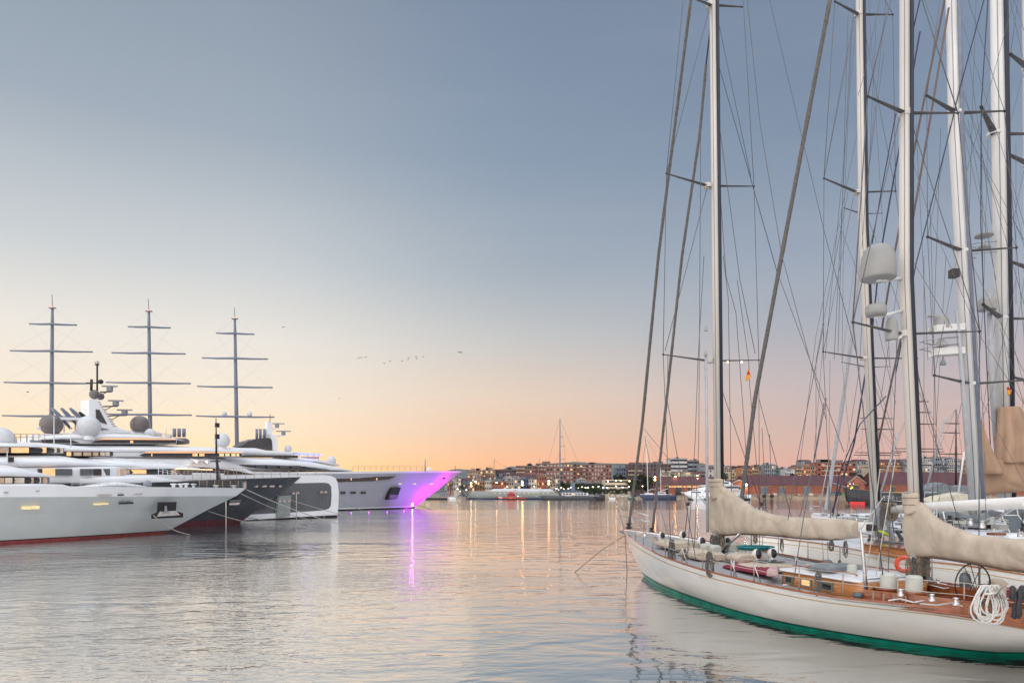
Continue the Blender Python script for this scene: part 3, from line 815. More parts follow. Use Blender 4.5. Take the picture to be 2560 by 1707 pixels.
def car(label, px, m, Y=462):
    p = U(px, 1235, Y); root = thing('parked_car', label, 'car', (p.x, Y, 1.32), 0, 'cars parked on the promenade'); z = 1.32
    prof = [(-2.1, .35), (-2.1, .8), (-1.2, .95), (-.7, 1.42), (.8, 1.45), (1.5, .98), (2.1, .85), (2.15, .35)]
    mb = MB(); mb.prism([(p.x + a, Y - .85, z + b) for a, b in prof], (0, 1.7, 0)); mb.build('body', m, root)
    mb = MB(); mb.prism([(p.x + a, Y - .87, z + b) for a, b in [(-1.0, .98), (-.6, 1.36), (.72, 1.38), (1.2, .98)]], (0, 1.74, 0)); mb.build('window', GLASSD, root)
    for dx in (-1.3, 1.3):
        for dy in (-.85, .85):
            mb = MB(); mb.revolve((p.x + dx, Y + dy, z + .33), [(.01, -.1), (.33, -.1), (.33, .1), (.01, .1)], 12, (0, 1, 0)); mb.build('wheel', RUBBER, root)
for px, m, nm in ((1480, WHITE, 'white car parked left of the hall'), (1492, GREYB, 'grey car next to the white one'), (1506, BLACK, 'black car parked before the hall'), (1556, WHITE, 'white car under the hall windows'), (1584, NAVY, 'dark blue car left of the ketch'), (1420, WHITE, 'white car behind the dark sloop cabin'), (1150, GREYB, 'grey car under the palms')):
    car(nm, px, m)

# quay edge clutter
def quay_fence(x0, x1):
    root = thing('quay_fence', 'low pale fence along the open stone quay', 'fence', (U((x0 + x1) / 2, 1235, 456.5).x, 456.5, 2.4)); P = []
    n = 26
    for k in range(n):
        p = U(x0 + (x1 - x0) * k / (n - 1), 1235, 456.5); p.z = 2.4; P.append(p); mb = MB(); mb.tube([p, p + Vector((0, 0, 1.1))], .07, 4); mb.build('post', CREAM, root)
    for h in (.55, 1.05):
        mb = MB(); mb.tube([q + Vector((0, 0, h)) for q in P], .05, 4); mb.build('rail', CREAM, root)
quay_fence(1876, 2100)
for i, (px, w, m, nm) in enumerate(((1890, 1.6, GREYB, 'grey crate left of the first tyre fender'), (1922, 1.2, CREAM, 'cream crate between the tyre fenders'), (1972, 1.8, SLATE, 'slate crate under the second grey door'), (1998, 1.0, WALLW, 'pale crate before the third grey door'), (2050, 1.4, GREYB, 'grey crate right of the third grey door'), (1650, 2.0, SLATE, 'slate crate at the lettered shed corner'))):
    p = U(px, 1235, 458); root = thing('quay_crate', nm, 'crate', (p.x, 458, 2.4), 0, 'crates on the quay'); mb = MB(); mb.box((p.x, 458, 2.95), (w, 1.4, 1.1)); mb.build('body', m, root)
    for d in (-.4, .4): mb = MB(); mb.box((p.x + d * w, 457.2, 2.95), (.12, .12, 1.12)); mb.build('batten', ROPEB, root)
def bollard(i, px):
    p = U(px, 1240, 454.3); mb = MB(); mb.revolve((p.x, 454.6, 2.5), [(.3, 0), (.22, .2), (.22, .45), (.4, .55), (.35, .7), (.01, .72)], 12)
    tag(mb.build('bollard', BLACK), 'black iron bollard on the quay edge, %s from the left' % ['first', 'second', 'third', 'fourth', 'fifth'][i], 'bollard', 'bollards on the quay edge')
for i, px in enumerate((1895, 1948, 1992, 2016, 2060)): bollard(i, px)
# ================================================================ motor yachts on the left
U_L = (0.6, 0.8)
def rails(root, fr, x0, x1, ytop, ybase, t, n, m=STEEL, rr=.025, bars=2):
    pts = []
    for k in range(n):
        px = x0 + (x1 - x0) * k / (n - 1)
        yt = ytop[0] + (ytop[1] - ytop[0]) * k / (n - 1); yb = ybase[0] + (ybase[1] - ybase[0]) * k / (n - 1)
        tt = t[0] + (t[1] - t[0]) * k / (n - 1)
        a, b = fr.hit(px, yb, tt), fr.hit(px, yt, tt); pts.append((a, b))
        mb = MB(); mb.tube([a, b], rr, 5); mb.build('stanchion', m, root)
    for j in range(bars):
        f = 1 - j / (bars + .6); mb = MB(); mb.tube([a + (b - a) * f for a, b in pts], rr * .6, 4); mb.build('guard_rail', m, root)
def dome(root, fr, px, py, rpx, t, m, name='radome', cut=-1.0, sz=1.0, foot=True):
    c = fr.hit(px, py, t); r = rpx / FP * c.y
    mb = MB(); mb.ball(c, r, 20, sz=sz, cut=cut); d = mb.build(name, m, root)
    if foot:
        mb = MB(); mb.revolve(c + Vector((0, 0, -r * 1.25 * sz)), [(r * .55, 0), (r * .45, r * .5)], 12); mb.build('pedestal', WHITE, d)
def pbox(root, name, m, fr, poly, t, th, sub=None):
    mb = MB(); panel(mb, fr, poly, t, th); return mb.build(name, m, root if sub is None else sub)
def tier(root, fr, roof, win, w_in, mroof=WHITE, soffit=None, rname='deckhouse_roof', e=5.0):
    mb = MB(); loafpx(mb, fr, roof, e=e); mb.build(rname, mroof, root)
def lens(root, fr, pts, m, name='window_band', e=8.0):
    mb = MB(); loafpx(mb, fr, pts, e=e); return mb.build(name, m, root)

# ---- yacht A: nearest white yacht, grey hull and red boot stripe
fr = Fr((-34.5, 67.6), U_L)
A = thing('motor_yacht', 'nearest white motor yacht with pale grey hull and red waterline', 'yacht', (-34.5, 67.6, 0), fr.rz, 'motor yachts moored on the left')
sh_, zh = fr.sz(617, 1222, 0)
st = lambda z: sh_ * max(0, z) / zh
zs = lambda s: zh + .12
hull(fr, -55, [(-.8, -1.0, 4.3, .55, 2.0), (0.0, 0.0, 4.6, .55, 2.0), (.20, st(.20), 4.65, .55, 2.1), (.30, st(.30), 4.67, .55, 2.1), (2.3, st(2.3), 4.95, .57, 2.2), (zh - .75, st(zh - .6), 5.35, .60, 2.3), (zs, sh_, 5.25, .62, 2.4)],
     [('boot_stripe', REDB), ('boot_stripe', REDB), ('waterline_stripe', BLACK), ('hull', GREYH), ('hull_flare', GREYH), ('bulwark', WHITE)], A)
mb = MB(); loafpx(mb, fr, [(-160, 1150, 1190, 4.2), (-60, 1150, 1190, 4.2), (0, 1156, 1191, 4.0), (37, 1159, 1191, 3.8), (73, 1167, 1192, 3.3), (110, 1179, 1192.5, 2.4), (140, 1189, 1193, 1.0)], e=-2.4); mb.build('wheelhouse_roof', WHITE, A)
wb = lens(A, fr, [(-160, 1190, 1209, 3.9), (0, 1191, 1209, 3.7), (60, 1191, 1209, 3.3), (100, 1192, 1209, 2.6), (124, 1192, 1209, 1.5)], GLASSD)
for (x0, x1, m) in ((-20, 10, LITD), (13, 31, CURT), (36, 61, CURT), (66, 84, LITD), (89, 103, CURT), (107, 118, LITD)):
    pbox(A, 'pane', m, fr, rectp(x0, 1193.5, x1, 1207.5), 3.86 - max(0, x0 - 10) * .016, .25, wb)
mb = MB(); loafpx(mb, fr, [(-160, 1208, 1222, 4.4), (100, 1208, 1222, 3.8), (160, 1209.5, 1222, 3.0), (176, 1214.5, 1222, 2.4)], e=6); mb.build('foredeck_house', WHITE, A)
mb = MB(); loafpx(mb, fr, [(218, 1214, 1218, 1.2), (250, 1211, 1218, 1.5), (285, 1204, 1218, 1.5), (305, 1203.5, 1218, 1.5), (335, 1208, 1218, 1.3), (368, 1214, 1218, 1.0)], e=2.6); mb.build('tender_cover', WHITE, A)
dome(A, fr, 369, 1210, 10, 0, GREYB, 'mooring_ball', foot=False)
for (x0, y0, x1, y1) in ((249, 1235, 280, 1240), (296, 1235, 310, 1238), (324, 1232, 356, 1237), (368, 1232, 382, 1236), (397, 1230, 426, 1235), (441, 1230, 452, 1233)):
    t_ = 5.0 - (x0 - 249) * .0135
    f = pbox(A, 'fairlead', STEEL if x0 not in (296, 368) else RUBBER, fr, rectp(x0, y0, x1, y1), t_ + .35, .6)
for (x0, x1, y0, y1, m) in ((57, 77, 1265, 1273, LITY), (79, 99, 1264, 1272, LITY), (235, 253, 1258, 1262, LITY), (254, 271, 1257, 1261, LITY), (301, 316, 1255.5, 1260, GLASSD), (318, 334, 1254.5, 1259, GLASSD)):
    pbox(A, 'porthole', m, fr, rectp(x0, y0, x1, y1), 5.2 - max(0, x0 - 60) * .0035, .45)
ap = pbox(A, 'anchor_pocket', RUBBER, fr, [(398, 1255), (442, 1254), (440, 1277), (458, 1282), (458, 1293), (382, 1296), (382, 1286), (396, 1280)], 3.9, .3)
pbox(A, 'pocket_plate', STEEL, fr, [(400, 1278), (440, 1276), (450, 1287), (392, 1291)], 4.02, .1, ap)
an = MB(); panel(an, fr, [(413, 1264), (417, 1264), (418, 1278), (428, 1280), (416, 1284), (404, 1281), (412, 1278)], 4.15, .12); an.build('anchor', GREYB, ap)
rails(A, fr, 498, 615, (1200, 1202), (1219, 1222), (1.9, 0.2), 7, BRONZE, .03, 3)
mb = MB(); panel(mb, fr, rectp(610, 1205, 616, 1222), .2, .3); mb.build('bow_roller', STEEL, A)
for (x, y) in ((434, 1216), (452, 1216), (465, 1215), (484, 1216), (540, 1219), (585, 1219)):
    c = fr.hit(x, y, .3); mb = MB(); mb.revolve(c + Vector((0, 0, -.3)), [(.28, 0), (.3, .15), (.16, .2), (.16, .45), (.3, .5), (.3, .6), (.01, .62)], 12); mb.build('windlass', WHITE if x < 470 else STEEL, A)

for x in (30, 90, 140, 190, 240):
    a, b = fr.hit(x, 1241, 5.62 - max(0, x - 60) * .003), fr.hit(x, 1335, 4.9); mb = MB(); mb.tube([a, b], .012, 4)
for (x, y) in ((12, 1229), (90, 1226), (171, 1224), (252, 1223), (330, 1222)):
    pbox(A, 'scupper', GREYB, fr, rectp(x, y, x + 9, y + 1.6), 5.5 - max(0, x - 60) * .0065, .5)
for (x, y0, y1) in ((-30, 1151, 1120), (18, 1158, 1128), (52, 1163, 1146)):
    mb = MB(); mb.tube([fr.hit(x, y0, 0), fr.hit(x, y1, 0)], [.05, .02], 5); mb.build('whip_antenna', WHITE, A)
rails(A, fr, 180, 360, (1205, 1207), (1216, 1217), (3.6, 3.0), 9, STEEL, .02, 2)

# ---- yacht B: charcoal hull, white tiers
fr = Fr((-36.3, 91.0), U_L)
B = thing('motor_yacht', 'charcoal-hulled motor yacht with white tiers and thin dark foremast', 'yacht', (-36.3, 91, 0), fr.rz, 'motor yachts moored on the left')
sh_, zh = fr.sz(750, 1193, 0)
st = lambda z: sh_ * max(0, z) / zh
sB, zB = fr.sz(330, 1207, 6.3)
zs = lambda s: zh + (zh - zB) / (sh_ - sB) * (s - sh_)
hull(fr, -64, [(-.8, -1, 5.2, .5, 2), (0, 0, 5.6, .5, 2), (.6, st(.6), 5.75, .5, 2), (3.2, st(3.2), 6.1, .55, 2.2), (zs, sh_, 6.4, .6, 2.4)],
     [('boot_stripe', PURB), ('boot_stripe', PURB), ('hull', DARKH), ('hull_flare', DARKH)], B)
mb = MB(); loafpx(mb, fr, [(-160, 1100, 1118, 4.2), (0, 1101, 1118, 4.2), (60, 1104, 1117.5, 4.0), (120, 1111, 1118.5, 3.0), (168, 1119, 1121, 1.0)], e=-2.4); mb.build('upper_roof', WHITE, B)
wb = lens(B, fr, [(-160, 1117, 1134, 4.0), (25, 1117, 1133, 3.9), (100, 1117.5, 1133, 3.4), (160, 1119, 1133, 2.2)], GLASSD)
for (x0, x1, m) in ((-30, 22, LITD), (28, 72, LITW), (77, 116, LITW), (121, 142, CURT), (144, 158, CURT)):
    pbox(B, 'pane', m, fr, rectp(x0, 1118.5, x1, 1131.5), 4.12 - max(0, x0 - 10) * .013, .3, wb)
mb = MB(); loafpx(mb, fr, [(-160, 1131, 1167, 5.0), (0, 1131, 1167, 5.0), (80, 1131, 1167, 4.9), (165, 1134, 1166, 4.6), (230, 1145, 1166, 4.0), (300, 1157, 1166, 2.8), (352, 1165, 1167, 1.0)], e=-2.4); mb.build('bridge_deck_wing', WHITE, B)
pbox(B, 'window', GLASSD, fr, rectp(21, 1142, 35, 1154), 5.05, .3)
mb = MB(); loafpx(mb, fr, [(-160, 1164, 1210, 4.9), (200, 1164, 1210, 4.6), (290, 1164, 1208, 3.9), (314, 1165, 1207, 3.1)], e=7); mb.build('main_deckhouse', WHITE, B)
for (x0, x1, m) in ((96, 106, GLASSD), (107, 138, LITW), (139, 181, GLASSG), (202, 232, GLASSG), (233, 254, GLASSD), (255, 275, GLASSG), (276, 297, CURT), (298, 312, LITD)):
    pbox(B, 'window', m, fr, rectp(x0, 1171.5, x1, 1188), 4.95 - max(0, x0 - 190) * .013, .4)
mb = MB(); loafpx(mb, fr, [(200, 1188, 1212, 4.6), (310, 1187, 1212, 4.4), (385, 1186, 1210, 4.0), (420, 1193, 1208, 3.6), (458, 1202, 1206, 2.6)], e=4.5); mb.build('foredeck_house', WHITE, B)
rails(B, fr, 396, 452, (1170, 1184), (1186, 1195), (4.0, 3.2), 6, WHITE, .035)
dome(B, fr, 2, 1104, 34, 0, DOMEW, 'radome', cut=-.1, sz=1.05, foot=False)
rails(B, fr, 36, 112, (1084, 1086), (1104, 1106), (2.5, 2.5), 6, BRONZE, .03)
mb = MB(); a, b, c = fr.hit(547, 1204, 0), fr.hit(541, 1135, 0), fr.hit(540, 1045, 0); mb.tube([a, b], [.55, .15], 10, flat=.45); mb.tube([b, c], [.14, .05], 6); ms = mb.build('foremast', BLACK, B)
for y in (1065, 1060, 1088, 1094): 
    c = fr.hit(543, y, 0); mb = MB(); mb.box(c, (.5, .3, .3), fr.rz); mb.build('mast_light', BLACK, ms)
mb = MB(); c = fr.hit(538, 1153, 0); mb.box(c, (1.2, .4, .15)); mb.build('lamp_bracket', BLACK, ms)
for (x0, x1) in ((629, 645), (652, 667), (674, 686), (698, 704)):
    pbox(B, 'fairlead', STEEL, fr, rectp(x0, 1213, x1, 1217), 3.0 - (x0 - 629) * .022, .9)
ap = pbox(B, 'anchor_pocket', GLASSG, fr, [(576, 1249), (604, 1248), (598, 1264), (572, 1262)], 2.9, .5)
pbox(B, 'anchor', STEEL, fr, [(572, 1258), (600, 1256), (597, 1261), (574, 1262)], 3.0, .3, ap)

for (x, y0, y1) in ((135, 1110, 1040), (177, 1118, 1062), (80, 1104, 1083)):
    mb = MB(); mb.tube([fr.hit(x, y0, 0), fr.hit(x, y1, 0)], [.07, .03], 5); mb.build('whip_antenna', WHITE, B)
pbox(B, 'searchlight', GREYB, fr, [(80, 1099), (84, 1105), (103, 1105), (100, 1101)], 2.5, .8)
rails(B, fr, 460, 745, (1177, 1176), (1203, 1194), (3.6, .4), 14, BRONZE, .03, 2)
for (x, y, w) in ((372, 1192, 30), (430, 1200, 14)):
    pbox(B, 'deck_locker', WHITE, fr, rectp(x, y, x + w, y + 6), 3.4, 1.2)

# ---- yacht C: futuristic box bow
fr = Fr((-28.5, 112.0), U_L); TC = -5.5
C_ = thing('motor_yacht', 'silver-white yacht with blunt rounded box bow and smoky side panels', 'yacht', (-28.5, 112, 0), fr.rz, 'motor yachts moored on the left')
def rrect_side(m_, name, poly, t, th, parent=C_):
    return pbox(parent, name, m_, fr, poly, t, th)
prof = [(-160, 1182), (400, 1186), (540, 1187), (700, 1187), (810, 1187), (828, 1189), (839, 1195), (844, 1205), (847, 1230), (846, 1265), (843, 1287), (-160, 1340)]
mb = MB(); panel(mb, fr, prof, 0.0, 11.0); mb.build('hull', WHITE, C_)
mb = MB(); panel(mb, fr, [(-160, 1330), (600, 1297), (843, 1285), (842, 1296), (-160, 1350)], -0.25, 10.5); mb.build('boot_stripe', BLACK, C_)
pnl = rrect_side(GLASSG, 'side_panel', [(420, 1210), (715, 1208), (810, 1206), (822, 1208), (828, 1216), (829, 1240), (827, 1264), (822, 1271), (808, 1275), (620, 1290), (420, 1300)], .04, .3)
rrect_side(DARKH, 'side_panel_shadow_plate', [(470, 1200), (752, 1192), (660, 1275), (470, 1290)], .1, .08, C_).name = 'dark_side_plate'  # dark plate that draws the shade on the box bow's side
rrect_side(WHITE, 'side_step', [(600, 1301), (622, 1286), (700, 1282), (845, 1274), (844, 1285), (606, 1300)], .25, .5)
rrect_side(mat('greenish_post', (.28, .31, .30), .5), 'gangway_housing', [(696, 1254), (699, 1240), (729, 1238), (727, 1252), (725, 1290), (692, 1294)], .55, .8)
for (x, y) in ((735, 1232), (745, 1231), (805, 1229), (815, 1229), (700, 1252), (712, 1252), (724, 1251)):
    rrect_side(STEEL, 'fairlead', rectp(x - 4, y - 1.5, x + 3, y + 3), .7, .4)
mb = MB()
for k in (638, 771):
    c = fr.hit(k, 1303 - (k - 638) * .05, .35); mb = MB(); mb.box(c + Vector((0, 0, .0)), (4.5, .2, .06), fr.rz); mb.build('underwater_light', LAMPG, C_)
rails(C_, fr, 470, 835, (1167, 1176), (1186, 1188), (-.6, -.9), 17, BRONZE, .035, 1)
mb = MB(); loafpx(mb, fr, [(-160, 1098, 1128, 4.6), (100, 1101, 1128, 4.6), (165, 1106, 1128, 4.3), (250, 1116, 1128, 3.4), (290, 1124, 1128.5, 2.2), (304, 1127, 1129, .8)], e=-2.4, tc=TC); mb.build('upper_roof', WHITE, C_)
wb = MB(); loafpx(wb, fr, [(-160, 1127, 1141, 4.4), (165, 1127, 1141, 4.1), (283, 1128, 1141, 2.4)], e=8, tc=TC); wb = wb.build('window_band', GLASSD, C_)
for (x0, x1, m) in ((168, 178, LITW), (185, 204, LITD), (209, 228, LITD), (233, 246, LITD), (251, 262, CURT), (264, 274, CURT)):
    pbox(C_, 'pane', m, fr, rectp(x0, 1129.5, x1, 1139), TC + 4.3 - (x0 - 165) * .0145, .3, wb)
mb = MB(); loafpx(mb, fr, [(-160, 1139, 1173, 5.2), (190, 1139, 1173, 5.2), (300, 1140, 1173, 4.9), (335, 1142, 1173, 4.7), (346, 1147, 1173, 4.6), (410, 1152, 1172, 4.0), (470, 1161, 1172, 2.8), (500, 1168, 1173, 1.2)], e=-2.4, tc=TC); mb.build('bridge_deck_wing', WHITE, C_)
wb = MB(); loafpx(wb, fr, [(-160, 1171, 1190, 4.9), (300, 1171, 1190, 4.5), (420, 1171, 1190, 3.6), (480, 1171, 1190, 2.4)], e=8, tc=TC); wb = wb.build('window_band', GLASSD, C_)
for (x0, x1, m) in ((313, 324, LITD), (327, 366, LITW), (372, 390, LITD), (394, 440, LITD), (443, 458, LITW), (462, 470, CURT)):
    pbox(C_, 'pane', m, fr, rectp(x0, 1174, x1, 1184), TC + 4.6 - (x0 - 300) * .0125, .3, wb)
mb = MB(); c = fr.hit(452, 1171.5, TC + 3.2); mb.box(c, (9, .3, .08), fr.rz); mb.build('soffit_light', LAMPS if False else glow('soffit_warm', (1, .6, .35), 2.5), C_)

# ---- yacht E: big white yacht with domes and radar tower
fr = Fr((-38.0, 140.0), U_L); TC = -6.5
E = thing('motor_yacht', 'large white yacht with brown and white globes and raked radar tower', 'yacht', (-38, 140, 0), fr.rz, 'motor yachts moored on the left')
frE = fr
sE, zE = fr.sz(835, 1190, TC)
hull(fr, -88, [(0, -12, 5.8, .5, 2), (3, -8, 6.2, .5, 2), (lambda s: zE, sE - 4, 6.6, .6, 2.3)], [('hull', WHITE), ('hull_flare', WHITE)], E, tc=TC)
mb = MB(); loafpx(mb, fr, [(-160, 1142, 1200, 6.5), (200, 1141, 1200, 6.5), (520, 1141, 1200, 6.2), (560, 1146, 1200, 5.8), (600, 1160, 1200, 5.2), (640, 1180, 1200, 4.4), (656, 1188, 1200, 4.0)], e=6, tc=TC); mb.build('main_deckhouse', WHITE, E)
pbox(E, 'window_band', GLASSD, fr, [(478, 1166), (545, 1171), (600, 1178), (640, 1186), (480, 1188)], TC + 6.56, .5)
pbox(E, 'deck_edge', WHITE, fr, [(478, 1181), (560, 1183), (560, 1188), (478, 1188)], TC + 6.9, .5)
mb = MB(); loafpx(mb, fr, [(-160, 1108, 1130, 6.6), (200, 1108, 1130, 6.6), (430, 1109, 1130, 6.2), (520, 1114, 1130, 5.4), (590, 1122, 1131, 4.0), (640, 1131, 1134, 1.6)], e=-2.4, tc=TC); mb.build('bridge_deck_wing', WHITE, E)
mb = MB(); loafpx(mb, fr, [(-160, 1128, 1143, 6.3), (340, 1128, 1143, 6.2), (520, 1129, 1143, 5.2), (604, 1131, 1142, 3.2)], e=8, tc=TC); hb = mb.build('deckhouse', WHITE, E)
wb = pbox(E, 'window_band', GLASSD, fr, [(349, 1137), (365, 1131.5), (600, 1132), (604, 1134), (604, 1140.5), (370, 1141), (358, 1141)], TC + 6.3, 1.2)
pbox(E, 'soffit', glow('soffit_amber', (1, .55, .3), .55), fr, [(366, 1130), (600, 1129.5), (612, 1131), (600, 1132), (364, 1132)], TC + 6.4, .6)
for (x0, x1) in ((379, 381), (482, 494), (499, 511), (549, 560), (564, 574), (579, 589), (592, 598)):
    pbox(E, 'pane', LITW if x0 < 540 else LITY, fr, rectp(x0, 1133.5, x1, 1140), TC + 6.42, .2, wb)
mb = MB(); loafpx(mb, fr, [(98, 1092, 1100, 5.0), (115, 1083, 1100, 5.4), (150, 1079, 1098, 5.6), (260, 1078, 1096, 5.6), (360, 1081, 1096, 5.2), (430, 1091, 1097, 3.8), (460, 1099, 1102, 1.8)], e=-2.4, tc=TC); mb.build('upper_roof', WHITE, E)
mb = MB(); loafpx(mb, fr, [(102, 1097, 1110, 5.0), (190, 1092, 1110, 5.2), (230, 1092, 1110, 5.2), (400, 1096, 1110, 4.8), (442, 1098, 1110, 3.6)], e=8, tc=TC); mb.build('upper_deckhouse', WHITE, E)
wb = pbox(E, 'window_band', GLASSD, fr, [(229, 1107.5), (240, 1101), (260, 1098.5), (440, 1099), (441, 1107.5)], TC + 5.4, 1)
pbox(E, 'soffit', MATS['soffit_amber'], fr, [(248, 1098.5), (262, 1095.5), (438, 1097), (440, 1099), (262, 1098.5)], TC + 5.46, .5)
pbox(E, 'pane', LITW, fr, rectp(326, 1101, 333, 1107), TC + 5.5, .2, wb)
pbox(E, 'window_band', GLASSD, fr, [(104, 1099), (160, 1099), (180, 1100), (200, 1107.5), (104, 1107.5)], TC + 5.4, 1)
for (x, y, r, t, m) in ((128, 1062, 26, -3.5, BROWNG), (222, 1066, 27, -1.2, DOMEW), (350, 1062, 23, -6.5, BROWNG), (555, 1101, 19, -10, DOMEW)):
    dome(E, fr, x, y, r, t, m)
for (x, y, r) in ((376, 1084, 13), (395, 1088, 9), (424, 1091, 6), (134, 1085, 8), (285, 1084, 6), (330, 1086, 6), (98, 1071, 6)):
    dome(E, fr, x, y, r, TC + 3, DOMEW, cut=-.4, foot=False)
tw = pbox(E, 'radar_tower', WHITE, fr, [(200, 1078), (223, 1062), (223, 998), (245, 998), (268, 1036), (290, 1066), (312, 1074), (345, 1082), (200, 1082)], TC + 1.6, 3.2)
pbox(E, 'tower_panel', DARKH, fr, [(240, 1023), (249, 1024), (268, 1060), (241, 1052)], TC + 1.75, .3, tw)
pbox(E, 'tower_panel', DARKH, fr, [(248, 1068), (273, 1073), (245, 1076)], TC + 1.75, .3, tw)
dome(E, fr, 236, 986, 12, TC, BROWNG, foot=False); dome(E, fr, 251, 991, 9, TC - 1.5, BROWNG, foot=False); dome(E, fr, 252, 954, 6, TC - 1, BLACK, foot=False)
for pts, r in (([(243, 978), (243, 908)], .14), ([(228, 976), (229, 948)], .2), ([(238, 912), (248, 912)], .1), ([(238, 912), (238, 904)], .05), ([(243, 908), (243, 901)], .05), ([(247, 912), (247, 903)], .05), ([(215, 957), (256, 957)], .1)):
    mb = MB(); mb.tube([fr.hit(x, y, TC) for x, y in pts], [r] * 2, 6); mb.build('mast_pole', BLACK, tw)
def arm(parent, fr, t, x0, y0, x1, y1, bar=True, m=SPREAD, m2=GREYB):
    mb = MB(); a, b = fr.hit(x0, y0, t), fr.hit(x1, y1, t); mb.tube([a, b], .2, 6, flat=.6); mb.tube([a + (b - a) * .6, a + Vector((0, 0, -(b - a).length * .35))], .07, 5); am = mb.build('radar_arm', m, parent)
    if bar:
        L = 18 / FP * b.y; mb = MB(); mb.box(b + Vector((-.3, 0, .9)), (L * 2, .25, .22), R(6)); mb.box(b + Vector((-.3, 0, .45)), (.7, .7, .8)); mb.build('radar_scanner', m2, am)
arm(tw, fr, TC, 250, 980, 279, 979); arm(tw, fr, TC, 258, 1016, 294, 1015); arm(tw, fr, TC, 272, 1039, 316, 1038)
for k in range(11):
    y = 1004 + k * 6; pbox(tw, 'louvre', GREYB, fr, [(246 + k * 3.6, y), (252 + k * 3.9, y), (253 + k * 3.9, y + 1.6), (247 + k * 3.6, y + 1.6)], TC + 1.7, .2)
for (x, y0, y1) in ((188, 1075, 965), (415, 1092, 1052), (345, 1080, 1050), (160, 1080, 1030)):
    mb = MB(); mb.tube([fr.hit(x, y0, TC), fr.hit(x, y1, TC)], [.09, .04], 5); mb.build('whip_antenna', WHITE, E)
rails(E, fr, 240, 430, (1071, 1085), (1080, 1093), (-2, -3), 12, STEEL, .035, 2); rails(E, fr, 20, 100, (1085, 1085), (1107, 1107), (-2, -2), 6, BRONZE, .04, 2)
for i, (x, y) in enumerate(((130, 1020), (153, 1020), (175, 1020), (198, 1030))):
    mb = MB(); a, b = fr.hit(x, y, TC + 2), fr.hit(x + 48 - i * 6, y + 52 - i * 8, TC + 2); mb.tube([a, a + (b - a) * .3, b], [.35, .55, .35], 8, flat=.5); mb.build('funnel_fin', MASTG if i < 3 else BLACK, E)
pbox(E, 'fin_deck', WHITE, fr, [(132, 1042), (232, 1044), (232, 1050), (150, 1049), (134, 1046)], TC + 3, 6)
for x in (436, 448, 460):
    mb = MB(); a, b = fr.hit(x, 1092, TC), fr.hit(x, 1071, TC); mb.tube([a, b], .3, 12); mb.build('exhaust_pipe', MASTG, E)
mb = MB(); loafpx(mb, fr, [(440, 1094, 1110, 1.6), (468, 1094, 1110, 1.6), (474, 1098, 1110, 1.4)], e=4, tc=TC); mb.build('funnel_base', BROWNG, E)
sp_ = MB(); loafpx(sp_, fr, [(484, 1142, 1160, 7.0), (500, 1150, 1153, 7.2), (530, 1152, 1153, 7.1)], e=3, tc=TC); sp_.build('wing_station', WHITE, E)
for x in (491, 517):
    c = fr.hit(x, 1154, TC + 7.4); mb = MB(); mb.ball(c, .16, 8); mb.build('deck_light', glow('deck_glow', (1, .6, .35), 9), E)

# ---- yacht F: magenta lit bow
LAVH = mat('lavender_grey_hull', (.37, .38, .44), .75, var=.04, spec=.1)  # hull's shade put into a darker colour, so the magenta shows
fr = Fr((-26.0, 181.0), U_L)
Fy = thing('motor_yacht', 'farthest white superyacht whose flared bow glows magenta', 'yacht', (-26, 181, 0), fr.rz, 'motor yachts moored on the left')
sh_, zh = fr.sz(1156, 1177, 0)
st = lambda z: sh_ * max(0, z) / zh
sF, zF = fr.sz(700, 1180, 8.1)
zsF = lambda s: zh + (zh - zF) / (sh_ - sF) * (max(s, sF) - sh_)
hull(fr, -86, [(-.8, -.5, 6.3, .5, 1.9), (0.0, 0, 6.7, .5, 1.9), (.35, st(.35), 6.8, .5, 1.9), (.6, st(.6), 6.85, .5, 1.9), (4.2, st(4.2), 7.1, .52, 2.1), (lambda s: zsF(s) - .45, st(zh - .5), 8.0, .6, 2.3), (zsF, sh_, 8.1, .62, 2.4)],
     [('boot_stripe', BLACK), ('boot_stripe', BLACK), ('white_line', WHITE), ('hull', LAVH), ('hull_flare', LAVH), ('rail_cap', WHITE)], Fy)
pbox(Fy, 'window_band', GLASSD, fr, [(700, 1192), (845, 1191.5), (990, 1190.5), (975, 1197), (930, 1202), (845, 1204.5), (700, 1207)], 7.75, .9)
for x in (877, 941):
    pbox(Fy, 'window', LITW, fr, rectp(x, 1194, x + 2.4, 1200), 7.8, .2)
for x in (855, 862, 881, 888, 906, 913):
    c = fr.hit(x, 1231, 7.3 - max(0, x - 880) * .006); mb = MB(); r3 = Vector((fr.r.x, fr.r.y, 0)); mb.revolve(c, [(.01, 0), (.28, 0), (.3, -.3)], 12, r3); mb.build('porthole', GLASSD, Fy)
ap = pbox(Fy, 'anchor_pocket', RUBBER, fr, [(980, 1218), (1003, 1217.5), (992, 1247), (969, 1248.5)], 6.6, 1.0)
for k in range(6):
    x = 974 + k * 3.2; mb = MB(); mb.tube([fr.hit(x, 1247, 6.65), fr.hit(x + 2.5, 1236, 6.65)], .1, 5); mb.build('pocket_bar', mat('violet_bar', (.4, .2, .7), .5), ap)
for (x, y) in ((1001, 1209), (1037, 1209), (1080, 1209)):
    t_ = 6.4 - (x - 1001) * .026; pbox(Fy, 'fairlead', LITY, fr, rectp(x - 2.5, y - 1.3, x + 3, y + 1.5), t_, .7)
pbox(Fy, 'vent_grille', BLACK, fr, rectp(1104, 1193, 1113, 1197), 2.6, .5)
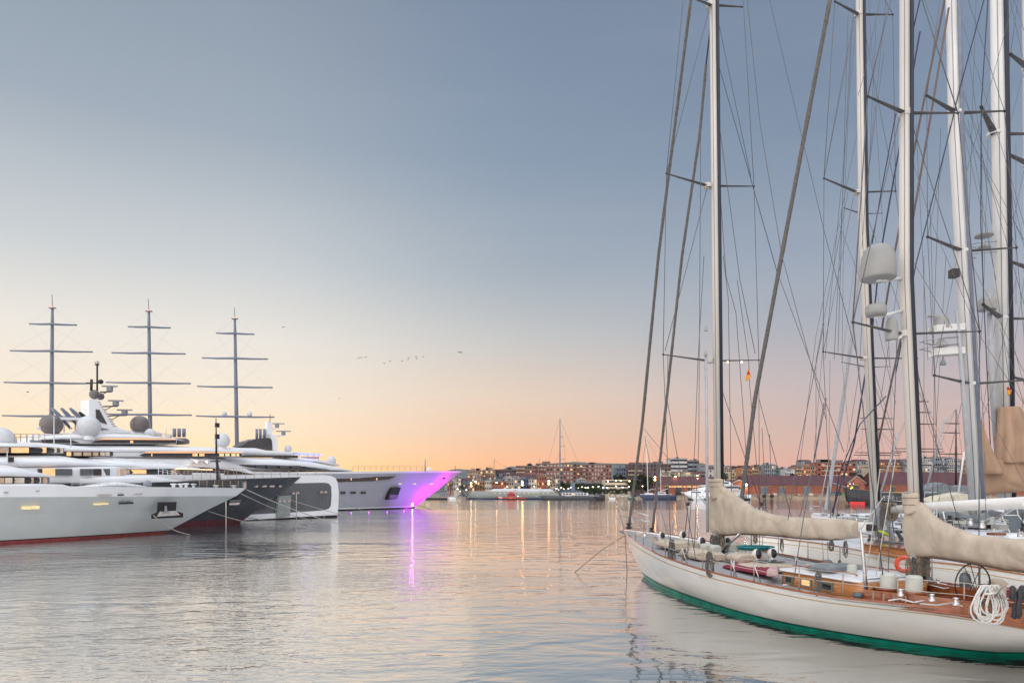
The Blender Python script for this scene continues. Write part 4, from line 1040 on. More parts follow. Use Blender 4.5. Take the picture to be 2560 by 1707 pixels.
mb = MB(); loafpx(mb, fr, [(300, 1140, 1180, 7.5), (560, 1141, 1180, 7.5), (700, 1143, 1180, 7.2), (790, 1152, 1178, 6.4), (850, 1167, 1177, 5.2), (882, 1175, 1178, 4.0)], e=3.4); mb.build('main_deckhouse', WHITE, Fy)
wb = lens(Fy, fr, [(600, 1161, 1162, 7.62), (625, 1160.5, 1168, 7.62), (680, 1160.5, 1174, 7.55), (760, 1164, 1176, 7.2), (826, 1174.5, 1176, 6.2)], GLASSD, e=8)
for x in (640, 668, 700, 730):
    pbox(Fy, 'pane', mat('reflecting_pane', (.07, .08, .09), .1), fr, rectp(x, 1163.5, x + 22, 1170), 7.72, .2, wb)
mb = MB(); loafpx(mb, fr, [(400, 1117, 1141, 5.5), (560, 1117, 1141, 5.5), (645, 1118, 1141, 5.0), (668, 1124, 1141, 4.8), (730, 1128, 1141, 4.4), (735, 1130, 1141, 4.2)], e=5, tc=-1); mb.build('bridge_deckhouse', WHITE, Fy)
pbox(Fy, 'window_band', GLASSD, fr, [(612, 1138), (745, 1138), (745, 1144), (612, 1142)], 4.7, .5)
mb = MB(); loafpx(mb, fr, [(735, 1140, 1152, 4.2), (800, 1148, 1156, 3.6), (850, 1160, 1165, 2.6)], e=4); mb.build('forward_house', WHITE, Fy)
mb = MB(); loafpx(mb, fr, [(733, 1130, 1132, 3.2), (780, 1132, 1134, 3.0), (799, 1134, 1136, 2.6)], e=4); hp = mb.build('hardtop', WHITE, Fy)
mb = MB(); c = fr.hit(768, 1135.5, 2.0); mb.box(c, (6, 3, .1), fr.rz); mb.build('blue_lamp', LAMPB, hp)
for x in (735, 748, 770, 785, 797):
    mb = MB(); mb.tube([fr.hit(x, 1134, 2.8), fr.hit(x, 1148, 2.8)], .09, 5); mb.build('hardtop_post', STEEL, Fy)
pbox(Fy, 'bar_front', LITD, fr, rectp(757, 1141, 796, 1146.5), 2.2, .5)
cas = pbox(Fy, 'funnel_casing', DARKH, fr, [(603, 1115), (620, 1103), (645, 1096), (672, 1094), (682, 1100), (686, 1125), (640, 1120), (612, 1117)], 1.2, 3.4)
pbox(Fy, 'mast_fin', WHITE, fr, [(676, 1084), (686, 1088), (694, 1104), (696, 1126), (683, 1125), (682, 1104)], 1.5, 3.6)
pbox(Fy, 'radar_mast', WHITE, fr, [(669, 1054), (681, 1057), (681, 1094), (668, 1094)], .4, .9)
mb = MB(); mb.tube([fr.hit(675, 1056, 0), fr.hit(675, 1036, 0)], .07, 5); mb.build('antenna', BLACK, Fy)
arm(Fy, fr, 0, 682, 1071, 696, 1069, m=WHITE); arm(Fy, fr, 0, 686, 1089, 712, 1088, m=WHITE)
for x in (642, 651, 661):
    mb = MB(); mb.tube([fr.hit(x, 1097, 0), fr.hit(x, 1072, 0)], .28, 12); mb.build('exhaust_pipe', MASTG, Fy)
for (x, y, r, s_) in ((720, 1122, 9, 1.15), (829, 1152, 11, 1.15), (679, 1119, 4, 1)):
    dome(Fy, fr, x, y, r, 0, DOMEW, cut=-.9, sz=s_, foot=False)
rails(Fy, fr, 882, 1056, (1164, 1164), (1176, 1176), (5.2, 2.0), 13, BRONZE, .05, 2)
mb = MB(); mb.tube([fr.hit(1063, 1177, 0), fr.hit(1063, 1147, 0)], [.25, .12], 6); mb.build('bow_mast', GREYB, Fy)
pbox(Fy, 'bow_crane', WHITE, fr, [(1066, 1176), (1076, 1168), (1083, 1169), (1076, 1175)], .3, .6)
mb = MB(); mb.tube([fr.hit(1138, 1176, 0), fr.hit(1138, 1164, 0)], .08, 5); mb.build('jack_staff', BLACK, Fy)
for k, (x, y) in enumerate(((878, 1281), (922, 1280), (968, 1279), (1010, 1276))):
    c = G(x, y, 0.15) ; mb = MB(); mb.ball(c, .12, 8); mb.build('underwater_light', glow('lamp_violet_soft', (.75, .1, 1), 3), Fy)
def vlamp(pos, to, e, c=(.62, .05, 1.0), cone=110):
    l = bpy.data.lights.new('bow_lamp', 'SPOT'); l.energy = e; l.color = c; l.shadow_soft_size = .25; l.spot_size = R(cone); l.spot_blend = 1.0
    o = bpy.data.objects.new('bow_lamp', l); col.objects.link(o); o.parent = Fy; o.location = ROOTM[Fy.name] @ Vector(pos)
    d = ROOTM[Fy.name].to_3x3() @ (Vector(to) - Vector(pos)); o.rotation_mode = 'QUATERNION'; o.rotation_quaternion = d.to_track_quat('-Z', 'Y')
mb = MB(); c = fr.hit(1031, 1257, 1.2); mb.tube([c + Vector((0, 0, -.8)), c + Vector((0, 0, .5))], .11, 8); mb.build('stem_light', LAMPP, Fy)
vlamp(fr.w(3.0, 3.2, .7), fr.w(-1, .4, 3.4), 3200, (.85, .0, .75), 160); vlamp(fr.w(5.0, 7.5, .8), fr.w(4, .5, 6.5), 3800, (.45, .02, 1.0), 130)
vlamp(fr.w(8.5, 5.2, 1.0), fr.w(11, .2, 7.5), 7500, (.9, .0, .65), 140); vlamp(fr.w(-6.0, 12, .7), fr.w(-6, 3, 5.5), 3000, (.36, .05, 1.0), 120)

PALEW = mat('pale_thin_wire', (.45, .42, .40), .6)
# ---- G: three masted ship behind
frG = Fr((-88, 214), (0.94, 0.3))
Gy = thing('sailing_ship', 'three-masted ship with grey-blue masts and curved yards behind the yachts', 'ship', (-108, 206, 0), frG.rz)
mb = MB()
hull(Fr((-74, 220), (0.94, 0.3)), -80, [(0, 0, 5, .5, 2), (4, 4, 6, .55, 2), (5.5, 8, 6.3, .6, 2.2)], [('hull', NAVY), ('hull_flare', NAVY)], Gy)
masts = [(131, 127, 770, 736, 199.5, [(73, 193, 811), (25, 232, 878), (10, 232, 957), (5, 222, 1040)]),
         (372, 377, 778, 747, 203, [(320, 427, 818), (279, 464, 883), (265, 477, 957), (265, 480, 1036)]),
         (587, 594, 797, 768, 212, [(540, 636, 834), (505, 670, 896), (493, 682, 967), (490, 686, 1041)])]
for (xt, xb, yt, ya, Yg, yards) in masts:
    mb = MB()
    pt, pb = U(xt, yt, Yg), U(xb, 1215, Yg)
    mb.tube([pb, pb + (pt - pb) * .55, pb + (pt - pb) * .93, pt], [.66, .56, .42, .32], 10); m_ = mb.build('mast', MASTG, Gy)
    mb = MB(); mb.tube([pt, U(xt - 1, ya, Yg)], .1, 5); mb.build('topmast_antenna', MASTG, m_)
    mb = MB(); mb.ball(pt + Vector((0, -.3, .2)), .2, 6); mb.build('masthead_light', LAMPR, m_)
    mb = MB(); mb.box(pt, (1.8, 1.0, .2)); mb.build('crosstree', MASTG, m_)
    prev = (U(xt, yt, Yg), U(xt, yt, Yg))
    for (x0, x1, y) in yards:
        mb = MB(); a, b = U(x0, y - 1.5, Yg - 2), U(x1, y + 1.5, Yg + 1.5); mdl = (a + b) / 2 + Vector((0, -.9, -.1))
        pts = [a.lerp(mdl, f) + Vector((0, 0, -.08 * math.sin(f * math.pi))) for f in (0, .5, 1)] + [mdl.lerp(b, f) + Vector((0, 0, -.08 * math.sin(f * math.pi))) for f in (.5, 1)]
        mb.tube(pts, [.24, .36, .42, .36, .24], 8, flat=.8); yd = mb.build('yard', MASTG, Gy)
        cen = U(xt + (xb - xt) * (y - yt) / (1215 - yt), y, Yg)
        for (p0, q) in ((prev[0], a), (prev[1], b)):
            mb = MB(); mb.tube([p0, q], .018, 4); mb.build('stay', PALEW, Gy)
        for q in (a, b):
            mb = MB(); mb.tube([q, cen + Vector((0, 0, -8.5))], .018, 4); mb.build('stay', PALEW, Gy)
        prev = (cen + Vector((0, 0, -1)), cen + Vector((0, 0, -1)))
        if y == 1041:
            for x in (561, 624):
                c = U(x, y - 6, Yg); mb = MB(); mb.ball(c, .8, 12, cut=-.7, sz=1.1); mb.build('radome', DOMEW, yd)

# mooring lines of the left yachts
ML = [('mooring line from the nearest yacht’s upper fairlead', (449, 1232, 78), (640, 1288, 104)), ('mooring line from the nearest yacht’s bow tip', (617, 1224, 78), (880, 1318, 79)),
      ('long mooring line from the nearest bow tip to the box bow', (603, 1234, 78), (780, 1300, 100)), ('mooring line from low on the nearest stem', (520, 1277, 73), (710, 1316, 81)), ('mooring line from the nearest anchor pocket to the water', (383, 1288, 62), (475, 1336, 65.6)),
      ('mooring line from the charcoal bow', (640, 1218, 97), (915, 1300, 100)), ('mooring line from the box bow left fairlead', (745, 1232, 108), (865, 1288, 121)), ('mooring line from the box bow right fairlead', (815, 1229, 112), (935, 1286, 126)),
      ('mooring line from the magenta yacht rear fairlead', (1001, 1210, 178), (1048, 1248, 190)), ('mooring line from the magenta yacht front fairlead', (1038, 1210, 184), (1075, 1229, 190)), ('pale taut line low under the charcoal hull', (600, 1290, 96), (775, 1319, 79)),
      ('thin dark line past the magenta stem', (1040, 1262, 185), (1080, 1273, 166)), ('thin dark line slanting from the schooner bow', (1190, 1252, 340), (1248, 1271, 175)), ('second thin dark line left of the schooner bow', (1130, 1254, 310), (1186, 1272, 170))]
for i, (lb, a, b) in enumerate(ML):
    A_, B_ = U(*a), U(*b); B_.z = max(B_.z, -.05) ; mb = MB()
    pts = [A_.lerp(B_, k / 8) - Vector((0, 0, .35 * math.sin(math.pi * k / 8) * (1 if i < 8 else 0))) for k in range(9)]
    mb.tube(pts, .045 * (1.0 if i < 11 else 1.4), 5); tag(mb.build('mooring_line', mat('dull_rope', (.36, .34, .31), .85) if i < 8 or i == 10 else ROPEG), lb.replace('’', "'"), 'mooring line', 'mooring lines of the left yachts')
for i, (x, y0, y1, Yp) in enumerate(((565, 1252, 1318, 79), (741, 1234, 1298, 104), (810, 1231, 1294, 110))):
    mb = MB(); a, b = U(x, y1, Yp), U(x, y0, Yp); a.z = -.5; mb.tube([a, b], .06, 6)
    tag(mb.build('mooring_chain', WIREP), 'pale vertical chain hanging to the water at the %s' % ['charcoal hull', 'middle of the box bow', 'front of the box bow'][i], 'chain', 'hanging mooring chains')
# ================================================================ sailing yachts on the right
MASTL = mat('light_spar_paint', (.70, .69, .67), .32, var=.05, stretch=(1, 1, .15))
PALEG = mat('pale_grey_spar', (.42, .43, .45), .4)
AX = Vector((-0.22, 0.975)).normalized()
RX = Vector((AX.y, -AX.x))
def resample(P, n):
    """smooth curve through points, by distance along the boat's axis"""
    s = [-(Vector((p.x, p.y)) - Vector((P[0].x, P[0].y))).dot(AX) for p in P]
    out = []
    for i in range(n + 1):
        f = (i / n) ** 1.35; t = s[0] + (s[-1] - s[0]) * f
        k = max(j for j in range(len(s) - 1) if s[j] <= t + 1e-6)
        h = s[k + 1] - s[k]; u = (t - s[k]) / h
        def tan(j):
            if j == 0: return (P[1] - P[0]) / (s[1] - s[0])
            if j == len(P) - 1: return (P[-1] - P[-2]) / (s[-1] - s[-2])
            return (P[j + 1] - P[j - 1]) / (s[j + 1] - s[j - 1])
        m0, m1 = tan(k) * h, tan(k + 1) * h
        out.append(P[k] * (2 * u**3 - 3 * u**2 + 1) + m0 * (u**3 - 2 * u**2 + u) + P[k + 1] * (-2 * u**3 + 3 * u**2) + m1 * (u**3 - u**2))
    return out
def classic_hull(root, Np, Wp, Fp, mats, n=40, beam=5.5, toe=TEAK, gold=True, lines=(.03, .885, .93, 1.0), deck=DECK):
    Nn = resample(Np, n)
    if Fp:
        Ff = resample(Fp, n)
    else:
        Ff = [p + Vector((RX.x, RX.y, 0)) * beam * min(1, (i / n * 3.2)) ** .6 * (1 if i < n * .8 else 1 - .35 * ((i / n - .8) / .2) ** 2) for i, p in enumerate(Nn)]
    if Wp:
        Ww = resample(Wp, n)
    else:
        Ww = []
        for i, p in enumerate(Nn):
            q = p.lerp(Ff[i], .10) - Vector((AX.x, AX.y, 0)) * 2.2 * max(0, 1 - i / n * 2.5) + Vector((AX.x, AX.y, 0)) * 1.6 * max(0, (i / n - .6) / .4); q.z = 0; Ww.append(q)
    Wf = [Ww[i] + (Ff[i] - Nn[i]) * (0 if i == 0 else min(.82, i / n * 3.4)) * Vector((1, 1, 0)).length / math.sqrt(2) for i in range(n + 1)]
    for w in Wf: w.z = 0
    def sect(a, w, t, side):
        p = a.lerp(w, t); out = Vector((RX.x, RX.y, 0)) * side * .16 * math.sin(math.pi * min(1, t)) * min(1, (p - Nn[0]).length / 5)
        return p + out
    def strip(t0, t1, name, m, off=0.0, k=1):
        mb = MB()
        for (A_, W_, sd) in ((Nn, Ww, -1), (Ff, Wf, 1)):
            rings = []
            for i in range(n + 1):
                r_ = []
                for j in range(k + 1):
                    t = t0 + (t1 - t0) * j / k
                    p = sect(A_[i], W_[i], t, sd) if t <= 1 else W_[i] + Vector((0, 0, -(t - 1) * 2))
                    r_.append(p + Vector((RX.x, RX.y, 0)) * sd * off)
                rings.append(r_)
            mb.loft(rings, closed=False, cap=False)
        # transom
        return mb
    mb = strip(0, lines[1], 'hull', mats[0], k=8)
    ea, eb = [sect(Nn[-1], Ww[-1], j / 6, -1) for j in range(7)], [sect(Ff[-1], Wf[-1], j / 6, 1) for j in range(7)]
    mb.loft([ea, eb], closed=False, cap=False)
    mb.build('hull', mats[0], root)
    strip(lines[1], lines[2], '', 0, .002).build('waterline_stripe', mats[1], root)
    strip(lines[2], 1.3, '', 0, .002, 4).build('boot_stripe', mats[2], root)
    if gold:
        strip(.145, .165, '', 0, .006).build('gold_stripe', GOLD, root)
    mb = MB(); m = n + 1
    dn = [p + Vector((RX.x, RX.y, 0)) * .06 - Vector((0, 0, .09)) for p in Nn]; df = [p - Vector((RX.x, RX.y, 0)) * .06 - Vector((0, 0, .09)) for p in Ff]
    rings = []
    for i in range(m):
        rings.append([dn[i].lerp(df[i], j / 4) + Vector((0, 0, .05 * math.sin(math.pi * j / 4))) for j in range(5)])
    mb.loft(rings, closed=False, cap=False); mb.build('deck', deck, root)
    mb = MB()
    for C in (Nn, Ff):
        mb.loft([[p + Vector((RX.x * a, RX.y * a, b)) for a, b in ((-.03, -.03), (.03, -.03), (.03, .025), (-.03, .025))] for p in C], cap=True, smooth=False)
    mb.build('toe_rail', toe, root)
    return Nn, Ff, Ww
def at_px(C, px):
    for a, b in zip(C, C[1:]):
        xa, xb = CX + a.x / a.y * FP, CX + b.x / b.y * FP
        if xa <= px <= xb and xb > xa:
            return a.lerp(b, (px - xa) / (xb - xa))
    return C[-1]
def bpart(root, name, m, mb, label=None): return mb.build(name, m, root, label)
def mast_rig(root, top, base, Y, wpx, spreaders, m=MASTC, tips=True, track=TRACK, deckpx=(-60, 60), ytop=None, shroud=True, depth=.045, extra_low=True):
    pt, pb = U(top[0], top[1], Y), U(base[0], base[1], Y)
    if len(top) > 2: mid_ = U(top[2], top[3], Y); pts = [pb, mid_, pt]
    else: pts = [pb, pt]
    r0 = wpx / 2 / FP * Y
    mb = MB(); mb.tube(pts, [r0] * (len(pts) - 1) + [r0 * .9], 16); ms = mb.build('mast', m, root)
    if track:
        mb = MB(); mb.tube([p + Vector((r0 * .80, -r0 * .50, 0)) for p in pts], r0 * .55, 8); mb.build('sail_track', track, ms)
        mb = MB(); mb.tube([p + Vector((r0 * .25, -r0 * .99, 0)) for p in pts], r0 * .05, 4); mb.build('halyard', WIREP, ms)
        mb = MB(); mb.tube([p + Vector((-r0 * .55, -r0 * .87, 0)) for p in pts], r0 * .045, 4); mb.build('halyard', ROPEG, ms)
    L = [U(top[0] - 14, -90, Y * (1 - depth * .4))]; Rr = [U(top[0] + 14, -90, Y * (1 + depth * .4))]
    for (lt, jt, rt) in spreaders:
        j = U(jt[0], jt[1], Y); a, b = U(lt[0], lt[1], Y * (1 - depth)), U(rt[0], rt[1], Y * (1 + depth * .6))
        for q in (a, b):
            mb = MB(); mb.tube([j, q], [r0 * .55, r0 * .24], 8, flat=.45); sp_ = mb.build('spreader', SPREAD, ms)
            mb = MB(); mb.ball(q, r0 * .26, 8); mb.build('spreader_end', BLACK, sp_)
        mb = MB(); mb.revolve(j - Vector((0, 0, .08)), [(r0 * 1.02, 0), (r0 * 1.05, .03), (r0 * 1.05, .13), (r0 * 1.02, .16)], 16); mb.build('spreader_band', m, ms)
        L.append(a); Rr.append(b)
    if shroud:
        L.append(U(base[0] + deckpx[0], base[1] + 20, Y * (1 - depth * .9))); Rr.append(U(base[0] + deckpx[1], base[1] - 15, Y * (1 + depth * .6)))
        for C in (L, Rr):
            for a, b in zip(C, C[1:]):
                mb = MB(); mb.tube([a, b], .016, 4); mb.build('shroud', WIRE, root)
        for C, sg in ((L, -1), (Rr, 1)):
            for i in range(len(spreaders)):
                j = U(spreaders[i][1][0], spreaders[i][1][1] + 14, Y)
                mb = MB(); mb.tube([j + Vector((sg * r0, 0, 0)), C[i + 2]], .012, 4); mb.build('diagonal_stay', WIRE, root)
    return ms, pt, pb
def furler(root, pts, rpx, m=ROPEG, name='furled_headsail', twist=True, foot=BLACK):
    """a sail rolled tightly round its stay; pts (px,py,Y)"""
    P = [U(*p) for p in pts]; Q = []; rad = []
    n = 60
    cum = [0]
    for a, b in zip(P, P[1:]): cum.append(cum[-1] + (b - a).length)
    for i in range(n + 1):
        t = cum[-1] * i / n; k = max(j for j in range(len(cum) - 1) if cum[j] <= t + 1e-6)
        u = (t - cum[k]) / (cum[k + 1] - cum[k]); q = P[k].lerp(P[k + 1], u)
        Q.append(q); rad.append(rpx / FP * q.y * (1 + .14 * noise.noise(Vector((i * .35, rpx, 0)))))
    mb = MB(); mb.tube(Q, rad, 10); s = mb.build(name, m, root)
    if twist:
        mb = MB(); n2 = 900; hp = []
        for i in range(n2 + 1):
            f = i / n2 * n; k = min(n - 1, int(f)); q = Q[k].lerp(Q[k + 1], f - k); r = rad[k]
            an = i / n2 * cum[-1] / .55 * 2 * math.pi
            hp.append(q + Vector((math.cos(an) * r, math.sin(an) * r, 0)))
        mb.tube(hp, rad[0] * .16, 4); mb.build('sheet_wrap', ROPEB if m is ROPEG else ROPEG, s)
    return s
def coil(root, name, m, c, h, w, loops=7, r=.014, seed=0, vec=(1, 0, 0)):
    rnd = random.Random(seed); v = Vector(vec); mb = MB()
    for k in range(loops):
        ww, hh, ox = w * rnd.uniform(.6, 1.05), h * rnd.uniform(.75, 1.05), rnd.uniform(-.3, .3) * w
        pts = [Vector(c) + v * (ox + ww * .5 * math.sin(a) * (1 - .4 * math.cos(a))) + Vector((0, rnd.uniform(-.02, .02), -hh * .5 * (1 - math.cos(a)))) for a in [2 * math.pi * i / 18 for i in range(19)]]
        mb.tube(pts, r, 5)
    mb.tube([Vector(c) + Vector((-w * .3, -.03, -h * .22)), Vector(c) + Vector((w * .3, -.03, -h * .2))], r * 1.5, 6)
    return mb.build(name, m, root)
def cover_box(root, name, m, px, pybase, z, w, h, d, e=3.0, wr=.02, rz=None):
    c = D1(px, pybase) if z < 1.5 or root is R1 and z < 1.84 else G(px, pybase, z)
    z = c.z if z < 1.84 else z
    mb = MB(); rings = []
    for i in range(9):
        f = i / 8; k = (1 - abs(2 * f - 1) ** 5) ** .35 if 0 < f < 1 else .5
        p = c + Vector((AX.x, AX.y, 0)) * (d * (f - .5)); rings.append(se_ring(p, RX, w / 2 * (.75 + .25 * k), z, z + h * (.6 + .4 * k), e, 18, wr))
    mb.loft(rings); return mb.build(name, m, root)

def collar(parent, xa, ya, xb, yb, wa, wb, Y):
    """the cover's neck wrapped round the mast"""
    mb = MB(); rings = []
    for i in range(9):
        f = i / 8; c = U(xa + (xb - xa) * f, ya + (yb - ya) * f, Y); r = (wa + (wb - wa) * f) / 2 / FP * Y
        rings.append([c + Vector((math.cos(a) * r, math.sin(a) * r, .03 * math.sin(3 * a))) * (1) + Vector((math.cos(a), math.sin(a), 0)) * .018 * math.sin(5 * a + 3 * f) * (.3 + f) for a in [2 * math.pi * k / 30 for k in range(30)]])
    mb.loft(rings); mb.build('cover_collar', CANVAS, parent)
    for z in (.12, .3):
        c = U(xa, ya, Y) - Vector((0, 0, z)); r = wa / 2 / FP * Y + .012; mb = MB(); mb.tube([c + Vector((math.cos(a) * r, math.sin(a) * r, 0)) for a in [2 * math.pi * k / 20 for k in range(21)]], .007, 4, cap=False); mb.build('collar_strap', CANVD, parent)
# ---- R1: white ketch with green boot stripe
NL = [(1556, 1322, 2.10), (1570, 1336, 2.06), (1589, 1352, 1.98), (1620, 1371, 1.88), (1664, 1392, 1.75), (1757, 1423, 1.55), (1885, 1454, 1.42), (2060, 1487, 1.36), (2225, 1506, 1.36), (2372, 1521, 1.34), (2560, 1549, 1.32), (2740, 1588, 1.36)]
FL = [(1556, 1322, 2.10), (1591, 1321, 2.0), (1681, 1337, 1.80), (1770, 1352, 1.62), (1872, 1370, 1.48), (2060, 1403, 1.38), (2300, 1446, 1.36), (2560, 1492, 1.34), (2740, 1560, 1.36)]
WL = [(1611, 1441), (1624, 1451), (1660, 1471), (1725, 1496), (1906, 1550), (2131, 1593), (2311, 1618), (2491, 1635), (2640, 1635)]
c0 = G(*NL[0])
R1 = thing('sailing_yacht', 'nearest white classic ketch with green waterline and varnished cockpit', 'yacht', (8.6, 24, 0), math.atan2(AX.y, AX.x), 'classic sailing yachts on the right')
fP = [G(*q) for q in FL]
fP = [fP[0]] + [p for p in fP[1:] if -(Vector((p.x, p.y)) - Vector((c0.x, c0.y))).dot(AX) > .6]
N1, F1, W1 = classic_hull(R1, [G(*q) for q in NL], [G(x, y, 0) for x, y in WL], fP, (HULLW, BLACK, TEALB), n=60)
def deckz(x, y):
    t = -(Vector((x, y)) - Vector((N1[0].x, N1[0].y))).dot(AX)
    for a, b in zip(N1, N1[1:]):
        sa, sb = -(Vector((a.x, a.y)) - Vector((N1[0].x, N1[0].y))).dot(AX), -(Vector((b.x, b.y)) - Vector((N1[0].x, N1[0].y))).dot(AX)
        if sa <= t <= sb: return a.z + (b.z - a.z) * (t - sa) / (sb - sa) - .06
    return 1.28 if t > 5 else 1.95
def D1(px, py, up=0.0):
    z = 1.5
    for _ in range(6):
        p = G(px, py, z); z = deckz(p.x, p.y)
    return G(px, py, z) + Vector((0, 0, up))
def rail_posts(root, C, xs, hgt=.62, m=BRONZE, inward=.05, lines_=(0.6, .33), rr=.015):
    tops = []
    for x in xs:
        p = at_px(C, x) + Vector((0, 0, .03)); mb = MB(); mb.tube([p, p + Vector((0, 0, hgt))], [rr * 1.2, rr], 6); mb.build('stanchion', m, root); tops.append(p)
    for h in lines_:
        mb = MB(); pts = []
        for a, b in zip(tops, tops[1:]):
            pts += [a + Vector((0, 0, h)), a.lerp(b, .5) + Vector((0, 0, h - .015))]
        pts.append(tops[-1] + Vector((0, 0, h))); mb.tube(pts, .0075, 4); mb.build('lifeline', WIREP, root)
    return tops
rail_posts(R1, N1, [1589, 1608, 1632, 1663, 1705, 1757, 1828, 1885, 1998, 2108, 2245, 2411, 2600])
rail_posts(R1, F1, [1610, 1645, 1682, 1744, 1800, 1878, 1906, 1946, 2020, 2100, 2200, 2330, 2450], m=MASTG)
for x0, x1 in ((1705, 1712), (1828, 1836), (1885, 1896), (1835, 1828)):
    a = at_px(N1, x1) + Vector((.12, .1, -.05)); b = at_px(N1, x0) + Vector((0, 0, .5)); mb = MB(); mb.tube([a, b], .018, 6); mb.build('stanchion_brace', STEEL, R1)
# pulpit
a0 = G(1560, 1324, 2.1)
pa = [U(1545, 1273, 36.6), U(1580, 1277, 35.5), U(1623, 1289, 34.0)]; pb_ = [U(1550, 1289, 36.6), U(1585, 1295, 35.5), U(1626, 1306, 34.0)]
mb = MB(); mb.tube([U(1561, 1322, 36.2), U(1545, 1273, 36.6)], .022, 6); mb.tube(pa, .022, 6); mb.tube(pb_, .018, 6)
mb.tube([U(1587, 1318, 35.0), U(1573, 1276, 35.6)], .02, 6); mb.tube([U(1625, 1326, 34.0), U(1614, 1287, 34.2)], .02, 6); mb.tube([U(1547, 1280, 36.6), U(1560, 1322, 33.9), U(1547, 1276, 36.6)], .016, 6)
mb.build('pulpit', STEEL, R1)
mb = MB(); mb.prism([U(1547, 1326, 36), U(1560, 1327, 35.6), U(1562, 1336, 35.5), U(1553, 1333, 36)], (0, .25, 0)); mb.build('anchor', MASTG, R1)
# headsails furled, fore stays
furler(R1, [(1727, 0, 27.5), (1646, 640, 31.5), (1606, 1055, 34.2), (1573, 1308, 35.6)], 3.6)
mb = MB(); c = G(1572, 1322, 2.05); mb.revolve(c + Vector((0, 0, .0)), [(.03, 0), (.16, .02), (.16, .12), (.09, .14), (.09, .24), (.16, .26), (.16, .32), (.02, .34)], 14); mb.build('furling_drum', BLACK, R1)
furler(R1, [(1765, 163, 27.2), (1750, 330, 27.8), (1705, 640, 29), (1632, 1318, 32.8)], 3.3)
mb = MB(); mb.tube([U(1782, 20, 27), U(1765, 163, 27.2)], .03, 6); mb.build('forestay', BLACK, R1)
mb = MB(); c = G(1629, 1331, 1.85); mb.revolve(c, [(.03, 0), (.15, .02), (.15, .1), (.08, .12), (.08, .2), (.15, .22), (.15, .27), (.02, .28)], 14); mb.build('furling_drum', BLACK, R1)
# main mast
YM = 26.6
m1, mt, mbp = mast_rig(R1, (1782, -60), (1797, 1390), YM, 20, [((1738, -2), (1776, 13), (1855, 18)), ((1666, 434), (1770, 465), (1885, 466)), ((1658, 886), (1772, 902), (1897, 900))], shroud=False)
mb = MB(); mb.tube([U(1769, 1330, YM - .4), U(1765, 890, YM - .35)], .06, 8); mb.build('spinnaker_pole', PALEG, m1)
for (x, y) in ((1765, 827), (1764, 888)): mb = MB(); mb.revolve(U(x, y, YM - .4), [(.07, 0), (.05, .12), (.01, .2)], 8); mb.build('deck_light', DOMEG, m1)
for x in (1819, 1854):
    mb = MB(); mb.ball(U(x, 905, YM + .3), .028, 8); mb.build('spreader_light', LAMPS, m1)
ws = [[(1708, 0, 25.2), (1666, 434, 25.4)], [(1666, 434, 25.4), (1658, 886, 25.4)], [(1658, 886, 25.4), (1665, 1060, 24.9), (1678, 1395, 24)], [(1772, 27, 26.5), (1666, 434, 25.4)], [(1767, 473, 26.6), (1663, 876, 25.4)],
      [(1858, 0, 27.5), (1885, 466, 27.6)], [(1885, 466, 27.6), (1897, 900, 27.6)], [(1897, 900, 27.6), (1899, 1385, 28.5)], [(1868, 0, 27), (1900, 310, 27), (1955, 640, 26.5), (2033, 930, 26), (2066, 1050, 25)],
      [(1792, 147, 26.6), (1942, 678, 25), (2062, 1000, 24), (2110, 1130, 23)], [(1924, 0, 26), (2060, 576, 26), (2140, 880, 26)], [(1788, 237, 26.6), (1850, 700, 27), (1888, 884, 27.5)], [(1794, 45, 26.6), (1877, 442, 27.5)],
      [(1788, 300, 26.6), (1815, 690, 27), (1840, 783, 27), (1861, 1069, 27.5), (1880, 1370, 28)], [(1752, 300, 26), (1747, 1100, 26), (1735, 1395, 25)], [(1787, 922, 26.6), (1863, 1145, 27.4), (1900, 1255, 28)], [(1808, 640, 27), (1821, 750, 27), (1827, 1162, 27.3), (1830, 1290, 27.5)],
      [(1843, 700, 27), (1872, 905, 27.5), (1874, 960, 27.5), (1893, 1180, 28), (1905, 1300, 28)], [(1897, 994, 27.6), (1925, 1100, 28), (1978, 1290, 28)], [(1924, 1085, 28), (1931, 1300, 28)], [(1905, 1070, 28), (1916, 1290, 28)], [(1760, 640, 26.3), (1745, 900, 26.2), (1738, 1100, 26), (1718, 1400, 24)],
      [(2060, 808, 24), (1991, 1158, 23), (1970, 1300, 22)], [(2060, 1006, 22), (2008, 1300, 19.6), (1984, 1452, 19)], [(2066, 995, 22), (2030, 1180, 20.5), (1999, 1290, 19.6)], [(1670, 885, 25), (1668, 1000, 25), (1740, 1400, 23)], [(1606, 1066, 33), (1621, 1085, 31), (1768, 1265, 27)], [(1612, 1090, 33), (1638, 1230, 30), (1690, 1400, 24)]]
wires(R1, 'stay', WIRE, ws, .013)
wires(R1, 'stay', WIREB, [[(1792, 147, 26.55), (1942, 678, 24.95)]], .012)
wires(R1, 'halyard', WIREP, [[(2200, 1172, 18.4), (2160, 1490, 18.2)], [(2240, 1140, 18.4), (2180, 1497, 17.7)], [(2210, 1240, 18), (2150, 1325, 18)]], .014)
for k, x in enumerate((1723, 1904)):
    a = at_px(N1 if k == 0 else F1, x) if False else None
mb = MB(); fl = [U(1871, 922, 27.5), U(1878, 942, 27.4), U(1866, 953, 27.3), U(1864, 947, 27.4)]
mb.add(fl + [p + Vector((0, .03, 0)) for p in fl], [(0, 1, 2, 3), (7, 6, 5, 4), (0, 4, 5, 1), (1, 5, 6, 2), (2, 6, 7, 3), (3, 7, 4, 0)])
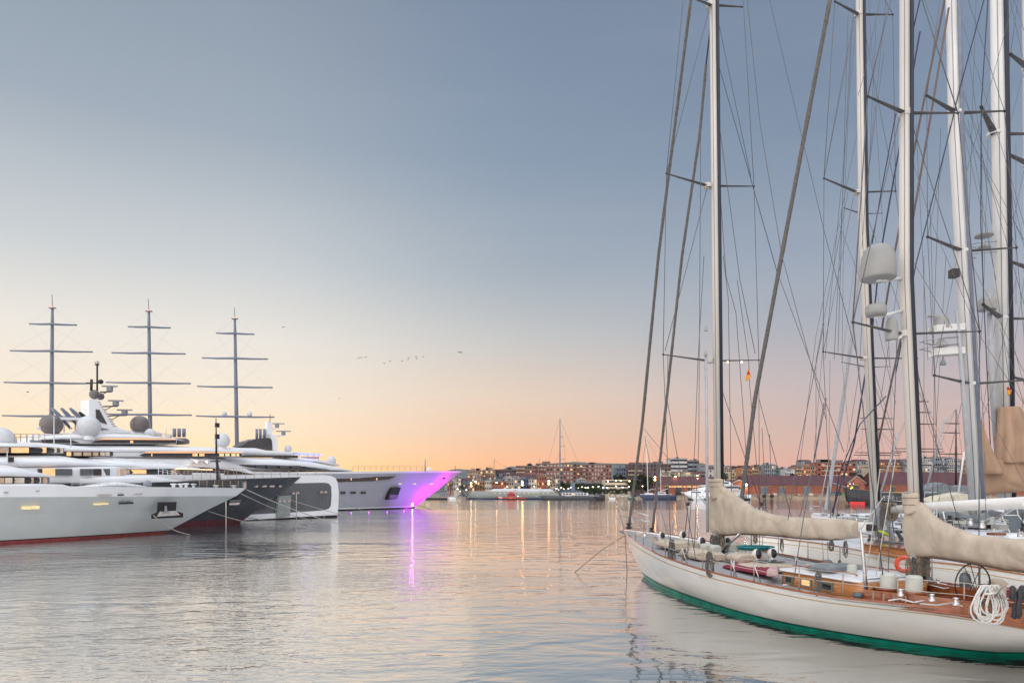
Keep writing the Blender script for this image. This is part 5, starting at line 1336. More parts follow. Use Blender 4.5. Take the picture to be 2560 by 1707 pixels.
mb.build('courtesy_flag', mat('flag_red_gold', (0.75, 0.32, 0.04), .8, stripe=(2, 2.4, (0.5, 0.02, 0.02), .35)), R1)
# main boom, cover
oM = U(1797, 1300, YM); aft = (Vector((10.7, 18.0)) - Vector((oM.x, oM.y))).normalized()
frB = Fr((oM.x, oM.y), aft)
CP = [(1771, 1232, 1326, .19), (1774, 1220, 1334, .21), (1790, 1216, 1337, .22), (1802, 1219, 1337, .21), (1814, 1228, 1336, .21), (1830, 1241, 1335, .21), (1848, 1256, 1334, .22), (1875, 1272, 1334, .23), (1915, 1286, 1336, .24), (1960, 1293, 1341, .24), (2010, 1296, 1346, .24), (2060, 1296, 1348, .24), (2095, 1298, 1347, .23), (2124, 1302, 1344, .22), (2129, 1306, 1340, .2)]
mb = MB(); loafpx(mb, frB, CP, e=2.7, n=72, wr=.02, sub=16, tc=0, fold=.11); sc1 = mb.build('sail_cover', CANVAS, R1); collar(sc1, 1790, 1197, 1795, 1246, 36, 40, YM)
mb = MB(); loafpx(mb, frB, [(x, y0 + (y1 - y0) * .955, y1 + 3, w * .5) for (x, y0, y1, w) in CP[2:-2]], e=2, n=10, tc=0, sub=2); mb.build('cover_lacing_edge', CANVD, R1)
mb = MB(); loafpx(mb, frB, [(2120, 1304, 1331, .17), (2160, 1305, 1331, .17), (2164, 1307, 1329, .15)], e=6, tc=-.2); bm_ = mb.build('boom', MASTW, R1)
mb = MB(); loafpx(mb, frB, [(2164, 1309, 1327, .13), (2178, 1312, 1326, .1)], e=6, tc=-.2); mb.build('boom_end_fitting', BLACK, bm_)
mb = MB(); mb.tube([U(1850, 1333, 25), U(1807, 1374, 26.3)], .055, 8); mb.build('vang', STEEL, R1)
for i, x in enumerate((1838, 1880, 1905, 1950, 2000, 2050, 2100)):
    y1 = 1338 + i * 1.4; a = frB.hit(x, y1 - 6, .02); b = frB.hit(x + 20, y1 + 4, .02); mb = MB(); mb.tube([a, a.lerp(b, .5) + Vector((0, -.05, -.05)), b], .012, 5); mb.build('lacing', WIREP, R1)
for i, (x, y) in enumerate(((1780, 1336), (1788, 1338), (1800, 1338), (1806, 1340))):
    coil(R1, 'halyard_coil', ROPEG, U(x, y, YM - .35), .42, .12, 6, .011, i)
# deck gear
for i, (x, y, f) in enumerate(((1653, 1352, 1), (1706, 1349, 1), (1752, 1370, 1), (1816, 1367, 1), (1891, 1404, 1), (1929, 1402, 1))):
    z = 1.5 if i < 2 else 1.38
    c = D1(x, y + 5); s = 1.22 if i in (2, 4, 5) else 1.1
    mb = MB(); d = Vector((.55, -.83, 0))
    mb.tube([c + Vector((0, 0, -.15)), c + Vector((0, 0, .10 * s)), c + Vector((0, 0, .2 * s))], [.075 * s, .075 * s, .09 * s], 12); mb.ball(c + Vector((0, 0, .27 * s)), .125 * s, 14, sz=1.25); v = mb.build('cowl_vent', OFFW, R1)
    mb = MB(); mb.ball(c + Vector((0, 0, .28 * s)) + d * .05 * s, .108 * s, 14, sz=1.28); mb.build('vent_mouth', BLACK, v)
cover_box(R1, 'skylight_cover', CANVAS, 1690, 1370, 1.45, 1.3, .32, 1.5)
cover_box(R1, 'windlass_cover', CANVAS, 1601, 1344, 1.85, .5, .25, .5)
cover_box(R1, 'raft_cover', CANVAS, 1742, 1396, 1.42, .8, .34, 1.3, wr=.03)
cover_box(R1, 'locker_cover', CANVAS, 1786, 1397, 1.42, .55, .24, .8, wr=.03)
for x, y, w in ((1767, 1380, .42), (1787, 1384, .38), (1830, 1378, .42), (1851, 1379, .42)):
    cover_box(R1, 'winch_cover', CANVP, x, y, 1.42, w, .34, w, e=3.5)
cover_box(R1, 'line_locker', CANVAS, 1864, 1406, 1.36, 1.2, .34, .8, wr=.03)
mb = MB()
rnd = random.Random(5); c = D1(1886, 1398) + Vector((0, 0, .36))
for k in range(11):
    r = rnd.uniform(.25, .55); ox, oy = rnd.uniform(-.1, .1), rnd.uniform(-.1, .1)
    mb.tube([c + Vector((ox + r * 1.1 * math.cos(a), oy + r * math.sin(a), k * .011)) for a in [2 * math.pi * i / 20 for i in range(21)]], .022, 6)
tag(mb.build('rope_coil', ROPET), 'teal mooring rope coiled on the canvas locker of the nearest ketch', 'rope')
c = D1(1850, 1402)
for k in range(7):
    mb = MB(); a = c + Vector((-.3 + k * .14, -.42, .38)); mb.tube([a, a + Vector((.05, -.1, -.2)), a + Vector((.0, -.12, -.36))], .022, 5); mb.build('dangling_line', WIREP, R1)
# maroon sunbathing cushion and pillow
c1, c2, c3, c4 = D1(1806, 1417), D1(1925, 1450), D1(1948, 1424), D1(1865, 1407)
def soft_slab(pts, h, m, name, label, cat, wr=.02, n=8):
    mb = MB(); c = sum((Vector(p) for p in pts), Vector()) / len(pts); rings = []
    for i in range(n + 1):
        a = math.pi / 2 * i / n; k = math.cos(a) ** .35 if i < n else .0
        ring = []
        for j in range(len(pts)):
            for q in range(6):
                p = Vector(pts[j]).lerp(Vector(pts[(j + 1) % len(pts)]), q / 6); p = c + (p - c) * k; p.z = c.z + .02 + h * math.sin(a) ** .8
                p.z += noise.noise(p * 4) * wr; ring.append(p)
        rings.append(ring)
    mb.loft(rings, cap=True); return tag(mb.build(name, m), label, cat)
soft_slab([c1, c2, c3, c4], .15, MAROON, 'deck_cushion', 'long maroon sunbathing cushion on the ketch side deck', 'cushion')
p = [G(1916, 1444, 1.5), G(1945, 1447, 1.5), G(1948, 1430, 1.55), G(1930, 1428, 1.6)]
soft_slab(p, .22, PINKC, 'deck_pillow', 'faded pink pillow leaning on the varnished deckhouse front', 'pillow')
cover_box(R1, 'hatch_cushion', CANVAS, 1918, 1424, 1.38, 1.9, .22, 1.2, wr=.015)
for x in (1908, 1935):
    c = D1(x, 1420, .24); mb = MB(); mb.obox(c, Vector((RX.x, RX.y, 0)) * .22, Vector((AX.x, AX.y, 0)) * .3, (0, 0, .015)); mb.build('hatch_glass', GLASSG, R1)
# varnished deckhouse with white roof
DV, UV = Vector((RX.x, RX.y, 0)), Vector((AX.x, AX.y, 0))
hA, hB = G(1946, 1457, 1.34), G(2158, 1500, 1.30)
hU = (hB - hA).normalized(); hR = Vector((-hU.y, hU.x, 0)).normalized()
hR = hR if hR.x > 0 else -hR
hW = 2.3; hL = (hB - hA).length
def hp(u, v, z): return Vector((hA.x, hA.y, 0)) + Vector((hU.x, hU.y, 0)) * u + hR * v + Vector((0, 0, z))
def house(name, u0, u1, v0, v1, z0, z1, m, rad=.25, parent=R1):
    mb = MB(); ring0 = []
    for (uu, vv, a0) in ((u1 - rad, v0 + rad, -90), (u1 - rad, v1 - rad, 0), (u0 + rad, v1 - rad, 90), (u0 + rad, v0 + rad, 180)):
        for k in range(6):
            a = R(a0 + 90 * k / 5); ring0.append((uu + math.cos(a) * rad, vv + math.sin(a) * rad))
    mb.loft([[hp(a, b, z) for a, b in ring0] for z in (z0, z1)], smooth=True); return mb.build(name, m, parent)
house('deckhouse', 0, hL, 0, hW, 1.2, 1.72, TEAKO)
hr = house('deckhouse_roof', -.06, hL - .1, -.05, hW + .05, 1.72, 1.78, WHITE)
mb = MB(); rings = []
for i in range(9):
    u = (hL - .3) * i / 8 + .05; rings.append([hp(u, .05 + (hW - .1) * j / 8, 1.775 + .13 * math.sin(math.pi * j / 8) * min(1, i + .3, 8.3 - i)) for j in range(9)])
mb.loft(rings, closed=False, cap=False); mb.build('roof_crown', WHITE, hr)
for (x0, x1, y0, y1, lit) in ((1961, 1986, 1440, 1456, False), (2001, 2032, 1446, 1464, True), (2047, 2086, 1456, 1475, False)):
    xm = (x0 + x1) / 2
    # distance along the wall that this column of the picture meets
    a = (xm - CX) / FP; u = (hA.x - a * hA.y) / (a * hU.y - hU.x); w = (x1 - x0) / FP * (hA.y + hU.y * u) * 1.15
    mb = MB(); mb.obox(hp(u, -.012, 1.50), hU * w / 2, hR * .02, (0, 0, .115)); f = mb.build('window_frame', mat('bronze_green_frame', (.16, .18, .13), .5), R1)
    mb = MB(); mb.obox(hp(u, -.03, 1.50), hU * (w / 2 - .05), hR * .012, (0, 0, .075)); mb.build('pane', LITW if lit else GLASSD, f)
for v in (.25, hW - .25):
    mb = MB(); mb.tube([hp(.3 + k * .1, v, 1.86 + (0 if k in (0, 8, 16, 24) else .035)) for k in range(25) if .3 + k * .1 < hL - .4], .022, 6); mb.build('grab_rail', TEAK, R1)
mb = MB(); mb.revolve(hp(hL - .04, .55, 1.56), [(.01, 0), (.14, 0), (.15, .03), (.11, .03), (.1, .0)], 18, hU); mb.build('round_vent', BLACK, R1)
cover_box(R1, 'hood_cover', CANVG, 2092, 1425, 1.85, 1.3, .18, .9, wr=.02)
cover_box(R1, 'folded_awning', CANVAS, 2060, 1420, 1.85, 1.0, .14, .5, wr=.02)
# cockpit coaming and sole
def strip_wall(pts, z0, z1, th, m, name):
    mb = MB(); P = [G(*p) for p in pts]; rings = []
    for i, p in enumerate(P):
        d = (P[min(i + 1, len(P) - 1)] - P[max(i - 1, 0)]); d.z = 0; d.normalize(); r_ = Vector((-d.y, d.x, 0)) * th
        rings.append([Vector((p.x, p.y, z0)), Vector((p.x, p.y, z1)), Vector((p.x, p.y, z1)) + r_, Vector((p.x, p.y, z0)) + r_])
    mb.loft(rings, smooth=False); return mb.build(name, m, R1)
strip_wall([(2158, 1500, 1.3), (2260, 1513, 1.3), (2400, 1530, 1.3), (2620, 1568, 1.3)], 1.2, 1.58, .05, TEAK, 'cockpit_coaming')
strip_wall([(2158, 1462, 1.62), (2260, 1448, 1.6), (2390, 1472, 1.6), (2620, 1515, 1.6)], 1.2, 1.66, .05, TEAK, 'cockpit_coaming')
mb = MB(); q = [G(2165, 1505, 1.26), G(2600, 1565, 1.26), G(2620, 1500, 1.26), G(2250, 1450, 1.26)]; mb.prism(q, (0, 0, .03)); mb.build('cockpit_sole', TEAK, R1)
for (x, y, zt) in ((2222, 1506, 1.58), (2288, 1516, 1.56)):
    c = G(x, y, 1.3) + Vector((.12, .25, 0)); mb = MB(); mb.revolve(Vector((c.x, c.y, 1.25)), [(.30, 0), (.30, .36), (.32, .38), (.01, .385)], 20); mb.build('winch_base', TEAK, R1)
    mb = MB(); mb.revolve(Vector((c.x, c.y, 1.63)), [(.185, 0), (.19, .1), (.185, .3), (.175, .36), (.12, .385), (.01, .38)], 20); mb.build('winch_cover', CANVP, R1)
c = G(2130, 1436, 1.82); mb = MB(); mb.revolve(c, [(.12, 0), (.12, .25), (.09, .28), (.01, .28)], 16); mb.build('winch_cover', CANVP, R1)
c = G(2493, 1500, 1.4); mb = MB(); mb.revolve(c + Vector((0, 0, .1)), [(.18, 0), (.19, .35), (.12, .42), (.01, .42)], 16); mb.build('winch_cover', CANVAS, R1)
# mizzen mast and its cover
YZ = 18.0
m3, _, _ = mast_rig(R1, (2262, -60, 2262, 700), (2297, 1500), YZ, 27, [((2169, 241), (2262, 283), (2395, 283)), ((2132, 805), (2256, 835), (2449, 828))], deckpx=(-80, 150), depth=.06)
oZ = U(2290, 1300, YZ); frZ = Fr((oZ.x, oZ.y), (0.22, -0.975))
ZP = [(2257, 1270, 1378, .17), (2260, 1258, 1388, .19), (2280, 1252, 1391, .19), (2294, 1257, 1391, .19), (2307, 1276, 1391, .19), (2327, 1296, 1392, .19), (2365, 1319, 1397, .2), (2423, 1337, 1407, .2), (2500, 1346, 1421, .2), (2560, 1350, 1429, .2), (2640, 1354, 1440, .19)]
mb = MB(); loafpx(mb, frZ, ZP, e=2.6, n=76, wr=.015, sub=20, tc=0, fold=.11); sc2 = mb.build('sail_cover', CANVAS, R1); collar(sc2, 2277, 1233, 2279, 1282, 35, 38, YZ)
mb = MB(); loafpx(mb, frZ, [(x, y1 - 6, y1 + 4, w * .5) for (x, y0, y1, w) in ZP[2:]], e=2, n=10, tc=0, sub=2); mb.build('cover_lacing_edge', CANVD, R1)
for (x, y, n_) in ((2190, 655, 0),):
    pass
def radome_big(px, y0, y1, w, Y, m=DOMEG, flat=False, root=R1, brk=None):
    a, b = U(px, y1, Y), U(px, y0, Y); r = w / 2 / FP * Y; h = b.z - a.z
    pr = [(.01, 0), (r * .96, 0), (r * .97, h * .005), (r, h * .02), (r, h * .1), (r * .985, h * .45), (r * .93, h * .66), (r * .8, h * .83), (r * .58, h * .94), (r * .3, h * .99), (.01, h)] if not flat else [(.01, 0), (r * .9, 0), (r, h * .3), (r * .97, h * .75), (r * .8, h * .95), (.01, h)]
    mb = MB(); mb.revolve(a, pr, 28); d = mb.build('radome', m, root)
    if brk:
        mb = MB(); q = U(*brk); mb.tube([a + Vector((0, 0, -.04)), q], [.07, .1], 8, flat=.5); mb.build('radome_bracket', MASTW, d)
    return d
radome_big(2196, 611, 698, 82, 17.6, brk=(2250, 697, 18)); radome_big(2190, 761, 790, 50, 17.6, flat=True, brk=(2250, 778, 18)); radome_big(2229, 792, 850, 30, 17.8, brk=(2256, 838, 18))
for i, (x, y, h, w) in enumerate(((2272, 1392, .55, .12), (2284, 1392, .62, .12), (2296, 1392, .66, .14), (2312, 1390, .5, .1), (2320, 1392, .58, .08))):
    coil(R1, 'halyard_coil', ROPEG if i % 2 else ROPEB, U(x, y, YZ - .3), h, w, 7, .010, 20 + i)
mb = MB(); mb.tube([U(2285, 1390, YZ), U(2297, 1490, YZ)], .13, 14); mb.build('mast_foot', MASTC, R1)
for i, (x, y, w, h, d, m) in enumerate(((2262, 1478, .5, .22, 1.1, MAROON), (2335, 1486, .5, .2, .9, MAROON), (2375, 1492, .4, .3, .5, TEAKO), (2310, 1470, .35, .35, .4, GLASSG), (2200, 1468, .5, .16, .8, MAROON), (2350, 1476, .3, .2, .3, WHITE))):
    cover_box(R1, 'cockpit_seat' if m is MAROON else 'cockpit_locker', m, x, y, 1.5, w, h, d, e=4, wr=.01)
for i, (x, y) in enumerate(((2252, 1489), (2330, 1502), (2390, 1512), (2345, 1462), (2280, 1455))):
    c = G(x, y, 1.6); mb = MB(); mb.revolve(c, [(.07, 0), (.07, .05), (.045, .07), (.045, .13), (.065, .16), (.01, .17)], 14); mb.build('winch', STEEL, R1)
for i, (pts, m) in enumerate((([(2222, 1500), (2250, 1496), (2285, 1505), (2310, 1500)], ROPEW), ([(2300, 1508), (2340, 1512), (2380, 1506), (2405, 1514)], WIREP), ([(2180, 1470), (2215, 1462), (2250, 1470)], ROPEB), ([(2320, 1460), (2360, 1470), (2400, 1466)], ROPEW), ([(2060, 1446), (2095, 1440), (2130, 1450)], ROPEG))):
    mb = MB(); mb.tube([G(x, y, 1.6) for x, y in pts], .018, 5); mb.build('loose_line', m, R1)
for x in (2180, 2206, 2232, 2262, 2296, 2332, 2368, 2404, 2440):
    p = at_px(N1, x) + Vector((.03, .02, 0)); mb = MB(); mb.box(p + Vector((.02, .03, .1)), (.03, .03, .18)); mb.build('coaming_cleat', BRONZE, R1)
for i, (x, y, h, w) in enumerate(((1683, 1356, .5, .1), (1722, 1372, .45, .08), (1888, 1330, .4, .1), (1955, 1345, .5, .1), (1806, 1345, .4, .1))):
    coil(R1, 'hanging_coil', ROPEB, U(x, y, 24.5), h, w, 5, .01, 90 + i)
for i, (x0, y0, x1, y1) in enumerate(((1640, 1346, 1700, 1362), (1700, 1390, 1790, 1392), (1770, 1405, 1830, 1402), (1600, 1340, 1660, 1352), (1840, 1425, 1880, 1430), (1900, 1400, 1960, 1408), (1960, 1398, 2020, 1410))):
    a, b = D1(x0, y0, .03), D1(x1, y1, .03); rr_ = random.Random(i); mb = MB(); mb.tube([a.lerp(b, k / 8) + Vector((rr_.uniform(-.09, .09), rr_.uniform(-.2, .2), 0)) for k in range(9)], .016, 5); mb.build('deck_line', (WIREP, ROPEG, ROPEB)[i % 3], R1)
for i, (x, y) in enumerate(((1668, 1362), (1730, 1382), (1705, 1352), (1800, 1392), (1780, 1408), (1845, 1392), (1880, 1412), (1990, 1402), (1638, 1352), (1612, 1340))):
    c = D1(x, y); mb = MB(); mb.revolve(c, [(.1, 0), (.1, .06), (.06, .09), (.06, .16), (.09, .19), (.01, .2)], 12); mb.build('deck_winch', STEEL if i % 2 else BRONZE, R1)
# steering wheel and pedestal, stainless pole, cleats
c = G(2432, 1515, 1.3) + Vector((0, 0, .52)); wq = []
for k in range(33):
    a = 2 * math.pi * k / 32; wq.append(c + hU * .0 + Vector((math.cos(a) * .5, math.cos(a) * .12, math.sin(a) * .5)))
mb = MB(); mb.tube(wq, .018, 6, cap=False)
for k in range(6):
    a = math.pi * k / 3; mb.tube([c, c + Vector((math.cos(a) * .5, math.cos(a) * .12, math.sin(a) * .5))], .01, 5)
mb.build('steering_wheel', BLACK, R1)
mb = MB(); q = G(2420, 1512, 1.3); mb.box(q + Vector((0, .1, .22)), (.5, .4, .44), .3); mb.build('wheel_box', TEAK, R1)
mb = MB(); mb.revolve(q + Vector((0, .1, .44)), [(.12, 0), (.13, .2), (.1, .3), (.04, .34), (.01, .34)], 16); mb.build('binnacle', GLASSG, R1)
mb = MB(); mb.tube([U(2150, 1320, 17.6), U(2154, 1345, 17.55), U(2168, 1506, 17.2)], [.02, .035, .06], 12); mb.build('davit_pole', STEEL, R1)
for (x, y) in ((1766, 1436), (1972, 1470)):
    pass
p = at_px(N1, 1765); w = at_px(W1, 1760); q = p.lerp(w, .17) + Vector((-.16, -.02, 0)); mb = MB(); mb.revolve(q, [(.0, .02), (.035, .02), (.055, 0)], 14, (-1, -.25, 0)); mb.build('hull_fairlead', STEEL, R1)
for x in (2300, 2545, 1964):
    p = at_px(N1, x) + Vector((0.02, 0.02, .05)); mb = MB(); mb.tube([p + Vector((-.08, 0, 0)), p + Vector((-.07, 0, .05)), p + Vector((.07, 0, .05)), p + Vector((.08, 0, 0))], .015, 6); mb.build('cleat', STEEL, R1)
c = at_px(N1, 2142) + Vector((.15, .25, .06)); mb = MB(); mb.ball(c, .13, 12, sz=.7); mb.build('deck_compass', GLASSG, R1)
for i, (x, y, h, w, m, Yc) in enumerate(((1680, 1348, .85, .18, ROPEG, 24.3), (1773, 1378, .8, .2, ROPEG, 21.6), (2046, 1428, .62, .14, ROPEG, 17.9), (1712, 1372, .4, .1, ROPEG, 23))):
    o = coil(R1, 'hanging_coil', m, U(x, y, Yc), h, w, 8, .014, 40 + i)
o = coil(R1, 'x', ROPEW, U(2476, 1462, 13.6), .78, .5, 10, .017, 77, (1, .05, 0)); o.name = 'hanging_coil'; o['label'] = 'large white rope coil hung over the rail at the picture right'
o = coil(R1, 'x', ROPEB, U(2452, 1500, 13.7), .34, .3, 6, .012, 78); o.name = 'hanging_coil'
for i, (x, y, m) in enumerate(((2450, 1500, mat('mint_plastic', (.2, .5, .42), .5)), (2437, 1502, mat('slate_bag', (.06, .07, .12), .8)), (2520, 1500, MAROON))):
    cover_box(R1, 'cockpit_bag', m, x, y, 1.32, .42, .32, .4, e=2.4, wr=.03)
for i, (x, y0, y1) in enumerate(((2532, 1463, 1500), (2548, 1470, 1546), (2556, 1462, 1500), (2538, 1505, 1547))):
    a, b = U(x, y0, 13.2 + i * .05), U(x - 2, y1, 13.2 + i * .05); mb = MB(); mb.tube([a, a.lerp(b, .15), a.lerp(b, .5), a.lerp(b, .85), b], [.02, .06, .05, .065, .02], 10); mb.build('rope_block', BLACK, R1)
mb = MB(); mb.tube([U(2493, 1493, 13.6), U(2600, 1500, 13.2)], .015, 6); mb.build('stern_rail', STEEL, R1)
mb = MB(); mb.tube([U(2485, 1495, 13.6), U(2505, 1468, 13.4), U(2520, 1458, 13.3)], .014, 6); mb.build('stern_rail', BRONZE, R1)
# bow mooring lines
for i, (pts, nm) in enumerate((([(1563, 1337, 34.5), (1500, 1378, 32), (1433, 1428, 34.8)], 'taut bow line running left into the water'), ([(1563, 1337, 34.3), (1566, 1400, 34.3), (1568, 1470, 34.3)], 'bow line hanging straight down from the ketch stem'))):
    P = [U(*q) for q in pts]; P[-1].z = -.1; mb = MB(); mb.tube(P, .02, 6); tag(mb.build('mooring_line', ROPEB), nm, 'mooring line', 'bow lines of the nearest ketch')

# ---- R2: second classic yacht behind
R2 = thing('sailing_yacht', 'second white classic yacht with gold line and long white boom', 'yacht', (17.6, 30, 0), math.atan2(AX.y, AX.x), 'classic sailing yachts on the right')
N2, F2, W2 = classic_hull(R2, [G(*q) for q in ((1850, 1325, 1.9), (1885, 1338, 1.78), (1960, 1347, 1.65), (2040, 1356, 1.58), (2155, 1376, 1.45), (2262, 1396, 1.38), (2423, 1414, 1.35), (2560, 1435, 1.35), (2720, 1462, 1.35))], None, None, (HULLW, BLACK, TEALB), n=44, beam=5.6, toe=TEAKO, deck=DECKW)
rail_posts(R2, N2, [1905, 1946, 1990, 2070, 2180, 2300, 2420, 2545], m=STEEL)
rail_posts(R2, F2, [1930, 2000, 2080, 2200, 2330], m=STEEL)
m2, _, _ = mast_rig(R2, (2148, -60, 2156, 560), (2190, 1345), 34.5, 19, [((2087, 4), (2147, 37), (2232, 37)), ((2060, 446), (2143, 481), (2239, 478)), ((2058, 879), (2160, 895), (2293, 896))], deckpx=(-110, 120))
furler(R2, [(2075, 0, 34), (1954, 640, 36), (1888, 994, 37.2), (1852, 1262, 38)], 5.0, m=ROPEG)
mb = MB(); mb.tube([U(2212, 1276, 34), U(2301, 1268, 31), U(2570, 1256, 24.8)], [.2, .215, .225], 18); bm_ = mb.build('boom', MASTW, R2)
for k in range(6):
    c = U(2202 + k * 6, 1273, 34 - k * .2); mb = MB(); mb.tube([c + Vector((math.cos(a) * .1, -.25 * math.cos(a), .3 * math.sin(a) - .12 * (1 - math.sin(a)))) for a in [2 * math.pi * i / 14 for i in range(15)]], .055, 6); mb.build('rope_turn', ROPEB, bm_)
mb = MB(); mb.tube([U(2530, 1272, 25.5), U(2490, 1296, 27)], .06, 8); mb.build('vang', STEEL, R2)
p = [G(2160, 1382, 1.45), G(2300, 1400, 1.4), G(2320, 1375, 1.45), G(2210, 1362, 1.5)]
mb = MB(); mb.prism([q + Vector((0, 0, .0)) for q in p], (0, 0, .35)); mb.build('deckhouse', TEAKO, R2)
mb = MB(); cc = sum(p, Vector()) / 4; mb.prism([cc + (q - cc) * 1.04 + Vector((0, 0, .352)) for q in p], (0, 0, .05)); mb.build('deckhouse_roof', TEAK, R2)
mb = MB(); mb.obox(cc + Vector((0, 0, .43)), (.7, .1, 0), (-.1, .5, 0), (0, 0, .03)); mb.build('hatch_glass', GLASSG, R2)
for i, (x, y) in enumerate(((2176, 1338), (2200, 1335), (2232, 1350), (2245, 1340), (2215, 1352))):
    c = G(x, y, 1.9); mb = MB(); mb.revolve(c + Vector((0, 0, -.3)), [(.14, 0), (.14, .12), (.09, .16), (.09, .26), (.13, .3), (.01, .32)], 12); mb.build('winch', STEEL if i % 2 else BLACK, R2)
for k in range(7):
    a = U(2268 + k * 6.5, 1342, 30); b = U(2262 + k * 6.5, 1320 + k, 30.2); mb = MB(); mb.tube([a, b, b + Vector((.09, 0, .03))], .022, 5); mb.build('pin_rail_hoop', MASTG, R2)
mb = MB(); mb.tube([U(2196, 1326, 31.5), U(2210, 1332, 31.4), U(2222, 1338, 31.2)], [.04, .09, .05], 8); mb.build('sail_tie', LIME, R2)
mb = MB(); mb.tube([U(2188, 1250, 33), U(2195, 1300, 33), U(2200, 1340, 33)], [.12, .25, .2], 10); mb.build('stowed_staysail', CANVG, R2)
for i, (x, y, h) in enumerate(((2100, 1400, .55), (2114, 1352, .7), (2078, 1350, .5), (2208, 1255, 1.2), (2205, 1262, 1.0))):
    coil(R2, 'hanging_coil', ROPEG, U(x, y, 30), h, .16, 6, .014, 60 + i)
wires(R2, 'stay', WIRE, [[(2230, 1255, 31), (2330, 1400, 25)], [(2215, 1290, 31), (2262, 1370, 27)], [(2340, 1275, 30), (2352, 1282, 29), (2372, 1340, 27)], [(2382, 1240, 30), (2400, 1300, 29)], [(2462, 1130, 28), (2465, 1320, 26)]], .012)
mb = MB(); c = at_px(F1, 2262) + Vector((.1, .2, .35)); mb.revolve(c, [(.22 + .07 * math.cos(a), .07 * math.sin(a)) for a in [2 * math.pi * i / 10 for i in range(11)]], 22, (-.3, -1, .15)); lb_ = tag(mb.build('life_ring', ORANGE), 'orange life ring hung beside the mizzen mast foot', 'life ring')
for i, x in enumerate((2056, 2068)):
    c = U(x + 3, 1408, 27.5); mb = MB(); mb.ball(c, .17, 12); o = mb.build('ball_fender', GLASSG); tag(o, 'small grey ball fender hanging between the two classic hulls, %s one' % ('left' if i == 0 else 'right'), 'fender', 'ball fenders')
    mb = MB(); mb.tube([c, at_px(N2, x) + Vector((0, 0, .1))], .012, 5); ln = mb.build('fender_line', ROPEG); ln.parent = o; ln.location = ln.location - o.location

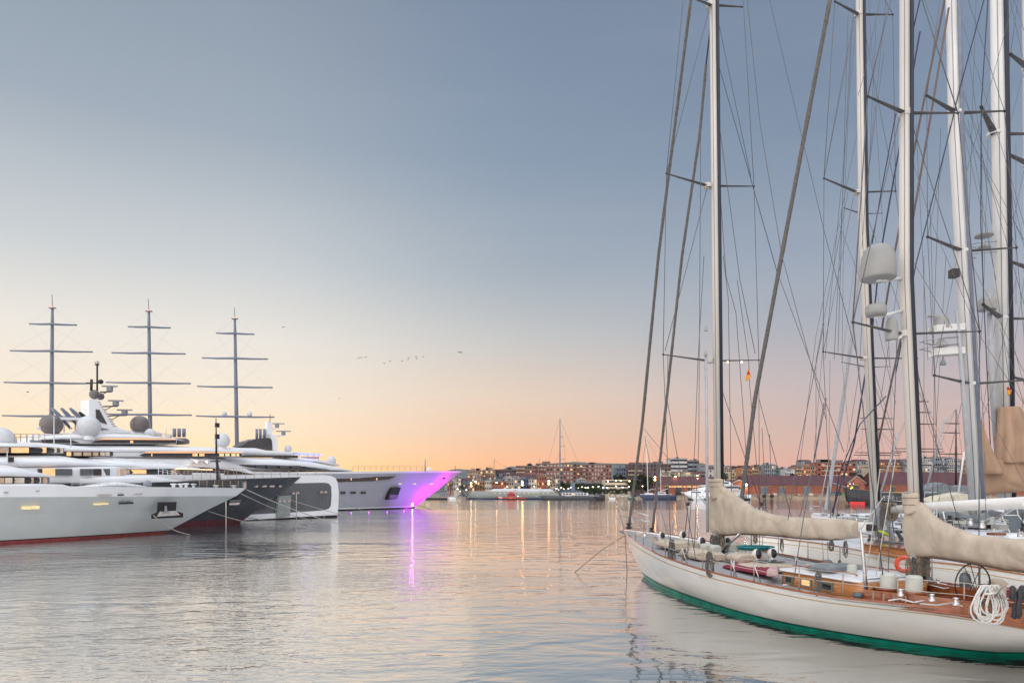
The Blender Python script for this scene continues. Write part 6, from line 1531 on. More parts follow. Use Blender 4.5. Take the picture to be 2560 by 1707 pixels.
# ---- modern yachts beyond
def sloop(label, bow, L, beam, fb, hullm, deckm=DECKW, roofm=WHITE, stripe=BLACK, group='modern sailing yachts moored beyond', boot=TEALB, cover=None, posts=8, ax=None):
    global AX, RX
    sv = (AX, RX)
    if ax: AX = Vector(ax).normalized(); RX = Vector((AX.y, -AX.x))
    root = thing('sailing_yacht', label, 'yacht', (bow[0] - AX.x * L / 2, bow[1] - AX.y * L / 2, 0), math.atan2(AX.y, AX.x), group)
    def P(s, t, z): return Vector((bow[0] - AX.x * s + RX.x * t, bow[1] - AX.y * s + RX.y * t, z))
    Np = [P(0, 0, fb + .3), P(.06 * L, -.2 * beam, fb + .22), P(.2 * L, -.38 * beam, fb + .1), P(.45 * L, -.5 * beam, fb), P(.75 * L, -.46 * beam, fb - .03), P(L, -.33 * beam, fb)]
    Fp_ = [P(0, 0, fb + .3), P(.06 * L, .2 * beam, fb + .22), P(.2 * L, .38 * beam, fb + .1), P(.45 * L, .5 * beam, fb), P(.75 * L, .46 * beam, fb - .03), P(L, .33 * beam, fb)]
    Wp_ = [P(.05 * L, 0, 0), P(.1 * L, -.14 * beam, 0), P(.22 * L, -.32 * beam, 0), P(.45 * L, -.44 * beam, 0), P(.75 * L, -.38 * beam, 0), P(L * .95, -.2 * beam, 0)]
    Nn, Ff, _ = classic_hull(root, Np, Wp_, Fp_, (hullm, stripe, boot), n=30, gold=False, toe=STEEL if hullm is not OFFW else TEAK, deck=deckm)
    for C in (Nn, Ff):
        tops = []
        for k in range(posts):
            p = C[int(2 + (len(C) - 4) * k / (posts - 1))]; mb = MB(); mb.tube([p, p + Vector((0, 0, .65))], .014, 5); mb.build('stanchion', STEEL, root); tops.append(p)
        for h in (.63, .33):
            mb = MB(); mb.tube([q + Vector((0, 0, h)) for q in tops], .008, 4); mb.build('lifeline', STEEL, root)
    mb = MB()
    a, b, c = Nn[3] + Vector((0, 0, .65)), Nn[0] + Vector((0, 0, .75)), Ff[3] + Vector((0, 0, .65)); mb.tube([a, a.lerp(b, .6), b, b.lerp(c, .4), c], .025, 6)
    mb.tube([a - Vector((0, 0, .3)), b - Vector((0, 0, .35)), c - Vector((0, 0, .3))], .018, 6)
    for q in (Nn[1], Ff[1], Nn[3], Ff[3]): mb.tube([q, q + Vector((0, 0, .68))], .02, 6)
    mb.build('pulpit', STEEL, root)
    mb = MB(); rings = []
    for i in range(11):
        f = i / 10; s = .28 * L + .42 * L * f; k = (math.sin(math.pi * min(1, .12 + f * 1.1) * .5)) ** .7
        rings.append(se_ring(P(s, 0, 0), RX, beam * .3 * k, fb - .1, fb + .1 + .42 * k, 3.5, 16))
    mb.loft(rings); ch = mb.build('coachroof', roofm, root)
    for sd in (-1, 1):
        for k in range(3):
            q = P((.36 + k * .11) * L, sd * beam * .298, fb + .25); mb = MB(); mb.obox(q, Vector((AX.x, AX.y, 0)) * .4, Vector((RX.x, RX.y, 0)) * .03, (0, 0, .07)); mb.build('cabin_window', GLASSD, ch)
    for k in range(4):
        q = P((.08 + k * .055) * L, (-1) ** k * .25, fb + .12); mb = MB(); mb.obox(q, (.25, 0, 0), (0, .25, 0), (0, 0, .06)); mb.build('hatch', GLASSG, root)
    for k in range(6):
        q = P((.62 + .05 * k) * L, (-1) ** k * beam * .36, fb + .0); mb = MB(); mb.revolve(q, [(.12, 0), (.12, .1), (.08, .14), (.08, .22), (.11, .26), (.01, .28)], 12); mb.build('winch', BLACK if k % 2 else STEEL, root)
    mb = MB(); q = P(.84 * L, 0, fb + .45); mb.tube([q + Vector((math.cos(a) * .5 * RX.x, math.cos(a) * .5 * RX.y, math.sin(a) * .5)) for a in [2 * math.pi * i / 20 for i in range(21)]], .02, 6, cap=False); mb.build('steering_wheel', BLACK, root)
    mb = MB(); a, b = P(.66 * L, -beam * .2, fb + .5), P(.66 * L, beam * .02, fb + .5); c, d = P(.63 * L, beam * .0, fb + 1.25), P(.63 * L, -beam * .17, fb + 1.25)
    mb.tube([a, d, c, b], .03, 6); scn = mb.build('windscreen_frame', MASTW, root); mb = MB(); mb.add([a, b, c, d], [(0, 1, 2, 3)]); mb.build('windscreen', GLASSG, scn)
    AX, RX = sv
    return root, P
R3, P3 = sloop('white modern yacht with grey covers, its mast carrying white radar platforms', (20.2, 42.5), 19, 5.4, 1.75, WHITE)
m4, _, _ = mast_rig(R3, (2377, -60, 2386, 330), (2441, 1300), 33.5, 28, [((2317, 239), (2393, 283), (2511, 278)), ((2319, 592), (2407, 628), (2541, 619)), ((2336, 938), (2426, 959), (2570, 950))], deckpx=(-110, 160), track=MASTG, m=MASTL)
mb = MB(); mb.tube([U(2428, 1250, 33), U(2410, 1000, 33), U(2391, 775, 33)], [.12, .11, .08], 10); mb.build('spinnaker_pole', PALEG, m4)
radome_big(2353, 785, 822, 36, 33, DOMEG, root=R3, brk=(2400, 824, 33.5))
for y in (824, 882):
    mb = MB(); a, b = U(2332, y, 32.8), U(2402, y - 4, 33.5); mb.obox((a + b) / 2, (b - a) / 2, (0, .35, 0), (0, 0, .16)); mb.build('radar_platform', MASTW, m4)
for y in (850, 868):
    mb = MB(); mb.tube([U(2400, y - 8, 33), U(2330, y - 2, 32.2), U(2300, y + 6, 32.4), U(2330, y + 12, 33)], .03, 6); mb.build('guard_hoop', STEEL, m4)
mb = MB(); mb.revolve(U(2353, 868, 32.8), [(.05, 0), (.35, .05), (.3, .12), (.02, .5)], 14); mb.build('dish_antenna', DOMEG, m4)
mb = MB(); mb.revolve(U(2358, 912, 32.8), [(.14, 0), (.12, .1), (.05, .25), (.03, .4)], 12); mb.build('horn', GREYB, m4)
mb = MB(); mb.revolve(U(2328, 830, 32.8), [(.12, 0), (.03, .3), (.02, .7), (.15, .72), (.15, .8), (.01, .8)], 12); mb.build('mushroom_antenna', DOMEG, m4)
mb = MB(); mb.box(U(2385, 684, 33), (.35, .35, .4)); mb.build('camera_box', BLACK, m4)
for (px_, py_, w, h, d) in ((2385, 1330, 1.6, .8, 2.4), (2425, 1335, 1.2, .6, 2.0), (2350, 1322, 1.2, .7, 1.6)):
    c = G(px_, py_, 1.8); mb = MB(); rings = [se_ring(c + Vector((AX.x, AX.y, 0)) * (d * (i / 8 - .5)), RX, w / 2 * (1 - abs(i / 4 - 1) ** 4 * .5), 1.75, 1.75 + h * (1 - abs(i / 4 - 1) ** 3 * .5), 2.5, 18, .06) for i in range(9)]; mb.loft(rings); mb.build('grey_cover', CANVG, R3)
R4, P4 = sloop('white modern yacht farther right under the tan sail', (26.8, 47), 20, 5.4, 1.9, WHITE)
m5, _, _ = mast_rig(R4, (2491, -60, 2497, 330), (2512, 1250), 38, 32, [((2453, 268), (2486, 335), (2600, 335)), ((2458, 761), (2504, 796), (2600, 797))], deckpx=(-90, 120), m=MASTL)
mb = MB(); mb.tube([U(2495, 1145, 37.6), U(2478, 930, 37.6), U(2472, 722, 37.6)], [.17, .16, .1], 10); mb.build('mizzen_pole', PALEG, m5)
radome_big(2467, 741, 776, 42, 37.4, DOMEG, root=R4, brk=(2500, 790, 38))
for (y0, y1, w) in ((582, 592, 42), (612, 622, 30)):
    a, b = U(2460, y1, 37.6), U(2460, y0, 37.6); r = w / 2 / FP * 37.6; mb = MB(); mb.revolve(a, [(.01, 0), (r, .02), (r * .9, (b.z - a.z) * .7), (.01, b.z - a.z)], 20); mb.build('flat_antenna', DOMEG, m5)
for y in (606, 632):
    mb = MB(); mb.tube([U(2492, y - 2, 37.8), U(2450, y, 37), U(2418, y + 8, 37.4), U(2440, y + 14, 38)], .03, 6); mb.build('guard_hoop', STEEL, m5)
mb = MB(); fl = [U(2518, 965, 37), U(2530, 975, 37), U(2524, 990, 37), U(2518, 984, 37)]; mb.prism(fl, (0, .03, 0)); mb.build('courtesy_flag', MATS['flag_red_gold'], R4)
oT = U(2455, 1200, 37); frT = Fr((oT.x, oT.y), (1, -.35))
mb = MB(); loafpx(mb, frT, [(2452, 1182, 1222, .2), (2457, 1164, 1232, .3), (2470, 1150, 1236, .4), (2510, 1142, 1233, .45), (2560, 1140, 1228, .45), (2640, 1140, 1224, .45)], e=2.8, n=60, wr=.04, sub=10, fold=.12); mb.build('sail_bundle', TANS, R4)
mb = MB(); rings = []
for i in range(26):
    f = i / 25; y = 1018 + (1158 - 1018) * f; xa, xb = 2500 - 4 * f, 2545 + 45 * min(1, f * 2.2); c = U((xa + xb) / 2, y, 36.9 - f * .3); w = (xb - xa) / 2 / FP * 37
    ring = []
    for k in range(44):
        a = 2 * math.pi * k / 44; pl = 1 + .6 * (abs(math.sin(k * .62 + .5 * f + .7 * noise.noise(Vector((k * .3, f * 2, 1))))) ** .6 - .5) * (.5 + f); d = .42 + .16 * f
        ring.append(c + Vector((math.cos(a) * w * (1 + (pl - 1) * .3), math.sin(a) * d * pl, 0)))
    rings.append(ring)
mb.loft(rings); mb.build('draped_sail', TANS, R4)
mb = MB(); rings = []
for i in range(14):
    f = i / 13; y = 1052 + (1185 - 1052) * f; xb = 2456 + 52 * f ** 1.3; ring = []
    for k in range(16):
        a = 2 * math.pi * k / 16; c = U((2454 + xb) / 2, y, 36.2); ring.append(c + Vector((math.cos(a) * (xb - 2454) / 2 / FP * 36.2, math.sin(a) * (.06 + .25 * f) * (1 + .5 * noise.noise(Vector((k * .5, f * 4, 9)))), 0)))
    rings.append(ring)
mb.loft(rings); mb.build('sail_flap', TANS, R4)
R6, P6 = sloop('white yacht cut by the right picture edge with grey spars', (33, 47), 20, 5.4, 1.9, WHITE)
mast_rig(R6, (2572, -60), (2582, 1270), 41, 32, [((2526, 136), (2574, 172), (2660, 170)), ((2506, 379), (2576, 412), (2660, 410)), ((2513, 649), (2578, 672), (2660, 670)), ((2524, 940), (2580, 955), (2660, 950))], deckpx=(-70, 80))
R5, P5 = sloop('white sloop with polished bow rail beyond the second classic yacht', (31.6, 72), 17, 4.6, 1.65, WHITE, posts=7)
furler(R5, [(2160, 520, 62), (2127, 860, 66), (2100, 1050, 69), (2064, 1278, 71)], 4.6, m=PALEG, twist=False)
furler(R5, [(2300, 80, 60), (2200, 640, 60), (2180, 830, 60), (2135, 1110, 66), (2080, 1280, 69)], 1.9, m=WIREB, twist=False)
mast_rig(R5, (2152, -60, 2158, 560), (2184, 1285), 64, 11, [((2110, 520), (2156, 535), (2205, 533)), ((2105, 905), (2169, 918), (2225, 916))], deckpx=(-40, 50), m=MASTC)
# running rigging across the right cluster: furled stays and dark ropes
wires(R2, 'furled_staysail', mat('rusty_brown_rope', (.17, .125, .115), .85), [[(2362, 0, 34), (2300, 300, 35), (2235, 640, 36), (2205, 820, 37)], [(2372, 20, 33), (2320, 330, 34), (2280, 560, 35), (2262, 800, 35.5), (2180, 1180, 37)]], .055)
wires(R3, 'blue_runner', WIREB, [[(2300, 0, 30), (2275, 110, 31)], [(2460, 0, 33), (2400, 220, 33.2), (2374, 330, 33), (2290, 660, 32), (2240, 930, 31)], [(2240, 283, 34), (2205, 470, 34.5), (2180, 610, 35)], [(2470, 0, 36), (2453, 265, 36.2), (2452, 560, 36.5), (2460, 760, 36.5), (2478, 1160, 36.5)], [(2215, 990, 34), (2150, 1060, 34), (2098, 1185, 36), (2082, 1290, 38)]], .028)
wires(R4, 'stay', WIRE, [[(2535, 0, 33), (2440, 345, 34), (2405, 470, 34)], [(2535, 0, 33), (2600, 200, 33)], [(2400, 40, 36), (2520, 420, 36), (2560, 560, 36)], [(2385, 60, 35), (2410, 330, 35), (2470, 600, 35), (2490, 700, 35)], [(2400, 300, 35), (2560, 600, 35)], [(2440, 0, 35), (2420, 640, 35)], [(2200, 0, 34), (2160, 190, 34), (2145, 240, 34)], [(2215, 0, 33), (2163, 500, 33), (2155, 620, 33)], [(2310, 0, 40), (2555, 600, 40)], [(2275, 640, 30), (2380, 820, 30)], [(2540, 700, 36), (2480, 980, 35), (2440, 1090, 34)],
    [(2250, 300, 32), (2330, 560, 32), (2450, 840, 32), (2560, 1010, 32)], [(2420, 300, 33), (2480, 640, 33), (2530, 1000, 33)], [(2160, 250, 38), (2040, 840, 38), (1990, 1240, 38)], [(2140, 60, 38), (2100, 500, 38), (2062, 900, 38)], [(2098, 560, 38), (2190, 800, 38), (2240, 1010, 38)], [(2060, 830, 40), (2030, 1200, 40)], [(2075, 900, 40), (2071, 1270, 40)], [(2120, 480, 36), (2040, 900, 36), (2040, 1200, 36)], [(2180, 910, 36), (2240, 1100, 36)], [(2290, 900, 36), (2320, 1060, 36), (2380, 1220, 36)], [(2540, 360, 36), (2540, 760, 36)]], .012)
for k, (x0, y0, x1, y1) in enumerate(((2120, 40, 2095, 880), (2135, 40, 2060, 446), (2128, 90, 2085, 900), (2190, 60, 2150, 900), (2210, 130, 2170, 440), (2255, 640, 2200, 1010), (2310, 640, 2310, 1240), (2325, 500, 2345, 1240), (2352, 320, 2330, 940), (2365, 640, 2330, 1250), (2430, 640, 2436, 940), (2440, 820, 2470, 1180), (2500, 820, 2560, 1010), (2420, 130, 2480, 560), (2410, 230, 2560, 760), (2280, 300, 2250, 640), (2290, 310, 2320, 900))):
    wires(R3, 'halyard', WIRE, [[(x0, y0, 36), (x1, y1, 36.5)]], .013)

# more moored boats filling the gap between the second classic yacht and the far ones
R7, P7 = sloop('white sloop with grey sail cover between the second classic hull and the dark yachts', (30, 57), 15, 4.4, 1.7, WHITE, posts=7)
R8, P8 = sloop('cream-hulled sloop with blue covers farther along the same row', (37, 66), 15, 4.4, 1.8, OFFW, posts=7)
R9, P9 = sloop('white sloop half hidden behind the long white boom', (24.2, 50), 13, 4.0, 1.5, WHITE, posts=6)
for root, P, m in ((R7, P7, CANVG), (R8, P8, mat('blue_canvas', (.05, .08, .2), .8)), (R9, P9, CANVP), (R3, P3, CANVG), (R4, P4, CANVG)):
    mb = MB(); rings = [se_ring(P(6 + k * .55, 0, 0), RX, .16 + .06 * math.sin(k), 2.55, 3.0 + .12 * math.sin(k * 1.7), 2.4, 14, .05) for k in range(9)]; mb.loft(rings); mb.build('sail_cover', m, root)
    rr_ = random.Random(len(root.name) + int(P(0, 0, 0).x * 10))
    for k in range(14):
        q = P(rr_.uniform(1, 13), rr_.uniform(-1.5, 1.5), 1.85); w = rr_.uniform(.12, .4)
        mb = MB(); mb.obox(q + Vector((0, 0, .1)), (w, .05, 0), (-.05, w * .7, 0), (0, 0, rr_.uniform(.06, .2))); mb.build('deck_box', rr_.choice([CANVG, GLASSD, WHITE, TEAK, BLACK, CANVP, DOMEG]), root)
    for k in range(6):
        q = P(rr_.uniform(1, 13), rr_.uniform(-1.6, 1.6), 1.85); mb = MB(); mb.tube([q, q + Vector((rr_.uniform(-.3, .3), .1, rr_.uniform(.6, 1.5)))], .03, 5); mb.build('upright', rr_.choice([STEEL, WHITE, BLACK]), root)
for k in range(7):
    c = U(1868 + k * 5, 1276 + k * .8, 26.6); mb = MB(); mb.tube([c + Vector((.05 * math.sin(a), .2 * math.cos(a), .17 * math.sin(a))) for a in [2 * math.pi * i / 14 for i in range(15)]], .03, 6); mb.build('coiled_hank', ROPEG if k % 2 else WIREP, R1)
for (x, y, x2, y2) in ((1720, 1259, 1712, 1336), (1903, 1259, 1915, 1300)):
    mb = MB(); mb.tube([U(x, y + 4, 27), U(x2, y2, 26.8)], .014, 5); po = mb.build('mark_pole', BLACK, R1); mb = MB(); mb.box(U(x, y, 27), (.12, .12, .13)); mb.build('pole_light', BLACK, po)
for (x0, y0, x1, y1, m) in ((2215, 1300, 2240, 1375, CANVG), (2244, 1330, 2262, 1372, BLACK)):
    a, b = U(x0, y0, 30.5), U(x1, y1, 30); mb = MB(); mb.tube([a, a.lerp(b, .5) + Vector((.05, 0, 0)), b], [.07, .1, .08], 8); mb.build('stowed_gear', m, R2)

rr_ = random.Random(99)
for k in range(46):
    px, py = rr_.uniform(2290, 2560), rr_.uniform(1296, 1340); Yk = rr_.uniform(27, 34); p = U(px, py, Yk); root = R3
    kind = k % 4; m = rr_.choice([CANVG, GLASSD, BLACK, CANVP, DOMEG, TEAK, STEEL, WHITE])
    if kind == 0:
        mb = MB(); mb.obox(p, (rr_.uniform(.1, .35), .05, 0), (-.04, .2, 0), (0, 0, rr_.uniform(.05, .16))); mb.build('deck_box', m, root)
    elif kind == 1:
        mb = MB(); mb.revolve(p, [(.12, -.14), (.12, 0), (.08, .04), (.08, .12), (.12, .16), (.01, .18)], 12); mb.build('winch', rr_.choice([BLACK, STEEL]), root)
    elif kind == 2:
        mb = MB(); mb.tube([p + Vector((0, 0, -.2)), p + Vector((rr_.uniform(-.1, .1), 0, .5))], .022, 5); mb.build('upright', rr_.choice([STEEL, BLACK]), root)
    else:
        mb = MB(); mb.tube([p + Vector((-.5, 0, 0)), p + Vector((-.1, .1, rr_.uniform(.1, .4))), p + Vector((.5, 0, rr_.uniform(-.1, .2)))], .02, 5); mb.build('loose_line', rr_.choice([ROPEG, BLACK, WIREP]), root)
for (pts, r_, m) in (([(2247, 1080, 95), (2200, 1238, 100)], .14, PALEG), ([(2362, 1045, 95), (2318, 1216, 100)], .14, PALEG), ([(2410, 1130, 80), (2395, 1240, 82)], .1, MASTW), ([(2078, 1120, 90), (2050, 1262, 90)], .06, PALEG)):
    mb = MB(); mb.tube([U(*q) for q in pts], r_, 8); mb.build('furled_headsail', m, R5)
# ================================================================ far boats, ships and birds
# tall ships behind the right-hand cluster
def tallship(label, px, Y, hullspan, hm, mastc=BLACK, group='square-rigged ships behind the yachts'):
    a, b = U(hullspan[0], 1235, Y), U(hullspan[1], 1235, Y)
    root = thing('tall_ship', label, 'ship', ((a.x + b.x) / 2, Y, 0), 0, group)
    L = b.x - a.x; P = lambda f, t, z: Vector((a.x + L * f, Y + t, z))
    mb = MB(); rings = []
    for i in range(17):
        f = i / 16; w = 4.2 * min(1, (f + .02) * 3) ** .6 * (1 if f < .85 else 1 - (f - .85) * 1.5); zt = 4.2 + 1.6 * (2 * f - 1) ** 2
        rings.append([P(f + .03 * (1 if f < .1 else 0), -w * .8, -.4), P(f, -w, 1.4), P(f - .02 * (1 - f), -w, zt), P(f - .02 * (1 - f), w, zt), P(f, w, 1.4), P(f + .03 * (1 if f < .1 else 0), w * .8, -.4)])
    mb.loft(rings); mb.build('hull', hm, root)
    mb = MB(); mb.tube([P(.02, 0, 5.6), P(-.14, 0, 8.2)], [.35, .15], 8); mb.build('bowsprit', MASTG, root)
    mb = MB(); mb.loft([[P(f, -4.25 * min(1, (f + .02) * 3) ** .6, 3.9 + 1.6 * (2 * f - 1) ** 2 + d) for d in (0, .3)] for f in [i / 16 for i in range(17)]], closed=False, cap=False); mb.build('gold_wale', GOLD, root)
    for (mx, yt, yl) in px:
        pt, pb = U(mx, yt, Y), U(mx, 1220, Y); mb = MB(); mb.tube([pb, pb.lerp(pt, .5), pt], [.4, .3, .1], 8); m_ = mb.build('mast', mastc, root)
        for (x0, x1, y) in yl:
            mb = MB(); q, r = U(x0, y, Y - 1), U(x1, y + 1, Y - 1); mb.tube([q, (q + r) / 2, r], [.12, .24, .12], 6); mb.build('yard', BLACK, m_)
            mb = MB(); mb.tube([q, pt], .03, 4); mb.tube([r, pt], .03, 4); mb.build('lift', WIRE, m_)
        for sd in (-1, 1):
            for k in range(3):
                mb = MB(); mb.tube([pb.lerp(pt, .6), pb + Vector((sd * (2.5 + k), sd * 3, -1))], .03, 4); mb.build('shroud', WIRE, m_)
    return root
TSH = tallship('black tall ship with yellow bands, red bottom and lit bow', [(2197, 1072, [(2152, 2236, 1072), (2150, 2235, 1045), (2138, 2254, 1131), (2134, 2252, 1137), (2128, 2256, 1168)]), (2296, 978, [(2278, 2322, 1003), (2272, 2328, 1030), (2262, 2338, 1059), (2238, 2356, 1121), (2228, 2360, 1128), (2215, 2395, 1162)]), (2390, 1022, [(2362, 2400, 1058), (2354, 2400, 1081), (2340, 2405, 1134), (2330, 2410, 1168)])], 250, (2117, 2440), BLACK)
a = U(2126, 1248, 246); mb = MB(); mb.loft([[Vector((a.x + k * 2.2, 246 - min(k, 3) * 1.1 + .5, z)) for z in (-.2, .9)] for k in range(3)], closed=False, cap=False); mb.build('red_bottom', mat('bright_red_paint', (.7, .03, .03), .5, var=.05), TSH)
for i, (x, y, m) in enumerate(((2125, 1209, LAMPC), (2134, 1209, LAMPC), (2130, 1218, LAMPG), (2120, 1214, LAMPO), (2127, 1221, LAMPS))):
    mb = MB(); mb.ball(U(x, y, 243), .16 if m is not LAMPG else .3, 8); mb.build('deck_lamp', glow('deck_lamp_' + m.name, {LAMPC: (.8, .7, 1), LAMPG: (.4, 1, .1)}.get(m, (1, .5, .12)), 3.5), TSH)
# dark-hulled sailing yacht and grey tented boats
DK, PD = sloop('black-hulled yacht with teak rail and white deck behind the second mast', (57, 105), 26, 6, 2.6, BLACK, group='dark yachts beyond', ax=(-.9, .35), posts=12)
for k in range(5):
    mb = MB(); q = PD(3 + k * 4, -2.9, 2.8); mb.tube([q, q + Vector((0, 0, 1.3)), q + Vector((1.5, -.5, 1.3)), q + Vector((1.5, -.5, 0))], .04, 5); mb.build('boarding_frame', STEEL, DK)
NV, PN = sloop('large white yacht broadside on, partly under a cream awning', (57, 84), 20, 5.6, 2.2, WHITE, group='yachts broadside on beyond', ax=(-.85, .4), posts=10)
def tent(label, pts, Y, m, d=5.0, group='canvas tents over far decks'):
    mb = MB(); P = [U(x, y, Y) for x, y in pts]; n = len(P)
    mb.loft([[p for p in P], [p + Vector((0, d * .5, .15)) for p in P], [p + Vector((0, d, -.2)) for p in P]], closed=True); tag(mb.build('boat_tent', m), label, 'boat cover', group)
tent('grey pointed tent cover over a far deck', [(2302, 1227), (2318, 1220), (2340, 1214), (2357, 1206.5), (2378, 1214), (2400, 1219), (2404, 1234), (2304, 1234)], 110, CANVG)
tent('smaller grey tent right of the pointed one', [(2388, 1218), (2410, 1214), (2428, 1214), (2430, 1236), (2390, 1236)], 116, CANVG)
tent('cream awning left of the twin white masts', [(2335, 1252), (2350, 1244), (2395, 1236), (2420, 1235), (2420, 1256), (2330, 1258)], 60, mat('cream_awning', (.62, .57, .45), .85), 3)
# far ships along the quay
def farhull(root, x0, x1, ysh0, ysh1, ywl, Y, m, beam=6, rake=(3, 0), boot=None, deckm=DECKW, name='hull'):
    """side-on hull between two picture columns, bow at x0"""
    n = 24; top, bot = [], []
    rings = []
    for i in range(n + 1):
        f = i / n; x = x0 + (x1 - x0) * f
        w = beam / 2 * min(1, (f * 3.2)) ** .7 * (1 if f < .8 else 1 - .3 * (f - .8) / .2) + .03
        y = ysh0 + (ysh1 - ysh0) * f + (-(2 * f - 1) ** 2 + 1) * 1.0
        p = U(x, y, Y); sh = 0 if f > .25 else (1 - f / .25)
        rk = rake[0] * sh * sh + (-rake[1]) * (max(0, f - .85) / .15)
        q = Vector((p.x + rk, Y, -.3)); mm = Vector((p.x + rk * .45, Y, p.z * .45))
        dy = Vector((0, w, 0))
        rings.append([q - dy * .75, mm - dy * .95, p - dy, p + dy, mm + dy * .95, q + dy * .75])
    mb = MB(); mb.loft(rings); return mb.build(name, m, root)
def bx(root, name, m, x0, x1, y0, y1, Y, d=3.0, lbl=None):
    a, b = U(x0, y1, Y), U(x1, y0, Y); mb = MB(); mb.box(((a.x + b.x) / 2, Y, (a.z + b.z) / 2), (abs(b.x - a.x), d, abs(b.z - a.z))); return mb.build(name, m, root)
def pole(root, name, m, pts, r, n=6):
    mb = MB(); P = [U(*p) for p in pts]; mb.tube(P, r if isinstance(r, list) else [r] * len(P), n); return mb.build(name, m, root)
# grey schooner under white wrap
Y = 440; c = U(1265, 1240, Y)
S = thing('schooner', 'long pale grey schooner wrapped in a white cover with two bare masts', 'ship', (c.x, Y, 0), 0, 'boats along the far quay')
farhull(S, 1148, 1400, 1225, 1232, 1246, Y, mat('pale_grey_green_hull', (.26, .28, .265), .5), 8, (9, 0)); farhull(S, 1163, 1396, 1243.5, 1243.5, 1247, Y - .1, NAVY, 8.1, (1, 0), name='boot_stripe')
pole(S, 'bowsprit', ROPEB, [(1158, 1232, Y), (1142, 1227, Y)], .3)
bx(S, 'bulwark_rail', ROPEB, 1150, 1175, 1226, 1228, Y - 1, 5)
mb = MB(); fS = Fr((U(1230, 0, Y).x, Y), (1, 0.001)); loafpx(mb, fS, [(1224, 1229, 1233, 1.5), (1231, 1222, 1233, 3), (1260, 1221, 1233, 3.4), (1340, 1222, 1233, 3.4), (1378, 1222, 1232, 3.2), (1384, 1226, 1232, 2)], e=4, n=20, wr=.25, sub=3); mb.build('winter_cover', mat('white_shrinkwrap', (.6, .63, .66), .6, bump=.05, bs=.6), S)
for k in range(12): bx(S, 'cover_light', LITY if k % 2 else LITW, 1236 + k * 12, 1240 + k * 12, 1232.2, 1233.4, Y - 4.2, .3)
pole(S, 'mast', ROPEB, [(1229, 1230, Y), (1237, 1146, Y)], [.35, .12]); pole(S, 'mast', ROPEB, [(1343, 1225, Y), (1349, 1145, Y)], [.35, .12])
for a_, b_ in (((1352, 1235, Y), (1363, 1195, Y)), ((1237, 1150, Y), (1160, 1228, Y)), ((1237, 1150, Y), (1343, 1222, Y))): pole(S, 'stay', WIRE, [a_, b_], .06, 4)
for i, (x, y) in enumerate(((1180, 1230), (1193, 1238), (1300, 1240), (1340, 1239))): bx(S, 'porthole', LITY, x, x + 1.5, y, y + 1.3, Y - 4.3, .2)
bx(S, 'anchor', BLACK, 1167, 1169.5, 1233, 1237, Y - 2.2, .4)
# red pilot boat
Y = 420; c = U(1275, 1240, Y)
S = thing('pilot_boat', 'small red rescue boat with red wheelhouse and black fender band', 'boat', (c.x, Y, 0), 0, 'boats along the far quay')
REDP = mat('rescue_red', (.55, .02, .03), .4, coat=.3)
farhull(S, 1238, 1316, 1241, 1244, 1248, Y, REDP, 5, (3, 0)); farhull(S, 1239, 1316, 1241.5, 1244, 1248, Y - .05, BLACK, 5.3, (3, 0), name='fender_band').scale.z = .5
bx(S, 'wheelhouse', REDP, 1268, 1288, 1233, 1242, Y, 3.2); bx(S, 'window_band', GLASSD, 1270, 1287, 1235, 1238, Y - .15, 3.2); bx(S, 'upper_bridge', REDP, 1273, 1282, 1229, 1233, Y, 2.4)
pole(S, 'mast', REDP, [(1283, 1233, Y), (1286, 1227, Y)], .2); pole(S, 'crane', REDP, [(1286, 1226, Y), (1290, 1225, Y)], .25); bx(S, 'life_raft', mat('raft_orange', (.7, .25, .03), .6), 1274, 1281, 1243, 1246, Y - 2.6, .5); bx(S, 'deck_lamp', LAMPS, 1294, 1295.5, 1239, 1240.5, Y - 1.5, .5)
for k in range(3): pole(S, 'white_slash', WHITE, [(1246 + k * 3, 1241.5, Y - 2.5), (1250 + k * 3, 1246, Y - 2.4)], .18, 4)
# dark sloop
Y = 410; c = U(1420, 1240, Y)
S = thing('sailing_yacht', 'large dark grey sloop with one very tall mast at the far quay', 'yacht', (c.x, Y, 0), 0, 'boats along the far quay')
DGR = mat('dark_grey_hull', (.05, .055, .06), .35, coat=.3)
farhull(S, 1347, 1482, 1237.5, 1239, 1246.5, Y, DGR, 7, (4, -2)); farhull(S, 1478, 1512, 1240, 1238.5, 1246, Y + 3, BLACK, 5, (1, 0), name='tender')
bx(S, 'deckhouse', WHITE, 1404, 1470, 1232.5, 1238, Y, 4); bx(S, 'deckhouse_roof', GREYB, 1400, 1456, 1229.5, 1232.5, Y, 4.2)
for k in range(8): bx(S, 'window', GLASSD if k != 3 else LITW, 1408 + k * 7.5, 1413 + k * 7.5, 1233.5, 1236.5, Y - 2.1, .2)
for k in range(7): bx(S, 'deck_seat', WHITE, 1412 + k * 9, 1415 + k * 9, 1231, 1233, Y - 2.5, .5)
pole(S, 'mast', SLATE, [(1399, 1238, Y), (1400, 1140, Y), (1400, 1045, Y)], [.5, .42, .2], 10)
pole(S, 'boom', SLATE, [(1403, 1226, Y), (1455, 1227, Y)], .35)
for y, l_ in ((1092, 10), (1116, 12), (1148, 12), (1180, 12)): pole(S, 'spreader', BLACK, [(1400, y, Y), (1400 + l_, y - 1, Y)], .1, 4)
for q in ([(1400, 1048, Y), (1348, 1236, Y)], [(1400, 1048, Y), (1480, 1236, Y)], [(1400, 1070, Y), (1412, 1116, Y), (1414, 1236, Y)], [(1400, 1130, Y), (1372, 1190, Y), (1352, 1235, Y)]): pole(S, 'stay', WIRE, q, .055, 4)
mb = MB(); mb.ball(U(1433, 1214, Y + 20), 1.2, 10, sz=2.2); 
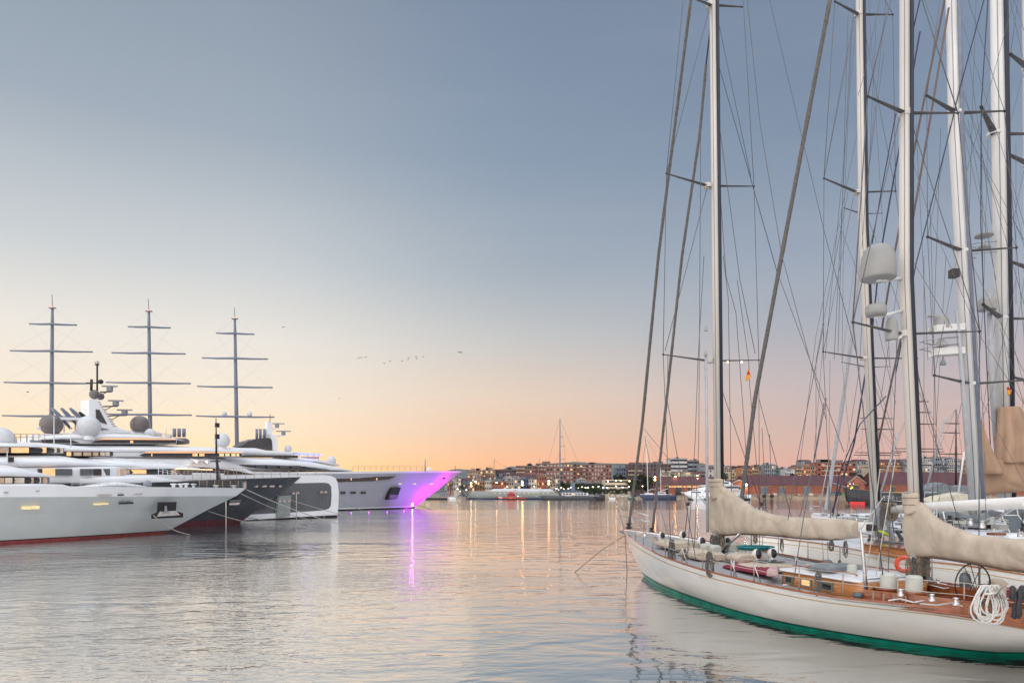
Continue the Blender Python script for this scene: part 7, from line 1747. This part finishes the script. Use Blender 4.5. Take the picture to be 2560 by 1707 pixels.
bx(S, 'radar_arch', SLATE, 1428, 1437, 1206, 1228, Y + 2, 1.5)
# small boats
def tinyboat(label, x0, x1, Y, m, cab=None):
    c = U((x0 + x1) / 2, 1240, Y); S = thing('motor_boat', label, 'boat', (c.x, Y, 0), 0, 'small boats along the far quay')
    farhull(S, x0, x1, 1242, 1243.5, 1247, Y, m, 3, (1, 0)); 
    if cab: bx(S, 'cabin', WHITE, *cab, 1238.5, 1243, Y, 1.8); bx(S, 'window', GLASSD, cab[0] + .5, cab[1] - .5, 1239.5, 1241.3, Y - .1, 1.8)
tinyboat('white dinghy moored under the quay wall left of the blue ketch', 1520, 1538, 430, WHITE); tinyboat('green and dark workboat near the hall', 1568, 1588, 435, mat('dark_green_hull', (.02, .12, .09), .5), (1572, 1580)); tinyboat('dark open boat below the magenta bow', 1060, 1118, 400, BLACK, (1066, 1074))
tinyboat('small white cabin boat beside the dark open boat', 1120, 1140, 430, WHITE, (1126, 1136))
# blue ketch
Y = 405; c = U(1640, 1240, Y)
S = thing('sailing_yacht', 'dark blue ketch with white masts at the far quay', 'yacht', (c.x, Y, 0), 0, 'boats along the far quay')
farhull(S, 1594, 1690, 1236, 1237, 1247, Y, NAVY, 5, (4, 0)); bx(S, 'sheer_stripe', WHITE, 1600, 1680, 1234.8, 1235.8, Y - 2.5, .2); bx(S, 'deckhouse', WHITE, 1643, 1662, 1229, 1236, Y, 3); bx(S, 'window_band', GLASSD, 1645, 1660, 1230.5, 1233, Y - .1, 3); bx(S, 'coachroof', WHITE, 1612, 1632, 1232, 1236, Y, 2.5)
pole(S, 'mast', MASTW, [(1620, 1234, Y), (1616, 1092, Y)], [.3, .15]); pole(S, 'mast', MASTW, [(1652, 1230, Y), (1651, 1150, Y)], [.25, .12]); pole(S, 'boom', MASTW, [(1621, 1225, Y), (1648, 1219, Y)], .15); pole(S, 'boom', MASTW, [(1653, 1226, Y), (1670, 1221, Y)], .15)
for q in ([(1616, 1094, Y), (1596, 1235, Y)], [(1616, 1094, Y), (1690, 1236, Y)], [(1617, 1092, Y), (1604, 1160, Y), (1600, 1235, Y)], [(1651, 1152, Y), (1622, 1230, Y)]): pole(S, 'stay', WIRE, q, .05, 4)
# white motor yacht at the far quay
Y = 385; c = U(1788, 1240, Y)
S = thing('motor_yacht', 'white three-deck motor yacht moored before the brick sheds', 'yacht', (c.x, Y, 0), 0, 'boats along the far quay')
farhull(S, 1701, 1874, 1229, 1236, 1246.5, Y, WHITE, 8, (9, 0)); farhull(S, 1718, 1872, 1245, 1245, 1249, Y - .05, BLACK, 8.05, (1, 0), name='boot_stripe')
fS = Fr((c.x, Y), (1, .001))
for nm, pts, m in (('main_deckhouse', [(1722, 1227, 1232, 2.0), (1760, 1223, 1234, 3.4), (1800, 1223, 1236, 3.6), (1858, 1225, 1236, 3.6)], WHITE), ('upper_deckhouse', [(1748, 1220, 1226, 2.2), (1770, 1214, 1226, 3.2), (1846, 1214, 1225, 3.2)], WHITE), ('deck_roof', [(1752, 1213, 1215, 2.4), (1775, 1211, 1215, 3.6), (1850, 1213, 1215, 3.6)], WHITE), ('main_roof', [(1735, 1221.5, 1224, 2.4), (1770, 1221, 1225, 3.8), (1858, 1223, 1225.5, 3.8)], WHITE), ('sun_deck_house', [(1795, 1206, 1213, 1.6), (1806, 1202, 1213, 2.4), (1825, 1203, 1213, 2.4), (1832, 1210, 1213, 2.2)], WHITE), ('hull_shoulder', [(1840, 1234, 1246, 4.05), (1868, 1236, 1246, 3.9)], GREYB)):
    mb = MB(); loafpx(mb, fS, pts, e=5); mb.build(nm, m, S)
for (x0, x1, y0, y1, m) in ((1728, 1739, 1228.5, 1231, GLASSD), (1742, 1752, 1228.5, 1231, GLASSD), (1775, 1846, 1216, 1220, GLASSD), (1816, 1848, 1225.5, 1229.5, LITD), (1806, 1822, 1204.5, 1208.5, GLASSD), (1762, 1812, 1226, 1229, GLASSD)):
    bx(S, 'window_band', m, x0, x1, y0, y1, Y - 4.0 if y0 > 1224 else (Y - 3.35 if y0 > 1212 else Y - 2.5), .3)
for x in (1741, 1748.5, 1756): bx(S, 'porthole', GLASSD if x != 1748.5 else LITY, x, x + 2.2, 1238.5, 1240.3, Y - 4.1, .3)
pole(S, 'radar_mast', WHITE, [(1812, 1203, Y), (1806, 1192, Y), (1798, 1189, Y)], .3); mb = MB(); mb.ball(U(1802, 1183, Y), 1.0, 12, sz=1.2); mb.build('radome', DOMEW, S)
# navigation marks and small floats
for i, (x, y, Y) in enumerate(((1719, 1259, 60), (1903, 1259, 60))):
    pass
# birds over the harbour
def bird(i, px, py, Y=160, s=.45):
    p = U(px, py, Y); rnd = random.Random(i); a = rnd.uniform(.15, .5); mb = MB()
    mb.add([p + Vector((-s * 1.6, 0, s * a * 1.6)), p + Vector((-s * .7, -.1, s * (a + .35))), p + Vector((0, -.15, 0)), p + Vector((s * .7, -.1, s * (a + .3))), p + Vector((s * 1.6, .1, s * a)), p + Vector((s * .65, .22, s * (a + .15))), p + Vector((0, .25, -.03)), p + Vector((-s * .65, .22, s * (a + .15)))], [(0, 1, 7), (1, 2, 6, 7), (2, 3, 5, 6), (3, 4, 5)])
    mb.tube([p + Vector((0, -.35, 0)), p + Vector((0, -.1, -.02)), p + Vector((0, .3, .0))], [.03, .08, .03], 6)
    return mb.build('seagull', BLACK)
bd = [(896, 895, 'first bird of the flock from the left'), (903, 894, 'second bird of the flock'), (914, 893, 'third bird of the flock'), (960, 908, 'low bird in the gap of the flock'), (975, 903, 'bird right of the low one'), (1005, 903, 'first bird of the tight group'), (1020, 899, 'lower bird of the tight group'), (1022, 894, 'upper left bird of the tight group'), (1040, 892, 'middle bird of the tight group'), (1042, 897, 'lower middle bird of the tight group'), (1058, 892, 'rightmost bird of the tight group'), (1148, 881, 'two-winged bird flying alone to the right'), (1152, 882, 'bird close behind the lone one'), (708, 818, 'tiny bird high above the yachts'), (848, 996, 'bird gliding low over the far yacht'), (69, 980, 'bird by the left ship mast')]
for i, (x, y, lb) in enumerate(bd):
    tag(bird(i, x, y, s=.22 if x < 1100 else .36), 'dark ' + lb, 'bird', 'seagulls over the harbour')
# the dusk haze over harbour and hills
hz = bpy.data.materials.new('haze_volume'); hz.use_nodes = True
for n in list(hz.node_tree.nodes): hz.node_tree.nodes.remove(n)
pv = N('ShaderNodeVolumePrincipled', hz.node_tree); pv.inputs['Color'].default_value = (.94, .95, .98, 1); pv.inputs['Density'].default_value = 1.5e-5; pv.inputs['Anisotropy'].default_value = 0.0
ho = N('ShaderNodeOutputMaterial', hz.node_tree); hz.node_tree.links.new(pv.outputs[0], ho.inputs['Volume'])
mb = MB(); mb.box((0, 4900, 320), (26000, 10600, 642)); o = mb.build('haze', hz); o['kind'] = 'stuff'
